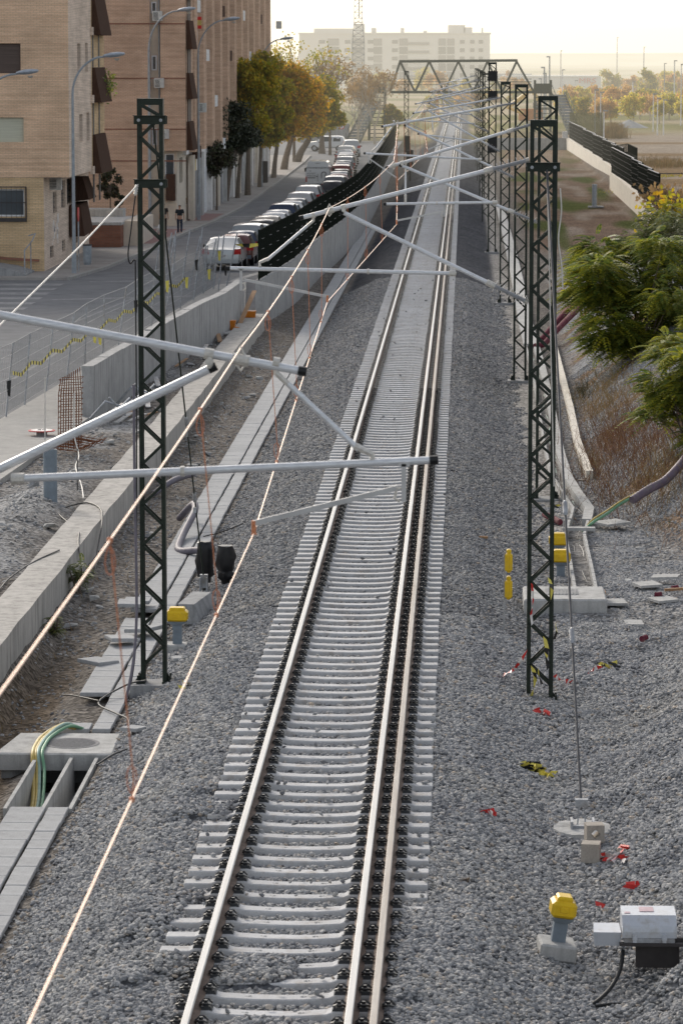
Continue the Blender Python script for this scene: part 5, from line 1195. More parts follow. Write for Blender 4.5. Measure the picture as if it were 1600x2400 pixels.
# Building A: tan brick
bA = empty('tan_brick_building', (-22,156,-.5), 'tan brick apartment block at the left edge with brown balcony panels', 'apartment building')
xr = -17.35; yA = 156.0; yB = 165.5; top = 15.5
def zpx(y_px, Y): return 8.82-(y_px-144)*Y/8365
holes = [(-27,-19.45,zpx(172,yA),zpx(102,yA)), (-27,-19.35,zpx(333,yA),zpx(275,yA))]
m = MB(); wall_y(m, -40, xr, yA, zpx(415,yA), top, holes); m.build('front_wall', m_brickA, bA)
m = MB()
for (a,b) in ((88,101),(174,181),(262,275),(341,349),(402,415)): m.box(-40, xr+.004, yA-.015, yA+.01, zpx(b,yA), zpx(a,yA))
m.build('soldier_course', m_brickA, bA)
win(bA,'y',-24,-19.45,yA,zpx(172,yA),zpx(102,yA),m_shut_d,name='shutter'); win(bA,'y',-24,-19.35,yA,zpx(333,yA),zpx(275,yA),m_shut_l,name='shutter')
h2 = [(159.6,161.0,zpx(170,160),zpx(102,160)),(162.9,164.2,zpx(168,163),zpx(101,163)),(160.2,161.6,zpx(334,160),zpx(268,160)),(163.3,164.6,zpx(330,163),zpx(264,163))]
m = MB(); wall_x(m, xr, yA, yB, zpx(415,yA), top, h2, .35); m.build('side_wall', m_brickA2, bA)
for a,b,c,d in h2: win(bA,'x',a,b,xr,c,d,m_glass if (a < 160) else m_shut_l if d < 5 else m_glass,depth=.3,frame=m_frame_w,mull=0)
m = MB().box(-40,xr-.01,yA+.01,175,zpx(415,yA)-.02,zpx(415,yA)); m.box(-40,xr-.01,yA+.3,176,top,top+.02); m.build('soffit', m_brickA2, bA)
# ground floor
xg = -18.5
hg = [(-40,-19.35,zpx(508,yA),zpx(443,yA))]
m = MB(); wall_y(m, -40, xg, yA+.02, -.6, zpx(415,yA), hg, .3); m.build('ground_front', m_brickG, bA)
w = win(bA,'y',-21.9,-19.35,yA+.02,zpx(508,yA),zpx(443,yA),m_glass,depth=.22,frame=m_frame_w,mull=1)
m = MB()
for k in range(12): x = -21.9+k*.22; m.box(x,x+.013,yA-.12,yA-.10,zpx(512,yA),zpx(438,yA))
for z in (438,475,512): m.box(-22.0,-19.25,yA-.125,yA-.105,zpx(z,yA)-.02,zpx(z,yA)+.02)
m.box(-19.3,-19.25,yA-.12,yA+.02,zpx(514,yA),zpx(438,yA)); m.box(-22,-19.25,yA-.14,yA+.02,zpx(520,yA),zpx(513,yA)); m.build('window_bars', m_iron, bA)
hx = [(159.5,161,zpx(500,160),zpx(450,160)),(162.8,164.6,zpx(488,163),zpx(424,163)),(165.2,167.4,zpx(478,166),zpx(418,166)),(158.2,159.6,zpx(604,159),zpx(577,159)),(163,164.4,zpx(590,163.5),zpx(563,163.5)),(168.2,169.6,zpx(570,169),zpx(545,169)),(171.8,173.0,zpx(555,172.4),zpx(530,172.4)),(172.2,173.6,zpx(460,173),zpx(424,173))]
m = MB(); wall_x(m, xg, yA+.02, 174.8, -.6, zpx(415,yA), hx, .2); m.build('ground_side', m_brickA2, bA)
for a,b,c,d in hx:
    o = win(bA,'x',a,b,xg,c,d,m_glass,depth=.12)
    f = MB()
    for z in np.linspace(c,d,5)[1:-1]: f.box(xg-.11,xg-.09,a,b,z-.02,z+.02)
    f.build('bars', m_iron, o)
acunit(bA, -18.35, 158.6, zpx(446,158))
m = MB().hull([(-18.45,166.8,zpx(413,167)),(-18.45,169.6,zpx(413,169)),(-17.95,166.8,zpx(413,167)),(-17.95,169.6,zpx(413,169)),(-18.45,166.9,zpx(472,167)),(-18.45,170.2,zpx(472,169)),(-17.65,166.9,zpx(468,167)),(-17.65,170.2,zpx(464,169))]); m.build('balcony_panel', m_brownpanel, bA)
m = MB().hull([(-18.45,165.8,zpx(478,167)),(-18.45,169.0,zpx(472,169)),(-17.95,165.8,zpx(478,167)),(-17.95,169.0,zpx(470,169)),(-18.45,165.8,zpx(553,167)),(-18.45,169.2,zpx(543,169)),(-17.75,165.8,zpx(551,167)),(-17.7,169.2,zpx(540,169))]); m.build('balcony_panel', m_brownpanel, bA)
# poster / graffiti patch
m = MB()
for k in range(16): a = random.uniform(158.9,161.6); z = zpx(random.uniform(515,575),160); m.box(xg+.004,xg+.007,a,a+random.uniform(.1,.5),z,z+random.uniform(.1,.45))
m.build('torn_poster', m_tape_w, bA)
# recessed bay with balconies
xb = -17.75
m = MB(); m.box(-40,xr-.004,yB,yB+6,-.1+4.0,top); m.build('bay_wall', m_brickG, bA)
m = MB()
for z0,z1 in ((zpx(157,168),zpx(83,168)),(zpx(318,168),zpx(240,168)),(zpx(470,168),zpx(405,168))): m.box(xr-.02,xr+.02,yB+.5,yB+1.0,z0,z1); m.box(xr-.02,xr+.02,yB+3.2,yB+3.7,z0,z1)
m.build('balcony_opening', m_iron, bA)
for yt, yb_ in ((0,82),(158,240),(314,406)):
    zt_ = zpx(yt-10 if yt == 0 else yt,167); zb_ = zpx(yb_,166)
    m = MB().hull([(xr,yB+.4,zt_),(xr+.12,yB+.4,zt_),(xr,yB+5.2,zt_),(xr+.12,yB+5.2,zt_),(xr,yB+.4,zb_),(xr+.42,yB+.4,zb_),(xr,yB+5.6,zb_),(xr+.42,yB+5.6,zb_)]); m.build('balcony_panel', m_brownpanel, bA)
    MB().box(xr-.05,xr+.10,yB-.4,yB+.38,zb_-.02,zb_+.35).build('balcony_slab', m_brickA2, bA)
m = MB()
rr = random.Random(8)
for k in range(160):
    p = Vector((xr+.35+rr.gauss(0,.14), yB+4.6+rr.gauss(0,.6), zpx(196,172)+rr.gauss(0,.35))); d = Vector((rr.gauss(0,1),rr.gauss(0,1),rr.gauss(0,1))).normalized()*.10; e = Vector((rr.gauss(0,1),rr.gauss(0,1),rr.gauss(0,1))).normalized()*.05; m.quad(p-d,p+e,p+d,p-e)
o = m.build('balcony_plant', m_ail, fix=False); tag(o, 'green plant spilling over the middle brown balcony of the tan building', 'plant')
# ramp and railings in front
r = empty('entrance_ramp', (-20.5,152.5,-.5), 'low grey ramp with red edge and steel railings before the tan building', 'ramp')
m = MB().prism([(-24,-.5),(-18.9,-.5),(-18.9,-.32),(-19.6,-.1),(-24,.55)], 152.6, 155.7); m.build('ramp_body', m_conc, r)
m = MB().prism([(-24,.56),(-24,.70),(-20.2,.26),(-18.7,.16),(-18.7,.05),(-20.2,.14)], 155.72, 155.86); m.build('red_edge', m_brickR, r)
m = MB(); m.tube([(-23,153,1.55),(-20.3,153,1.25),(-20.3,153,.0)], .03, 6); m.tube([(-23,153,1.15),(-20.35,153,.85)], .025, 6); m.tube([(-19.0,153,-.3),(-19.0,153,.7),(-18.7,153.3,1.1),(-18.6,153.6,1.4),(-18.9,153.6,1.3)], .03, 6); m.tube([(-18.75,153.2,-.3),(-18.75,153.2,1.0)], .025, 6); m.build('railing', m_steel, r)
# round sign edge-on on the lamp post, litter bin
r = empty('round_traffic_sign', (-17.0,155.6,1), 'round red-rimmed traffic sign seen almost edge-on by the corner lamp', 'traffic sign')
MB().tube([(-16.92,155.6,2.15),(-16.95,155.6,2.15)], .32, 18).build('disc', m_signred, r); MB().tube([(-16.96,155.85,-.4),(-16.96,155.85,2.1)], .03, 8).build('post', m_steel, r)
r = empty('litter_bin', (-16.6,156.4,-.4), 'dark litter bin beside the corner street lamp', 'litter bin')
MB().lathe((-16.62,156.2,-.1), [(.14,0),(.18,.1),(.20,.85)], 12).build('body', m_lamp, r); MB().lathe((-16.62,156.2,.75), [(.21,0),(.21,.06)], 12).build('rim', m_iron, r)
# garden wall and planter between the buildings
r = empty('brick_planter_wall', (-17.9,178,-.4), 'low red brick wall with a concrete top and planter beside the tan building', 'garden wall')
MB().box(-20,-17.1,176.5,181.5,-.4,.72).build('wall', m_brickR, r); MB().box(-20.05,-17.05,176.45,184,.72,.86).build('coping', m_conc_l, r); MB().box(-17.1,-16.3,178,186,-.4,.86).build('render_wall', m_render, r)
MB().box(-19.5,-17.6,183,184.5,.86,1.25).build('planter', m_conc_l, r)
# Building B: brown brick
bB = empty('brown_brick_building', (-22,200,-.5), 'brown brick apartment block with a drainpipe bay and air conditioners, behind the left mast', 'apartment building')
Yb = 199.0
def X_(px, Y): return (px-1089)*Y/8300
xl, xm, xr2 = -34, X_(356,Yb), X_(381,Yb); xe = X_(440,Yb)
m = MB(); wall_y(m, xl, xm, Yb, -.5, 17, []); wall_y(m, xr2, xe, Yb-.0, zpx(352,Yb), 17, []); m.box(xe-.02,xe,Yb,Yb+5,zpx(352,Yb),17); m.box(xr2,xe,Yb,Yb+5,zpx(352,Yb)-.02,zpx(352,Yb)); m.build('front_wall', m_brickB, bB)
m = MB()
for pz in (56,183,302,376): m.box(xl,xe,Yb-.02,Yb-.004,zpx(pz+2,Yb),zpx(pz-1,Yb))
m.build('floor_line', m_brickR, bB)
m = MB().box(xm,xr2,Yb+.5,Yb+.6,-.5,17); m.build('recess_wall', m_render, bB)
for a,b in ((5,32),(130,165),(190,180+10),(300,340)): 
    if a < b: win(bB,'y',xm+.06,xm+.36,Yb+.36,zpx(b,Yb),zpx(a,Yb),m_glass,depth=.1,frame=m_frame_w,mull=0)
MB().tube([(xr2-.1,Yb+.3,-.5),(xr2-.1,Yb+.3,17)], .05, 8).build('drainpipe', m_lamp, bB)
for px,py in ((375,50),(378,206),(389,325)): acunit(bB, X_(px,Yb), Yb-.02, zpx(py,Yb), .55)
m = MB(); wall_x(m, X_(428,Yb)-.3, Yb+.6, Yb+11, -.5, zpx(352,Yb), [(Yb+2.5,Yb+4.8,zpx(430,201),zpx(370,201)),(Yb+7,Yb+8.4,zpx(475,207),zpx(462,207))]); wall_y(m, xr2, X_(428,Yb)-.3, Yb+.6, -.5, zpx(352,Yb), [(xr2+.15,xr2+.7,zpx(420,Yb),zpx(360,Yb))]); m.build('ground_wall', m_render, bB)
win(bB,'y',xr2+.15,xr2+.7,Yb+.6,zpx(420,Yb),zpx(360,Yb),m_glass,frame=m_frame_w,mull=0); win(bB,'x',Yb+2.5,Yb+4.8,X_(428,Yb)-.3,zpx(430,201),zpx(370,201),m_glass)
MB().box(xr2+.25,xr2+.75,Yb+.1,Yb+.6,zpx(470,Yb),zpx(408,Yb)).build('balcony_panel', m_brownpanel, bB)
# brown balconies on the street side
for yt,yb_ in ((-20,-2),(48,115),(171,232),(285,352)):
    MB().hull([(xe,Yb+.3,zpx(yt,Yb)),(xe+.15,Yb+.3,zpx(yt,Yb)),(xe,Yb+3.6,zpx(yt,Yb)),(xe+.15,Yb+3.6,zpx(yt,Yb)),(xe,Yb+.3,zpx(yb_,Yb)),(xe+.36,Yb+.3,zpx(yb_,Yb)),(xe,Yb+3.9,zpx(yb_,Yb)),(xe+.36,Yb+3.9,zpx(yb_,Yb))]).build('balcony_panel', m_brownpanel, bB)
m = MB()
for yt,yb_ in ((0,48),(115,171),(232,285)): m.box(xe-.01,xe+.05,Yb+.8,Yb+3.2,zpx(yb_,Yb),zpx(yt,Yb))
m.build('balcony_opening', m_shut_d, bB)
# Building C: long white and brick striped facade
bC = empty('striped_apartment_block', (-16.1,252,-.4), 'long apartment block with brick piers and white strips facing the street', 'apartment building')
xf = -15.95; y0c, y1c = 206.0, 292.0; m1 = MB(); m1.box(-32,xf,211,y1c,-.5,19); m1.box(-32,xf,204,211,3.5,19); m1.build('wall', m_whitewall, bC)
n_ = 12; st = (y1c-y0c)/n_
wn = []
for i in range(n_):
    ya = y0c+i*st
    MB().box(xf,xf+.36,ya+.0,ya+st*.30,3.6,19).build('brick_pier', m_brickB, bC)
    for k in range(6):
        z0 = 3.9+k*2.85
        if z0 > 18: break
        win(bC,'x',ya+st*.40,ya+st*.70,xf+.2,z0,z0+1.9,[m_shut_w,m_glass,m_shut_l][(i*3+k*5) % 3],depth=.12)
        if (i+k) % 3 == 0: MB().box(xf,xf+.30,ya+st*.32,ya+st*.78,z0-.75,z0-.05).build('balcony_slab', m_shut_w if (i+k) % 2 else m_brownpanel, bC)
    MB().box(xf,xf+.22,ya+st*.05,ya+st*.25,-.38,3.4).build('ground_pier', [m_render,m_conc_l,m_whitewall][i % 3], bC)
    MB().box(xf,xf+.06,ya+st*.42,ya+st*.85,-.38,2.4).build('door', [m_door,m_shut_w,m_glass][i % 3], bC)
# yellow shopfront with door, at the gap
MB().box(-17.4,xf+.05,210.2,211.0,-.38,3.2).build('yellow_front', m_cream, bC); MB().box(-17.2,-16.75,210.15,210.2,-.38,2.1).build('metal_door', m_door, bC); MB().box(-16.6,xf+.06,210.12,210.2,-.38,.8).build('ochre_dado', m_ochre, bC); MB().box(-17.5,xf+.15,210.0,211.0,3.2,3.5).build('lintel', m_shut_w, bC)
acunit(bC, X_(479,212), 211.0, zpx(262,212), .6)
MB().box(xf+.56,xf+1.0,291.0,291.8,zpx(68,291),zpx(50,291)).build('air_conditioner', m_ac, bC)
f = MB().box(X_(469,214)-.14,X_(469,214)-.05,212.5,213.4,zpx(50,213),zpx(40,213)); rfl = empty('flag', (X_(469,213),213,9.5), 'small red and yellow flag hung on the striped facade', 'flag')
for a,b,mt in ((40,48,m_tape_r),(48,60,m_cy),(60,68,m_tape_r)): MB().box(X_(469,213)-.03,X_(476,213)+.03,212.9,212.93,zpx(b,213),zpx(a,213)).build('stripe', mt, rfl)
# ------------------------------------------------------------------ cars
def paint(name, c, metal=.3): 
    return M(name, c, .32, metal, var=.05, scale=1.5, coat=.8, spec=.25)
PAINTS = {'silver': paint('silver_paint', (.33,.355,.375)), 'dark red': paint('dark_red_paint', (.17,.02,.022)), 'dark blue': paint('dark_blue_paint', (.03,.045,.085)), 'red': paint('red_paint', (.30,.05,.04)), 'white': paint('white_paint', (.55,.56,.57), 0), 'grey': paint('grey_paint', (.17,.18,.19)), 'black': paint('black_paint', (.02,.021,.024)), 'maroon': paint('maroon_paint', (.12,.04,.035)), 'pale blue': paint('pale_blue_paint', (.22,.28,.34)), 'beige': paint('beige_paint', (.40,.37,.32))}
def car_meshes(kind):
    hw = .86
    if kind == 'sedan':
        S = [(0,.34,.60,.62,.80,.70),(.06,.30,.90,.95,.83,.70),(.35,.28,.96,1.00,.86,.72),(.62,.28,.97,1.03,.86,.66),(1.25,.28,.95,1.40,.86,.58),(1.5,.28,.94,1.46,.86,.58),(2.6,.28,.93,1.44,.86,.58),(3.35,.28,.92,.96,.86,.66),(4.2,.28,.78,.82,.84,.6),(4.35,.34,.58,.62,.76,.5)]; rw = (3,4); sw = (4,6); fw_ = (6,7); L_ = 4.35
    elif kind == 'suv':
        S = [(0,.40,.70,.72,.80,.70),(.06,.34,1.02,1.06,.84,.74),(.14,.34,1.08,1.12,.86,.72),(.42,.34,1.06,1.60,.86,.62),(.8,.34,1.05,1.66,.86,.62),(2.5,.34,1.03,1.64,.86,.62),(3.2,.34,1.02,1.08,.86,.70),(4.1,.34,.95,.98,.85,.66),(4.25,.40,.66,.70,.78,.6)]; rw = (2,3); sw = (3,5); fw_ = (5,6); L_ = 4.25
    else:
        S = [(0,.36,.62,.64,.78,.68),(.05,.30,.88,.92,.82,.72),(.12,.28,.96,1.00,.85,.70),(.50,.28,.95,1.40,.86,.58),(.85,.28,.94,1.47,.86,.58),(2.3,.28,.92,1.45,.86,.58),(3.05,.28,.90,.94,.86,.66),(3.8,.28,.80,.83,.84,.62),(3.95,.34,.58,.60,.76,.5)]; rw = (2,3); sw = (3,5); fw_ = (5,6); L_ = 3.95
    m = MB(); ring_ = []
    for y, zb, zbelt, zt, w, wr in S:
        half = [(0,zb),(w*.86,zb),(w,zb+.14),(w*1.0,zbelt-.22),(w*.965,zbelt),(wr+(w*.965-wr)*(1 if zt-zbelt < .12 else .12),zt-(.05 if zt-zbelt > .12 else .02)),(wr*.75,zt),(0,zt+.015)]
        pts = half+[(-a,b) for a, b in half[-2:0:-1]]; ring_.append([(a, y, b) for a, b in pts])
    K = len(ring_[0])
    for r_ in ring_: m.v += r_
    for i in range(len(S)-1):
        for j in range(K): m.f.append((i*K+j, i*K+(j+1) % K, (i+1)*K+(j+1) % K, (i+1)*K+j))
    m.f.append(tuple(range(K))); m.f.append(tuple((len(S)-1)*K+j for j in range(K)))
    g = MB()
    def V(i, j): return Vector(ring_[i][j])
    def pane(mm, a, b, c, d, ins=.10, off=.008):
        ctr = (a+b+c+d)/4; n = (b-a).cross(d-a).normalized()
        if n.dot(ctr-Vector((0,L_/2,.7))) < 0: n = -n
        mm.quad(*[p.lerp(ctr, ins)+n*off for p in (a,b,c,d)])
    i, k = rw; pane(g, V(i,K-4)*.97+Vector((0,0,.01)), V(i,4)*.97+Vector((0,0,.01)), V(k,5), V(k,K-5), .07)
    i, k = fw_; pane(g, V(i,5), V(i,K-5), V(k,K-4), V(k,4), .07)
    side = MB()
    a, b = sw
    for s in (0, 1):
        q4, q5 = (4, 5) if s == 0 else (K-4, K-5)
        y0 = V(a,q4); y1 = V(b,q4); t0 = V(a,q5); t1 = V(b,q5); md = .48
        pane(side, y0+Vector((0,.12,0)), y0.lerp(y1,md), t0.lerp(t1,md), t0+Vector((0,.2,0)), .07); pane(side, y0.lerp(y1,md+.04), y1+(V(fw_[1],q4)-y1)*.55, t1+Vector((0,.0,0)), t0.lerp(t1,md+.04), .07)
    wh = []
    rad = .31 if kind != 'suv' else .35
    for y in (.78, L_-.85):
        for s in (-1, 1):
            w = MB().lathe((s*.765, y, rad), [(rad*.6,-.10),(rad,-.09),(rad,.09),(rad*.6,.10)], 18, 'x'); r_ = MB().lathe((s*.87, y, rad), [(rad*.58,-.01),(rad*.55,.006),(.05,.012)], 12, 'x'); wh.append((w, r_))
    tl = MB(); zl = .74 if kind != 'suv' else .86
    for s in (-1, 1): tl.hull([(s*.55,-.02,zl),(s*.88,.05,zl),(s*.58,.0,zl+.23),(s*.875,.10,zl+.26),(s*.84,.30,zl),(s*.84,.30,zl+.18),(s*.62,.2,zl+.1)])
    hl = MB()
    for s in (-1, 1): hl.hull([(s*.45,L_-.03,.60),(s*.76,L_-.12,.60),(s*.45,L_-.10,.74),(s*.80,L_-.3,.76),(s*.5,L_-.3,.6)])
    pl = MB().box(-.26,.26,-.022 if kind != 'x' else 0,-.006,.62 if kind == 'sedan' else .60,.73 if kind == 'sedan' else .70)
    bp = MB().box(-.78,.78,-.03,.02,.36,.52); bp.box(-.74,.74,L_-.03,L_+.03,.34,.50)
    mi = MB()
    for s in (-1, 1): mi.rbox(s*.98-.10, s*.98+.10, L_-1.45, L_-1.33, .92, 1.06, .03)
    return m, g, side, wh, tl, hl, pl, bp, mi, L_
CARP = {}
def car(kind, colour, x, y, rz, label, group='cars parked along the fence', cat='car', plate=None, s=1.0, ly=1.0):
    key = (kind,); r = empty('parked_car', (x,y,ZR), label, cat, group, rz=rz if rz else 1e-9); r.scale = (s,s*ly,s)
    ORG[r.name] = Vector((0,0,0))
    if key not in CARP:
        m, g, side, wh, tl, hl, pl, bp, mi, L_ = car_meshes(kind)
        D_ = {}
        def bd(nm_, mb, mt, sm=True):
            o = mb.build(nm_, mt, r); 
            if sm: smooth_angle(o, 35)
            D_.setdefault('parts', []).append((nm_, o.data)); bpy.data.objects.remove(o)
        bd('body', m, PAINTS['white']); bd('rear_window', g, m_carglass, False); bd('side_windows', side, m_carglass, False); bd('tail_lights', tl, m_tail); bd('headlights', hl, m_head); bd('number_plate', pl, m_plate, False); bd('bumper', bp, m_grey_post); bd('mirror', mi, m_black)
        D_['wheels'] = []
        for w, r_ in wh:
            a = w.build('wheel', m_tyre, r); smooth_angle(a, 40); b = r_.build('rim', m_rim, r); D_['wheels'].append((a.data, b.data)); bpy.data.objects.remove(a); bpy.data.objects.remove(b)
        CARP[key] = D_
    D_ = CARP[key]
    for nm_, d in D_['parts']:
        o = bpy.data.objects.new(nm_, d); col.objects.link(o); o.parent = r
        if nm_ == 'body' or nm_ == 'bumper':
            if nm_ == 'body' or colour in ('silver','white'):
                o.material_slots[0].link = 'OBJECT'; o.material_slots[0].material = PAINTS[colour]
    for wd, rd in D_['wheels']:
        o = bpy.data.objects.new('wheel', wd); col.objects.link(o); o.parent = r; q = bpy.data.objects.new('rim', rd); col.objects.link(q); q.parent = o
    if plate:
        text(plate, .115, (0.03,-.028,.675), FACE_CAM, m_ink, r, 'plate_number', .002, .85)
        o = MB().box(-.26,-.22,-.026,-.0225,.62,.73).build('plate_strip', m_blue, r)
    return r
row = [(158.6,-10.86),(162.4,-10.5),(165.7,-10.45),(169.2,-10.4),(172.8,-10.2),(177.6,-10.2),(182,-10.15),(185.6,-10.05),(189.4,-10.0),(193.8,-9.96),(197.6,-9.9),(201.4,-9.9),(205.6,-9.85),(210.6,-9.8),(216,-9.8),(222,-9.85),(228,-9.9),(236,-8.8),(240.8,-8.8),(246,-8.85),(251,-8.9),(256.5,-9.05),(262,-9.15),(267,-9.3),(273,-9.5),(279,-9.6),(285,-9.7),(291,-9.8),(298,-10.0),(305,-10.2),(312,-10.4),(320,-10.8),(328,-10.95),(336,-11.1)]
colsq = ['silver','maroon','dark blue','silver','silver','black','beige','silver','white','dark blue','pale blue','silver','grey','white','silver','white','white','black','grey','white','maroon','silver','black','dark red','silver','dark blue','grey','silver','white','grey','white','silver','white','dark blue']
kinds = ['sedan','hatch','hatch','suv','hatch','hatch','hatch','sedan','hatch','suv','hatch','sedan','hatch','suv','hatch','suv','hatch','hatch','suv','hatch','sedan','hatch','hatch','suv','hatch','sedan','hatch','suv','hatch','hatch','sedan','hatch','suv','hatch']
ords = ['nearest','second','third','fourth','fifth','sixth','seventh','eighth','ninth','tenth','eleventh','twelfth','thirteenth','fourteenth','fifteenth','sixteenth','seventeenth','eighteenth','nineteenth','twentieth','twenty-first','twenty-second','twenty-third','twenty-fourth','twenty-fifth','twenty-sixth','twenty-seventh','twenty-eighth','twenty-ninth','thirtieth','thirty-first','thirty-second','thirty-third','thirty-fourth']
kn = {'sedan':'saloon','hatch':'hatchback','suv':'tall hatchback'}
for i, ((y, x), c_, k) in enumerate(zip(row, colsq, kinds)):
    car(k, c_, x, y, -.02+random.uniform(-.015,.015), f'{c_} {kn[k]}, {ords[i]} in the parked row counted from the camera', plate='8243 DJP' if i == 0 else None, s=.97 if i else 1.0, ly=.80 if i else .88)
car('suv', 'silver', -11.1, 350, .05, 'silver estate car with a dark rear window at the far end of the street', 'cars at the far end')
cw = car('suv', 'white', -12.3, 372, 1.50, 'white hatchback with black roof line crossing the far end of the street, side-on', 'cars at the far end', s=.97)
# van
r = empty('white_van', (-10.65,258.2,ZR), 'tall white panel van with dark lettering on its rear doors', 'van')
x, y = -10.65, 258.2
m = MB(); P_ = []
m.hull([(x+s*a, y+b, ZR+c) for s in (-1,1) for a,b,c in ((.86,0,.35),(.88,.05,1.2),(.74,.12,2.02),(.60,.14,2.12),(.88,4.2,1.2),(.88,4.2,.35),(.74,3.6,2.02),(.60,3.5,2.12),(.84,4.9,.35),(.82,4.9,1.0))]); smooth_angle(m.build('body', PAINTS['white'], r), 30)
MB().box(x-.80,x+.80,y-.09,y+.02,ZR+.32,ZR+.50).build('bumper', m_grey_post, r)
for s in (-1,1):
    MB().box(x+s*.82-.05,x+s*.82+.05,y-.02,y+.06,ZR+.62,ZR+1.02).build('tail_light', m_tail, r)
    MB().rbox(x+s*1.02-.1,x+s*1.02+.1,y+3.7,y+3.8,ZR+1.25,ZR+1.55,.03).build('mirror', m_black, r)
    for yy in (.9, 4.0):
        w_ = smooth_angle(MB().lathe((x+s*.78,y+yy,ZR+.33), [(.2,-.1),(.33,-.09),(.33,.09),(.2,.1)], 16, 'x').build('wheel', m_tyre, r), 40); MB().lathe((x+s*.89,y+yy,ZR+.33), [(.18,-.01),(.05,.01)], 12, 'x').build('rim', m_rim, w_)
MB().box(x-.26,x+.26,y-.02,y+.0,ZR+.55,ZR+.67).build('number_plate', m_plate, r); MB().box(x-.012,x+.012,y-.006,y+.03,ZR+.4,ZR+1.2).build('door_seam', m_ink, r); MB().box(x-.10,x-.0,y-.03,y+.02,ZR+1.0,ZR+1.06).build('handle', m_ink, r)
MB().box(x-.16,x+.16,y+.085,y+.10,ZR+1.96,ZR+1.985).build('brake_light', m_ink, r)
text('SOLUCIONES INTEGRALES', .155, (x,y+.055,ZR+1.66), ((1,0,0),(0,.13,.99),(0,-.99,.13)), m_ink, r, sx=.92)
text('EL', .12, (x-.52,y+.045,ZR+1.42), ((1,0,0),(0,.05,1),(0,-1,.05)), m_ink, r); text('P A D E L', .15, (x-.45,y+.03,ZR+1.25), ((1,0,0),(0,.05,1),(0,-1,.05)), m_ink, r)
text('INDOOR', .14, (x-.45,y+.03,ZR+1.08), ((1,0,0),(0,.03,1),(0,-1,.03)), m_ink, r, sx=1.1); MB().box(x-.72,x-.18,y+.01,y+.03,ZR+.90,ZR+.95).build('underline', m_ink, r)
MB().tube([(x+.28,y+.015,ZR+.90),(x+.28,y+.015,ZR+1.22)]+[(x+.45-.17*math.cos(a),y+.015,ZR+1.22+.14*math.sin(a)) for a in np.linspace(0.1,PI+.9,9)]+[(x+.5,y+.015,ZR+1.08)], .025, 6).build('round_logo', m_ink, r)
# ------------------------------------------------------------------ people
def skin(name, V_, E_, R_, mat, parent, sub=2):
    me = bpy.data.meshes.new(name); me.from_pydata(V_, E_, []); o = bpy.data.objects.new(name, me); col.objects.link(o)
    md = o.modifiers.new('skin', 'SKIN'); md.use_smooth_shade = True; sv = me.skin_vertices[0].data if me.skin_vertices else None
    if sv is None:
        bm = bmesh.new(); bm.from_mesh(me); bm.verts.layers.skin.verify(); bm.to_mesh(me); bm.free(); sv = me.skin_vertices[0].data
    for i, r_ in enumerate(R_): sv[i].radius = (r_, r_) if not isinstance(r_, tuple) else r_
    sv[0].use_root = True
    s = o.modifiers.new('sub', 'SUBSURF'); s.levels = sub; s.render_levels = sub
    dg = bpy.context.evaluated_depsgraph_get(); m2 = bpy.data.meshes.new_from_object(o.evaluated_get(dg)); bpy.data.objects.remove(o)
    m2.materials.clear(); m2.materials.append(mat); m2.polygons.foreach_set('use_smooth', [True]*len(m2.polygons))
    o = bpy.data.objects.new(name, m2); col.objects.link(o); o.parent = parent; return o
def person(x, y, z, h, rz, label, shirt, trousers, stride=.16, holding=False):
    k = h/1.75; r = empty('person', (x,y,z), label, 'person', rz=rz if rz else 1e-9); r.scale = (k,k,k); ORG[r.name] = Vector((0,0,0))
    hipL = (-.09,0,.93); hipR = (.09,0,.93)
    V_ = [(0,0,.98),(0,0,1.15),(0,.0,1.38),(0,.01,1.49),(0,.02,1.56),(0,.02,1.66),(0,.015,1.72),
          (-.17,0,1.42),(-.24,-.02,1.14),(-.25,.06,.90),(-.245,.08,.82),(.17,0,1.42),(.24,.03,1.14),(.26,-.02,.90),(.255,-.03,.82),
          hipL,(-.10,stride*.6,.50),(-.10,stride*.9,.09),(-.11,stride*.9+.12,.04),hipR,(.10,-stride*.25,.50),(.10,-stride*.9,.12),(.11,-stride*.9+.10,.04)]
    E_ = [(0,1),(1,2),(2,3),(3,4),(4,5),(5,6),(2,7),(7,8),(8,9),(9,10),(2,11),(11,12),(12,13),(13,14),(0,15),(15,16),(16,17),(17,18),(0,19),(19,20),(20,21),(21,22)]
    R_ = [.12,.125,.13,.05,.055,.095,.075,.055,.042,.030,.035,.055,.042,.030,.035,.085,.058,.038,.035,.085,.058,.038,.035]
    skin('body', V_, E_, R_, m_skin, r)
    skin('shirt', [(0,0,1.0),(0,0,1.18),(0,0,1.40),(-.18,0,1.43),(-.23,-.015,1.22),(.18,0,1.43),(.23,.02,1.22)], [(0,1),(1,2),(2,3),(3,4),(2,5),(5,6)], [(.165,.12),(.17,.13),(.15,.12),.075,.062,.075,.062], shirt, r)
    skin('trousers', [(0,0,.98),(-.095,0,.86),(-.10,stride*.6,.50),(-.10,stride*.9,.10),(.095,0,.86),(.10,-stride*.25,.50),(.10,-stride*.9,.13)], [(0,1),(1,2),(2,3),(0,4),(4,5),(5,6)], [(.15,.12),.10,.072,.058,.10,.072,.058], trousers, r)
    skin('hair', [(0,-.0,1.66),(0,-.01,1.73)], [(0,1)], [.103,.09], m_hair, r)
    m = MB(); m.rbox(-.155,-.065,stride*.9-.07,stride*.9+.19,0,.08,.02); m.rbox(.065,.155,-stride*.9-.07,-stride*.9+.19,0,.08,.02); m.build('shoes', m_shoe, r)
    return r
person(-15.35,191.5,-.46,1.60,.05,'man in a dark shirt and jeans walking away along the pavement edge', m_shirt, m_jeans)
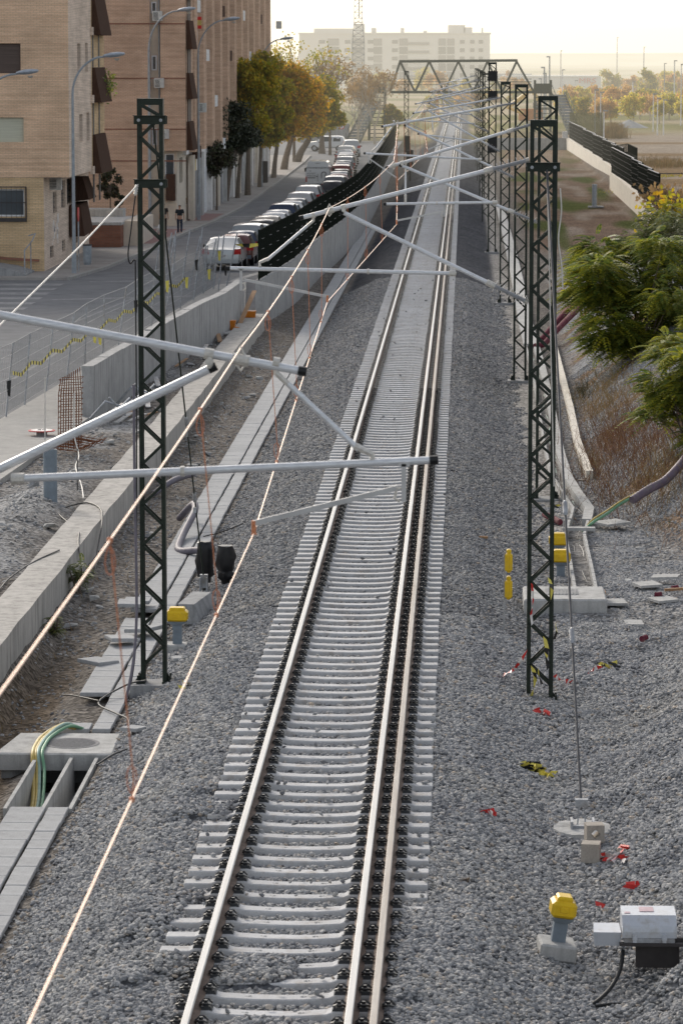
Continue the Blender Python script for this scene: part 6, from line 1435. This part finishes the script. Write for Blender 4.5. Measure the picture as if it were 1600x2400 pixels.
person(-16.15,190.8,-.38,1.62,.3,'dark-clothed person half hidden behind the left lattice mast', m_hair, m_hair, .08)
person(12.6,300,.45,1.6,-.4,'person in dark clothes beyond the black fence on the right', m_hair, m_jeans, .08)
# small dog by the second person
r = empty('dog', (-16.3,189.3,-.38), 'small pale dog sitting near the dark-clothed person by the lamp base', 'dog')
ORG[r.name] = Vector((0,0,0)); 
skin('body', [(0,0,.28),(0,.18,.33),(0,.30,.44),(0,.40,.50),(0,.50,.47),(0,-.18,.30),(0,-.30,.40),(-.07,.17,.18),(-.07,.18,.02),(.07,.17,.18),(.07,.18,.02),(-.08,-.16,.18),(-.07,-.20,.10),(-.07,-.17,.02),(.08,-.16,.18),(.07,-.20,.10),(.07,-.17,.02)], [(0,1),(1,2),(2,3),(3,4),(0,5),(5,6),(1,7),(7,8),(1,9),(9,10),(5,11),(11,12),(12,13),(5,14),(14,15),(15,16)], [.10,.11,.065,.07,.03,.095,.02,.04,.022,.04,.022,.05,.028,.022,.05,.028,.022], m_debris, r)
MB().hull([(-.06,.38,.54),(-.02,.38,.56),(-.05,.36,.62)]).build('ear', m_block, r); MB().hull([(.06,.38,.54),(.02,.38,.56),(.05,.36,.62)]).build('ear', m_block, r)
# ------------------------------------------------------------------ trees
def tree(x, y, zb, H, cr, cz0, cz1, n, mat, label, seed, leaf=.16, trunk=.16, bark=None, lean=0, clumps=22, ry=None, name='tree', group='street trees', gap=.36, limbs=True, cx=0):
    rr = random.Random(seed); r = empty(name, (x,y,zb), label, 'tree', group); m = MB(); ry = ry or cr
    top_ = Vector((x+lean, y, zb+(cz0+cz1)/2*1.0)); ct = (cz0+cz1)/2; ch = (cz1-cz0)/2
    m.tube([(x,y,zb-.1),(x+lean*.25,y,zb+cz0*.5),(x+lean*.6,y,zb+cz0),(x+lean,y,zb+ct)], [trunk*1.15,trunk*.9,trunk*.75,trunk*.35], 9)
    cl = []
    for i in range(clumps):
        d = Vector((rr.gauss(0,1), rr.gauss(0,1), rr.gauss(0,1))).normalized()*(rr.uniform(.25,1)**.5)
        c = Vector((x+lean+cx+d.x*cr*.78, y+d.y*ry*.78, zb+ct+d.z*ch*.82)); cl.append((c, rr.uniform(.55,1.1)*gap*cr))
        b = Vector((x+lean*.7, y, zb+cz0+(ct-cz0)*rr.uniform(.0,.7))); mid = b.lerp(c,.5)+Vector((0,0,.12*ch)); m.tube([b,mid,c], [trunk*.32,trunk*.2,trunk*.06], 5)
    m.build('trunk', bark or m_bark, r)
    f = MB()
    for i in range(n):
        c, q = rr.choice(cl); d = Vector((rr.gauss(0,1), rr.gauss(0,1), rr.gauss(0,1))).normalized()*(q*rr.uniform(.3,1.25)); p = c+Vector((d.x,d.y*ry/cr,d.z*.9))
        a = Vector((rr.gauss(0,1),rr.gauss(0,1),rr.gauss(0,1))).normalized()*leaf*rr.uniform(.6,1.2); b = a.cross(Vector((rr.gauss(0,1),rr.gauss(0,1),rr.gauss(0,1)))).normalized()*leaf*.55
        f.v += [tuple(p-a),tuple(p+b),tuple(p+a),tuple(p-b)]; k = len(f.v)-4; f.f.append((k,k+1,k+2,k+3))
    f.build('crown', mat, r, fix=False); return r
def bare(x, y, zb, H, spread, label, seed, mat, n=26, leaves=0, lmat=None, group='bare trees'):
    rr = random.Random(seed); r = empty('bare_tree', (x,y,zb), label, 'tree', group); m = MB(); f = MB()
    def br(p, d, L_, w, dep):
        q = p+d*L_; m.tube([p,(p+q)/2+Vector((rr.gauss(0,.04),0,rr.gauss(0,.03)))*L_,q], [w,w*.8,w*.6], 4 if dep < 3 else 6, cap=False)
        if dep == 0:
            for _ in range(leaves):
                c = q+Vector((rr.gauss(0,.2),rr.gauss(0,.2),rr.gauss(0,.2))); a = Vector((rr.gauss(0,1),0,rr.gauss(0,1))).normalized()*.12; b = Vector((a.z,0,-a.x))*.6; f.quad(c-a,c+b,c+a,c-b)
            return
        for _ in range(3 if dep > 1 else 3):
            nd = (d+Vector((rr.gauss(0,spread),rr.gauss(0,spread),rr.gauss(.12,.25)))).normalized(); br(p+d*L_*rr.uniform(.55,1), nd, L_*rr.uniform(.62,.85), w*.58, dep-1)
    p = Vector((x,y,zb)); m.tube([p,p+Vector((0,0,H*.22))], [.16,.12], 7)
    for _ in range(4): br(p+Vector((0,0,H*.2)), Vector((rr.gauss(0,spread*.8),rr.gauss(0,spread*.8),1)).normalized(), H*.28, .085, 4)
    m.build('branches', mat, r, fix=False)
    if leaves: f.build('last_leaves', lmat, r, fix=False)
    return r
tree(-15.4,221,-.38,4,1.5,1.9,4.3,4600,m_leafdr,'small bronze-leaved street tree, nearest on the pavement',11,leaf=.10,trunk=.07,clumps=22,cx=-.25)
tree(-15.85,236,-.38,6,2.15,2.5,6.9,12000,m_leafd,'dark evergreen street tree with a leaning trunk',12,leaf=.12,trunk=.19,lean=.6,clumps=44,gap=.36,cx=-.6)
tree(-15.4,241,-.38,6,1.5,2.5,5.6,5200,m_leafd,'second dark street tree just behind the leaning evergreen',13,leaf=.12,trunk=.15,lean=.35,clumps=18)
tree(-15.0,246,-.38,9,2.3,2.9,10.4,14000,m_leafag,'tall green-gold street tree between the dark evergreen and the orange trees',14,leaf=.16,trunk=.2,lean=.1,clumps=46)
tree(-15.1,262,-.38,9,2.5,2.5,10.4,15000,m_leafag,'green-gold street tree, second of the autumn row',15,leaf=.17,trunk=.16,lean=.2,clumps=46)
tree(-15.2,283,-.38,9,2.8,2.5,9.6,15000,m_leafa,'orange-gold street tree, third of the autumn row',16,leaf=.18,trunk=.2,lean=.5,clumps=46)
tree(-15.5,305,-.38,9,3.2,2.2,9.3,13500,m_leafa,'broad rust and gold street tree, fourth of the autumn row',17,leaf=.19,trunk=.30,lean=.9,clumps=46)
tree(-15.5,328,-.38,9,3.0,2.0,8.0,11000,m_leafag,'greenish street tree closing the autumn row on the right',18,leaf=.19,trunk=.34,lean=1.9,clumps=36)
tree(-14.5,362,-.5,6,1.6,1.2,5.5,5000,m_leafd,'dark low tree behind the side-on white car',19,leaf=.2,trunk=.35,clumps=22)
bare(-15.8,330,-.38,12.2,.34,'bare-topped tree with fine twigs rising above the autumn row',3,m_bark,leaves=2,lmat=m_leafag)
bare(-13.3,352,-.38,10.5,.42,'nearly bare dark-twigged tree on the right of the autumn row',4,m_bark,leaves=2,lmat=m_leafbr)
bare(-10.2,404,-.5,9.3,.30,'pale bare tree in front of the left stair tower',5,m_bark_l,leaves=3,lmat=m_leafbr)
bare(-12.2,408,-.5,7.5,.38,'pale spreading bare tree left of the stair tower',6,m_bark_l,leaves=3,lmat=m_leafbr)
tree(-8.6,430,-.5,5,1.6,.3,4.4,3500,m_leafag,'yellow-green bush under the left end of the footbridge',20,leaf=.22,trunk=.1,group='shrubs by the bridge')
tree(-18.35,184,-.38,4,.72,1.9,3.9,1700,m_leafdr,'sparse dark small tree in the planter between the brick buildings',21,leaf=.09,trunk=.05,clumps=12)
tree(-17.9,184.2,.9,1,.3,.1,1.25,900,m_leafd,'tiny dark conifer in the planter',22,leaf=.07,trunk=.03,clumps=8)
# sign on the tree trunk / bin / bollard sign at the kerb
r = empty('traffic_sign', (X_(803,400),400,-.5), 'round red-ringed sign at the far end of the street', 'traffic sign')
c = (X_(803,400),399.9,zpx(296,400)); MB().tube([(c[0],400,-.5),(c[0],400,c[2])], .04, 6).build('post', m_steel, r); MB().lathe(c, [(.30,-.02),(.30,.0),(.2,.001)], 18, 'y').build('disc', m_signred, r); MB().lathe((c[0],c[1]-.03,c[2]), [(.20,-.005),(.20,.006),(.02,.006)], 16, 'y').build('face', m_plate, r); MB().hull([(c[0]-.10,c[1]-.045,c[2]-.08),(c[0]+.10,c[1]-.045,c[2]-.08),(c[0],c[1]-.045,c[2]+.12),(c[0],c[1]-.04,c[2])]).build('symbol', m_ink, r)
tag(MB().rbox(-14.95,-14.55,263,263.6,-.1,1.5,.05).build('litter_bin', m_iron), 'dark upright bin by the kerb among the street trees', 'litter bin')
# ------------------------------------------------------------------ footbridge
br = empty('footbridge', (-.5,430,-.6), 'dark green steel truss footbridge spanning the railway in the haze', 'footbridge')
TX = [-7.8+3.5*i for i in range(5)]; BX = [-6.0+3.5*i for i in range(4)]; zb_, zt_ = 5.15, 8.82
for yy in (429, 431.4):
    m = MB(); m.bar((TX[0]-.1,yy,zt_),(TX[-1]+.1,yy,zt_+.12),.3,.32,(0,0,1)); m.bar((-9.0,yy,zb_),(8.3,yy,zb_),.3,.30,(0,0,1)); m.build('chord', m_greenfar, br)
    m = MB()
    for i in range(4):
        m.bar((TX[i],yy,zt_),(BX[i],yy,zb_),.23,.2); m.bar((BX[i],yy,zb_),(TX[i+1],yy,zt_),.23,.2)
    m.bar((TX[0],yy,zt_),(-9.0,yy,zb_),.22,.2); m.bar((TX[-1],yy,zt_),(8.3,yy,zb_),.22,.2); m.build('diagonals', m_greenfar, br)
    m = MB()
    for z in (6.05,6.4,6.72): m.bar((-8.7,yy-.06,z),(8.0,yy-.06,z),.06,.05,(0,0,1))
    m.build('handrail', m_greenfar, br)
    m = MB()
    for k in range(14): z = 6.9+.13*k; m.bar((-8.2+k*.03,yy+.05,z),(7.4-k*.09,yy+.05,z),.014,.014,(0,0,1))
    m.build('mesh_wires', m_mesh, br)
MB().box(-9,8.3,429,431.4,5.0,5.14).build('deck', m_conc, br)
def stairs(x0, sgn, label):
    r = empty('stair_tower', (x0,426,-.6), label, 'stair tower'); m = MB()
    for dx in (0, 1.9*sgn):
        for yy in (427.5, 431.5): m.box(x0+dx-.1,x0+dx+.1,yy-.1,yy+.1,-.6,6.6)
    for z in (1.4,3.2,5.0): m.box(min(x0,x0+1.9*sgn),max(x0,x0+1.9*sgn),427.4,427.5,z,z+.14)
    m.build('frame', m_greenfar, r)
    m = MB()
    for k in range(11): z = -.3+k*.48; m.box(min(x0,x0+1.7*sgn),max(x0,x0+1.7*sgn),427.55+(k%2)*.4,428.2+(k%2)*.4,z,z+.10)
    m.box(min(x0,x0+1.9*sgn),max(x0,x0+1.9*sgn),427.4,431.4,5.0,5.12); m.build('steps', m_greenfar, r)
    m = MB(); m.box(min(x0,x0+1.9*sgn),max(x0,x0+1.9*sgn),427.3,427.4,5.1,6.2); m.build('landing_panel', m_greenfar, r)
    return r
stairs(-9.6, -1, 'dark stair tower at the left end of the footbridge, behind bare branches'); stairs(8.4, 1, 'dark stair tower at the right end of the footbridge')
def flight(x0, x1, y0, y1, z0, z1, w, label):
    r = empty('stair_flight', (x0,y0,z0), label, 'stair flight'); n = 14
    m = MB()
    for k in range(n):
        t = k/n; m.box(x0+(x1-x0)*t, x0+(x1-x0)*t+w, y0+(y1-y0)*t, y0+(y1-y0)*t+abs(y1-y0)/n+.1, z0+(z1-z0)*t-.06, z0+(z1-z0)*t+.22)
    m.build('steps', m_conc, r)
    for dx in (-.05, w+.05):
        m = MB().bar((x0+dx,y0,z0+.1),(x1+dx,y1,z1+.1),.08,.34,(0,0,1)); m.bar((x0+dx,y0,z0+1.1),(x1+dx,y1,z1+1.1),.06,.07,(0,0,1))
        for k in range(8): t = k/7; m.box(x0+(x1-x0)*t+dx-.02,x0+(x1-x0)*t+dx+.02,y0+(y1-y0)*t,y0+(y1-y0)*t+.04,z0+(z1-z0)*t,z0+(z1-z0)*t+1.1)
        m.build('railing', m_greenfar, r)
flight(-13.6,-11.6,410,426,-.5,4.2,1.5,'long stair flight climbing to the left end of the footbridge'); flight(12.0,10.4,412,427,.45,5.0,1.4,'long stair flight descending from the right end of the footbridge')
m = MB(); m.prism([(-19,-.5),(-13.4,-.5),(-13.4,1.7),(-19,.4)], 412, 414); tag(m.build('side_wall', m_conc), 'dark sloping wall beside the left stair flight', 'wall')
# ------------------------------------------------------------------ right retaining wall with staggered fence
rw = [(11.35,388),(11.55,345),(11.75,300),(11.85,272),(11.2,268),(11.15,235),(11.05,204)]
r = empty('boundary_wall', (11.3,300,-.7), 'pale sunlit concrete wall carrying the black staggered fence on the right', 'wall')
PW = dens(rw[:4], 4); extr_path(PW[::-1], .3, -.8, .58, m_conc_warm, 'wall_body', r, top_noise=.02); PW2 = dens(rw[4:], 4); extr_path(PW2[::-1], .3, -.8, .55, m_conc_warm, 'wall_body', r, top_noise=.02)
MB().box(11.0,11.9,268,268.3,-.8,.56).build('wall_step', m_conc_warm, r); MB().box(11.0,30,203.6,204,-.8,.53).build('wall_return', m_conc_warm, r)
tag(MB().box(3.4,11.4,388,388.4,-.8,.56).build('cross_wall', m_conc_w), 'pale low wall closing the dirt strip below the right stair flight', 'wall')
seg = [(11.35,388,345),(11.45,345,322),(11.55,322,300),(11.6,300,284),(11.65,284,270)]; fb = empty('staggered_fence', (11.5,300,.55), 'black slatted fence stepping along the right-hand wall in a saw-tooth line', 'fence')
def sfence(parent, x, ya, yb, zb, zt, dx=.38):
    n = int((ya-yb)/.16); m = MB()
    for i in range(n+1):
        t = i/n; m.box(x+dx*t-.02, x+dx*t+.02, ya+(yb-ya)*t-.035, ya+(yb-ya)*t+.035, zb, zt)
    for z in (zb+.1,(zb+zt)/2,zt-.06): m.bar((x,ya,z),(x+dx,yb,z),.03,.04,(0,0,1))
    m.build('panel', m_fence, parent); MB().bar((x,ya,zt+.02),(x+dx,yb,zt+.02),.07,.03,(0,0,1)).build('top_rail', m_steel, parent)
    c = MB()
    for z in np.arange(zb+.3,zt,.35): c.bar((x-.05,ya,z),(x+dx-.05,yb,z),.008,.014,(0,0,1))
    c.build('clip_strip', m_iron, parent)
    MB().box(x+dx-.05,x+dx+.05,yb-.05,yb+.05,zb,zt+.05).build('post', m_fence, parent)
for x,a,b in seg: sfence(fb, x, a, b, .57, 2.32)
for x,a,b in ((11.02,267.6,236),(11.05,236,226),(11.0,226,213),(10.95,213,204.4)): sfence(fb, x, a, b, .55, 2.42, .22)
for (x0,y0,x1,y1) in ((11.05,268,12.6,276),(12.6,276,12.65,262),):
    m = MB(); n = 12
    for i in range(n+1): t = i/n; m.box(x0+(x1-x0)*t-.03,x0+(x1-x0)*t+.03,y0+(y1-y0)*t-.03,y0+(y1-y0)*t+.03,.55,2.5)
    m.bar((x0,y0,2.5),(x1,y1,2.5),.07,.04,(0,0,1)); m.bar((x0,y0,1.5),(x1,y1,1.5),.03,.8,(0,0,1)); m.build('return_panel', m_fence, fb)
m = MB(); m.bar((11.2,204.2,2.45),(30,204.2,2.45),.05,.05,(0,0,1)); m.build('end_rail', m_iron, fb)
tag(MB().lathe((8.5,233.1,-.66), [(.16,0),(.16,1.5),(.12,1.5)], 14).build('pipe_post', m_lamphead), 'grey pipe stub standing in the dirt strip right of the masts', 'post')
tag(MB().box(8.1,9.1,232.7,233.6,-.68,-.58).build('concrete_pad', m_conc), 'small concrete pad under the grey pipe stub', 'concrete pad')
# tall corner screen of bamboo fence
m = MB()
for i in range(40): x = 11.4+i*.09; m.box(x,x+.07,388.6,388.7,.5,3.3+random.uniform(-.05,.05))
for i in range(30): m.box(14.9,15.0,388.7-i*.1-.08,388.7-i*.1,.5,3.3)
tag(m.build('timber_screen', M('olive_screen', (.20,.18,.08), .8)), 'olive slatted screen at the foot of the right stair flight', 'screen fence')
tag(MB().rbox(10.55,11.15,386,386.4,.56,1.3,.03).build('white_cabinet', m_plate), 'bright white cabinet at the bottom of the right stairs', 'cabinet')
# excavator
r = empty('excavator', (9.5,505,-.5), 'yellow excavator with raised arm, blurred behind the far masts', 'excavator')
MB().rbox(7.2,11.2,503,506,-.5,.4,.2).build('tracks', m_iron, r); MB().rbox(7.6,11.0,503,506,.5,2.2,.15).build('body', M('excavator_orange', (.40,.15,.03)), r); MB().rbox(9.6,10.8,502.9,504.2,2.2,3.2,.1).build('cab', m_glass, r)
MB().tube([(8.2,503,1.6),(6.0,502,2.4),(8.6,501.5,4.3),(9.3,501,5.0)], [.3,.38,.32,.22], 6).build('boom', m_exc, r); MB().tube([(9.3,501,5.0),(10.4,500.6,3.3),(10.5,500.5,1.8)], [.28,.26,.18], 6).build('stick', m_exc, r); MB().hull([(10.2,500,1.9),(10.9,500,1.8),(10.3,501,1.2),(10.9,501,1.0),(10.2,500.2,1.0)]).build('bucket', m_iron, r)
# far signals left of the track
for (px,y,h,lab) in ((955,300,2.6,'dark signal post left of the far track, taller one'),(962,285,1.8,'dark signal post left of the far track, nearer one')):
    x = X_(px,y); rr_ = empty('signal_post', (x,y,-.8), lab, 'signal post'); MB().box(x-.06,x+.06,y,y+.1,-.9,h).build('post', m_black, rr_); MB().rbox(x-.26,x+.26,y-.1,y+.15,h-1.4,h,.05).build('head', m_black, rr_)
# ------------------------------------------------------------------ far distance
ap = empty('white_apartment_block', (-24,1250,-1), 'long pale apartment block in the haze behind the footbridge', 'apartment building')
xa, xb2 = -58.0, 8.7; Yd = 1250; tp_ = 18.3
MB().box(xa,xb2,Yd,Yd+16,-3,tp_).build('wall', m_apt, ap); MB().box(xa-.3,xb2+.3,Yd-.3,Yd+16,tp_,tp_+.5).build('parapet', m_apt, ap)
cols_ = [(-50,2.2,0),(-46,4,1),(-41,2,0),(-37.5,4,1),(-33,2,0),(-30.5,3,1),(-24.5,2,0),(-21.5,3,1),(-16.5,8,2),(-8,2.6,1),(-5,2.6,1),(-1,1.6,0),(2.5,1.5,0),(5.5,1.5,0)]
for x,w,k in cols_:
    for f_ in range(7):
        z = 15.2-f_*2.9
        if z < -2: continue
        if k == 1: MB().box(x-w/2,x+w/2,Yd-.12,Yd-.01,z-.9,z+1.6).build('window', m_aptw if f_ % 2 else m_aptd, ap)
        elif k == 2: MB().box(x-w/2,x+w/2,Yd-.5,Yd-.01,z-.6,z+.3).build('balcony', m_aptd, ap)
        else: MB().box(x-w/2,x+w/2,Yd-.12,Yd-.01,z-.2,z+1.1).build('window', m_aptw, ap)
for x,w,h in ((-46,14,2.0),(-37,3.5,3.6),(-32,1.6,2.2),(-22,1.2,2.2),(-14,1.2,1.2),(-3,6,3.2),(1,3,2.4),(6,.6,2.2)): MB().box(x-w/2,x+w/2,Yd+4,Yd+8,tp_+.5,tp_+h).build('roof_house', m_apt, ap)
tag(MB().box(-1.5+10,22,1180,1190,-2,4.8).build('grey_building', m_wh), 'low grey building hazy beside the right stair tower', 'building')
wh = empty('warehouse', (31,1100,-2), 'white flat-roofed warehouse with red letters, hazy on the right', 'warehouse')
MB().box(12,41.8,1100,1130,-3,4.1).build('wall', m_wh, wh); MB().box(11.8,41.9,1099.7,1130,4.1,4.5).build('roof_edge', m_plate, wh)
for i in range(6): MB().box(13+i*3.4,16.1+i*3.4,1099.8,1099.98,-1.6,.4).build('window', m_whd, wh)
text('MRS', 2.1, (37.6,1099.6,2.9), FACE_CAM, m_redink, wh, 'letters', .1, 1.4)
tw = empty('lattice_tower', (-17.9,600,-1), 'tall grey communications lattice tower fading above the bare trees', 'lattice tower')
def tower_w(z): return 1.0 if z < 12 else (1.0-(z-12)*.09 if z < 15.5 else .66)
m = MB(); zz = -1; k = 0
while zz < 26:
    a = tower_w(zz); b = tower_w(zz+1.0)
    for sx in (-1,1):
        for sy in (-1,1): m.bar((-17.9+sx*a,600+sy*a,zz),(-17.9+sx*b,600+sy*b,zz+1.0),.07,.07)
    for sy in (-1,1): m.bar((-17.9-a,600+sy*a,zz),(-17.9+b,600+sy*b,zz+1),.05,.05); m.bar((-17.9+a,600+sy*a,zz),(-17.9-b,600+sy*b,zz+1),.05,.05); m.bar((-17.9-a*1.05,600+sy*a,zz),(-17.9+a*1.05,600+sy*a,zz),.06,.06)
    zz += 1.0
m.build('lattice', m_mesh, tw)
MB().box(-18.6,-17.2,598.6,601.4,15.3,15.4).build('platform', m_mesh, tw); MB().tube([(-17.75,599,16),(-17.75,599,26)], .09, 6).build('cable_ladder', m_mesh, tw)
rr = random.Random(77)
lab_t = {0:'yellow-green autumn tree in the hazy field on the right', 1:'orange autumn tree in the hazy field on the right', 2:'dull olive tree in the hazy field on the right'}
ft = []
for i in range(34):
    px = rr.uniform(1305, 1610); Yt = rr.uniform(470, 640); ft.append((px, Yt, rr.uniform(1.5,2.6), rr.uniform(3.0,4.6), rr.choice([0,0,1,1,2])))
for i,(px,Yt,cr,h,k) in enumerate(ft): tree(X_(px,Yt),Yt,.5,h,cr,.7,h,1500,[m_leafy,m_leafo,m_leafag][k],lab_t[k],200+i,leaf=.22,trunk=.1,bark=m_bark_l,group='autumn trees in the far field',clumps=14,name='autumn_tree')
for i in range(46):
    px = rr.uniform(1425, 1650) if i < 30 else rr.uniform(690,1215); Yt = rr.uniform(720, 1050); h = rr.uniform(3.5,7.5) if i < 30 else rr.uniform(4,8)
    tree(X_(px,Yt),Yt,.2,h,h*.45,.8,h,1100,[m_leafo,m_leafy,m_leafag][i % 3],'hazy tree in the belt far beyond the field',300+i,leaf=.36,trunk=.12,group='trees in the far hazy belt',clumps=12,name='distant_tree',bark=m_bark_l)
for i in range(12):
    px = rr.uniform(1000,1230); Yt = rr.uniform(640,760); tree(X_(px,Yt),Yt,-.5,4,2.0,.4,3.6,900,[m_leafo,m_leafag][i % 2],'low hazy shrub beside the far track','x%d' % i,leaf=.3,trunk=.08,group='low shrubs by the far track',clumps=10,name='shrub')
LPX = [(1391,430,5.0),(1412,372,3.3),(1315,600,7.0),(1478,600,5.0),(1526,430,4.5),(1536,410,4.2),(1550,410,4.0),(1551,700,8.0),(1574,560,8.5),(1590,470,8.0),(1404,430,4.7),(1345,640,5),(1503,900,12),(1311,880,11),(1441,1000,15)]
for px,Yt,h in LPX:
    x = X_(px,Yt); r = empty('lamp_post', (x,Yt,.4), 'thin pale lamp post standing in the hazy field on the right', 'lamp post', 'lamp posts in the far field'); w = .075 if Yt < 500 else .12
    MB().tube([(x,Yt,.3),(x,Yt,.4+h)], [w,w*.7], 6).build('pole', m_plate if Yt < 700 else m_mesh, r); MB().rbox(x-.1,x+.45,Yt-.12,Yt+.12,.35+h,.5+h,.03).build('lamp_head', m_mesh, r)
for (px,Yt,h) in ((1285,560,9.6),(1273,520,8.0),(1277,560,7.0),(1266,600,6)):
    x = X_(px,Yt); r = empty('lamp_post', (x,Yt,-.4), 'slim dark pole behind the right stair tower', 'lamp post', 'poles behind the stair tower'); MB().tube([(x,Yt,-.4),(x,Yt,h)], [.14,.10], 6).build('pole', m_lamp, r); MB().rbox(x-.5,x+.1,Yt-.12,Yt+.12,h-.15,h+.05,.03).build('lamp_head', m_lamp, r)
brush('reed_clump', X_(1435,395), 395, 1.2, 5, 700, .8, 1.9, m_straw, 'pale dry reeds in the field beyond the fence', 'reeds', 30, lean=.15, w=.03)
brush('reed_clump', X_(1545,290), 290, 2.6, 9, 900, .3, .8, m_straw, 'patch of dry tall grass in the field at the right edge', 'grass patch', 31, lean=.25, w=.02)
brush('grass_patch', X_(1520,262), 262, 3.0, 3, 500, .08, .22, m_leafag, 'green grassy strip in front of the dry grass at right', 'grass patch', 32, w=.02)
tag(MB().hull([(X_(1470,455)+2.6*math.cos(a), 455+3*math.sin(a), .4) for a in [i*.7 for i in range(9)]]+[(X_(1470,455),455,1.5)]).build('earth_mound', m_conc), 'grey earth mound in the field beyond the fence', 'mound')
bare(10.6,186,-.6,3.3,.5,'thin-twigged shrub with a few leaves at the right edge before the fence',12,m_bark,leaves=1,lmat=m_leafbr,group='twiggy shrubs at the right edge')
bare(8.6,150,.0,3.3,.5,'brown twiggy shrub above the dense bushes at the right edge',13,m_bark,leaves=1,lmat=m_leafag,group='twiggy shrubs at the right edge')
# ------------------------------------------------------------------ haze lying over the far ground (a volume, its own faint glow standing in for scattered sunlight)
hm = bpy.data.materials.new('glowing_haze'); hm.use_nodes = True; nt = hm.node_tree; nt.nodes.clear()
out = nt.nodes.new('ShaderNodeOutputMaterial'); ab = nt.nodes.new('ShaderNodeVolumeAbsorption'); em = nt.nodes.new('ShaderNodeEmission'); ad = nt.nodes.new('ShaderNodeAddShader')
SG = .00050
ab.inputs['Color'].default_value = (0,0,0,1); ab.inputs['Density'].default_value = SG
em.inputs['Color'].default_value = (1.0,.925,.76,1); em.inputs['Strength'].default_value = SG*1.16
L(nt, ab.outputs[0], ad.inputs[0]); L(nt, em.outputs[0], ad.inputs[1]); L(nt, ad.outputs[0], out.inputs['Volume'])
hz = MB().box(-900, 900, 235, 3600, -6, 40).build('haze', hm); tag(hz, kind='structure')
# ------------------------------------------------------------------ light
EL, AZ = math.radians(28), math.radians(-26)
w = bpy.data.worlds.new('World'); scn.world = w; w.use_nodes = True; nt = w.node_tree; bg = nt.nodes['Background']
sk = nt.nodes.new('ShaderNodeTexSky'); sk.sky_type = 'NISHITA'; sk.sun_disc = False; sk.sun_elevation = EL; sk.sun_rotation = AZ; sk.air_density = 1.0; sk.dust_density = 2.0; sk.ozone_density = 1.0
hs = nt.nodes.new('ShaderNodeHueSaturation'); hs.inputs['Saturation'].default_value = .42; hs.inputs['Value'].default_value = 1.42
L(nt, sk.outputs[0], hs.inputs['Color']); tn = mixc(nt, 1.0, hs.outputs[0], (1.04,1.0,.955), 'MULTIPLY'); L(nt, tn, bg.inputs['Color']); bg.inputs['Strength'].default_value = .15
sd = bpy.data.lights.new('sun', 'SUN'); sd.energy = 2.0; sd.angle = math.radians(14); sd.color = (1.0,.92,.80)
so = bpy.data.objects.new('sun', sd); col.objects.link(so)
dv = Vector((math.sin(AZ)*math.cos(EL), math.cos(AZ)*math.cos(EL), math.sin(EL))); so.rotation_euler = dv.to_track_quat('Z', 'Y').to_euler(); so.location = (0,0,60)
# ------------------------------------------------------------------ camera
F_ = 8300.0; TH = math.atan(1056/F_); PS = math.atan(289/F_*math.cos(TH))
cd = bpy.data.cameras.new('camera'); co = bpy.data.objects.new('camera', cd); col.objects.link(co); scn.camera = co
cd.sensor_fit = 'VERTICAL'; cd.sensor_height = 36; cd.sensor_width = 24; cd.lens = F_/2400*36; cd.clip_start = .5; cd.clip_end = 9000
co.location = (0,0,8.82); co.rotation_euler = (PI/2-TH, 0, PS)
cd.dof.use_dof = True; cd.dof.focus_distance = 62; cd.dof.aperture_fstop = 6.3
scn.view_settings.view_transform = 'Standard'; scn.view_settings.look = 'None'; scn.view_settings.exposure = 0; scn.view_settings.gamma = 1
scn.render.engine = 'CYCLES'; scn.cycles.max_bounces = 6; scn.cycles.transparent_max_bounces = 6; scn.cycles.volume_bounces = 0
scn.render.resolution_x = 682; scn.render.resolution_y = 1024
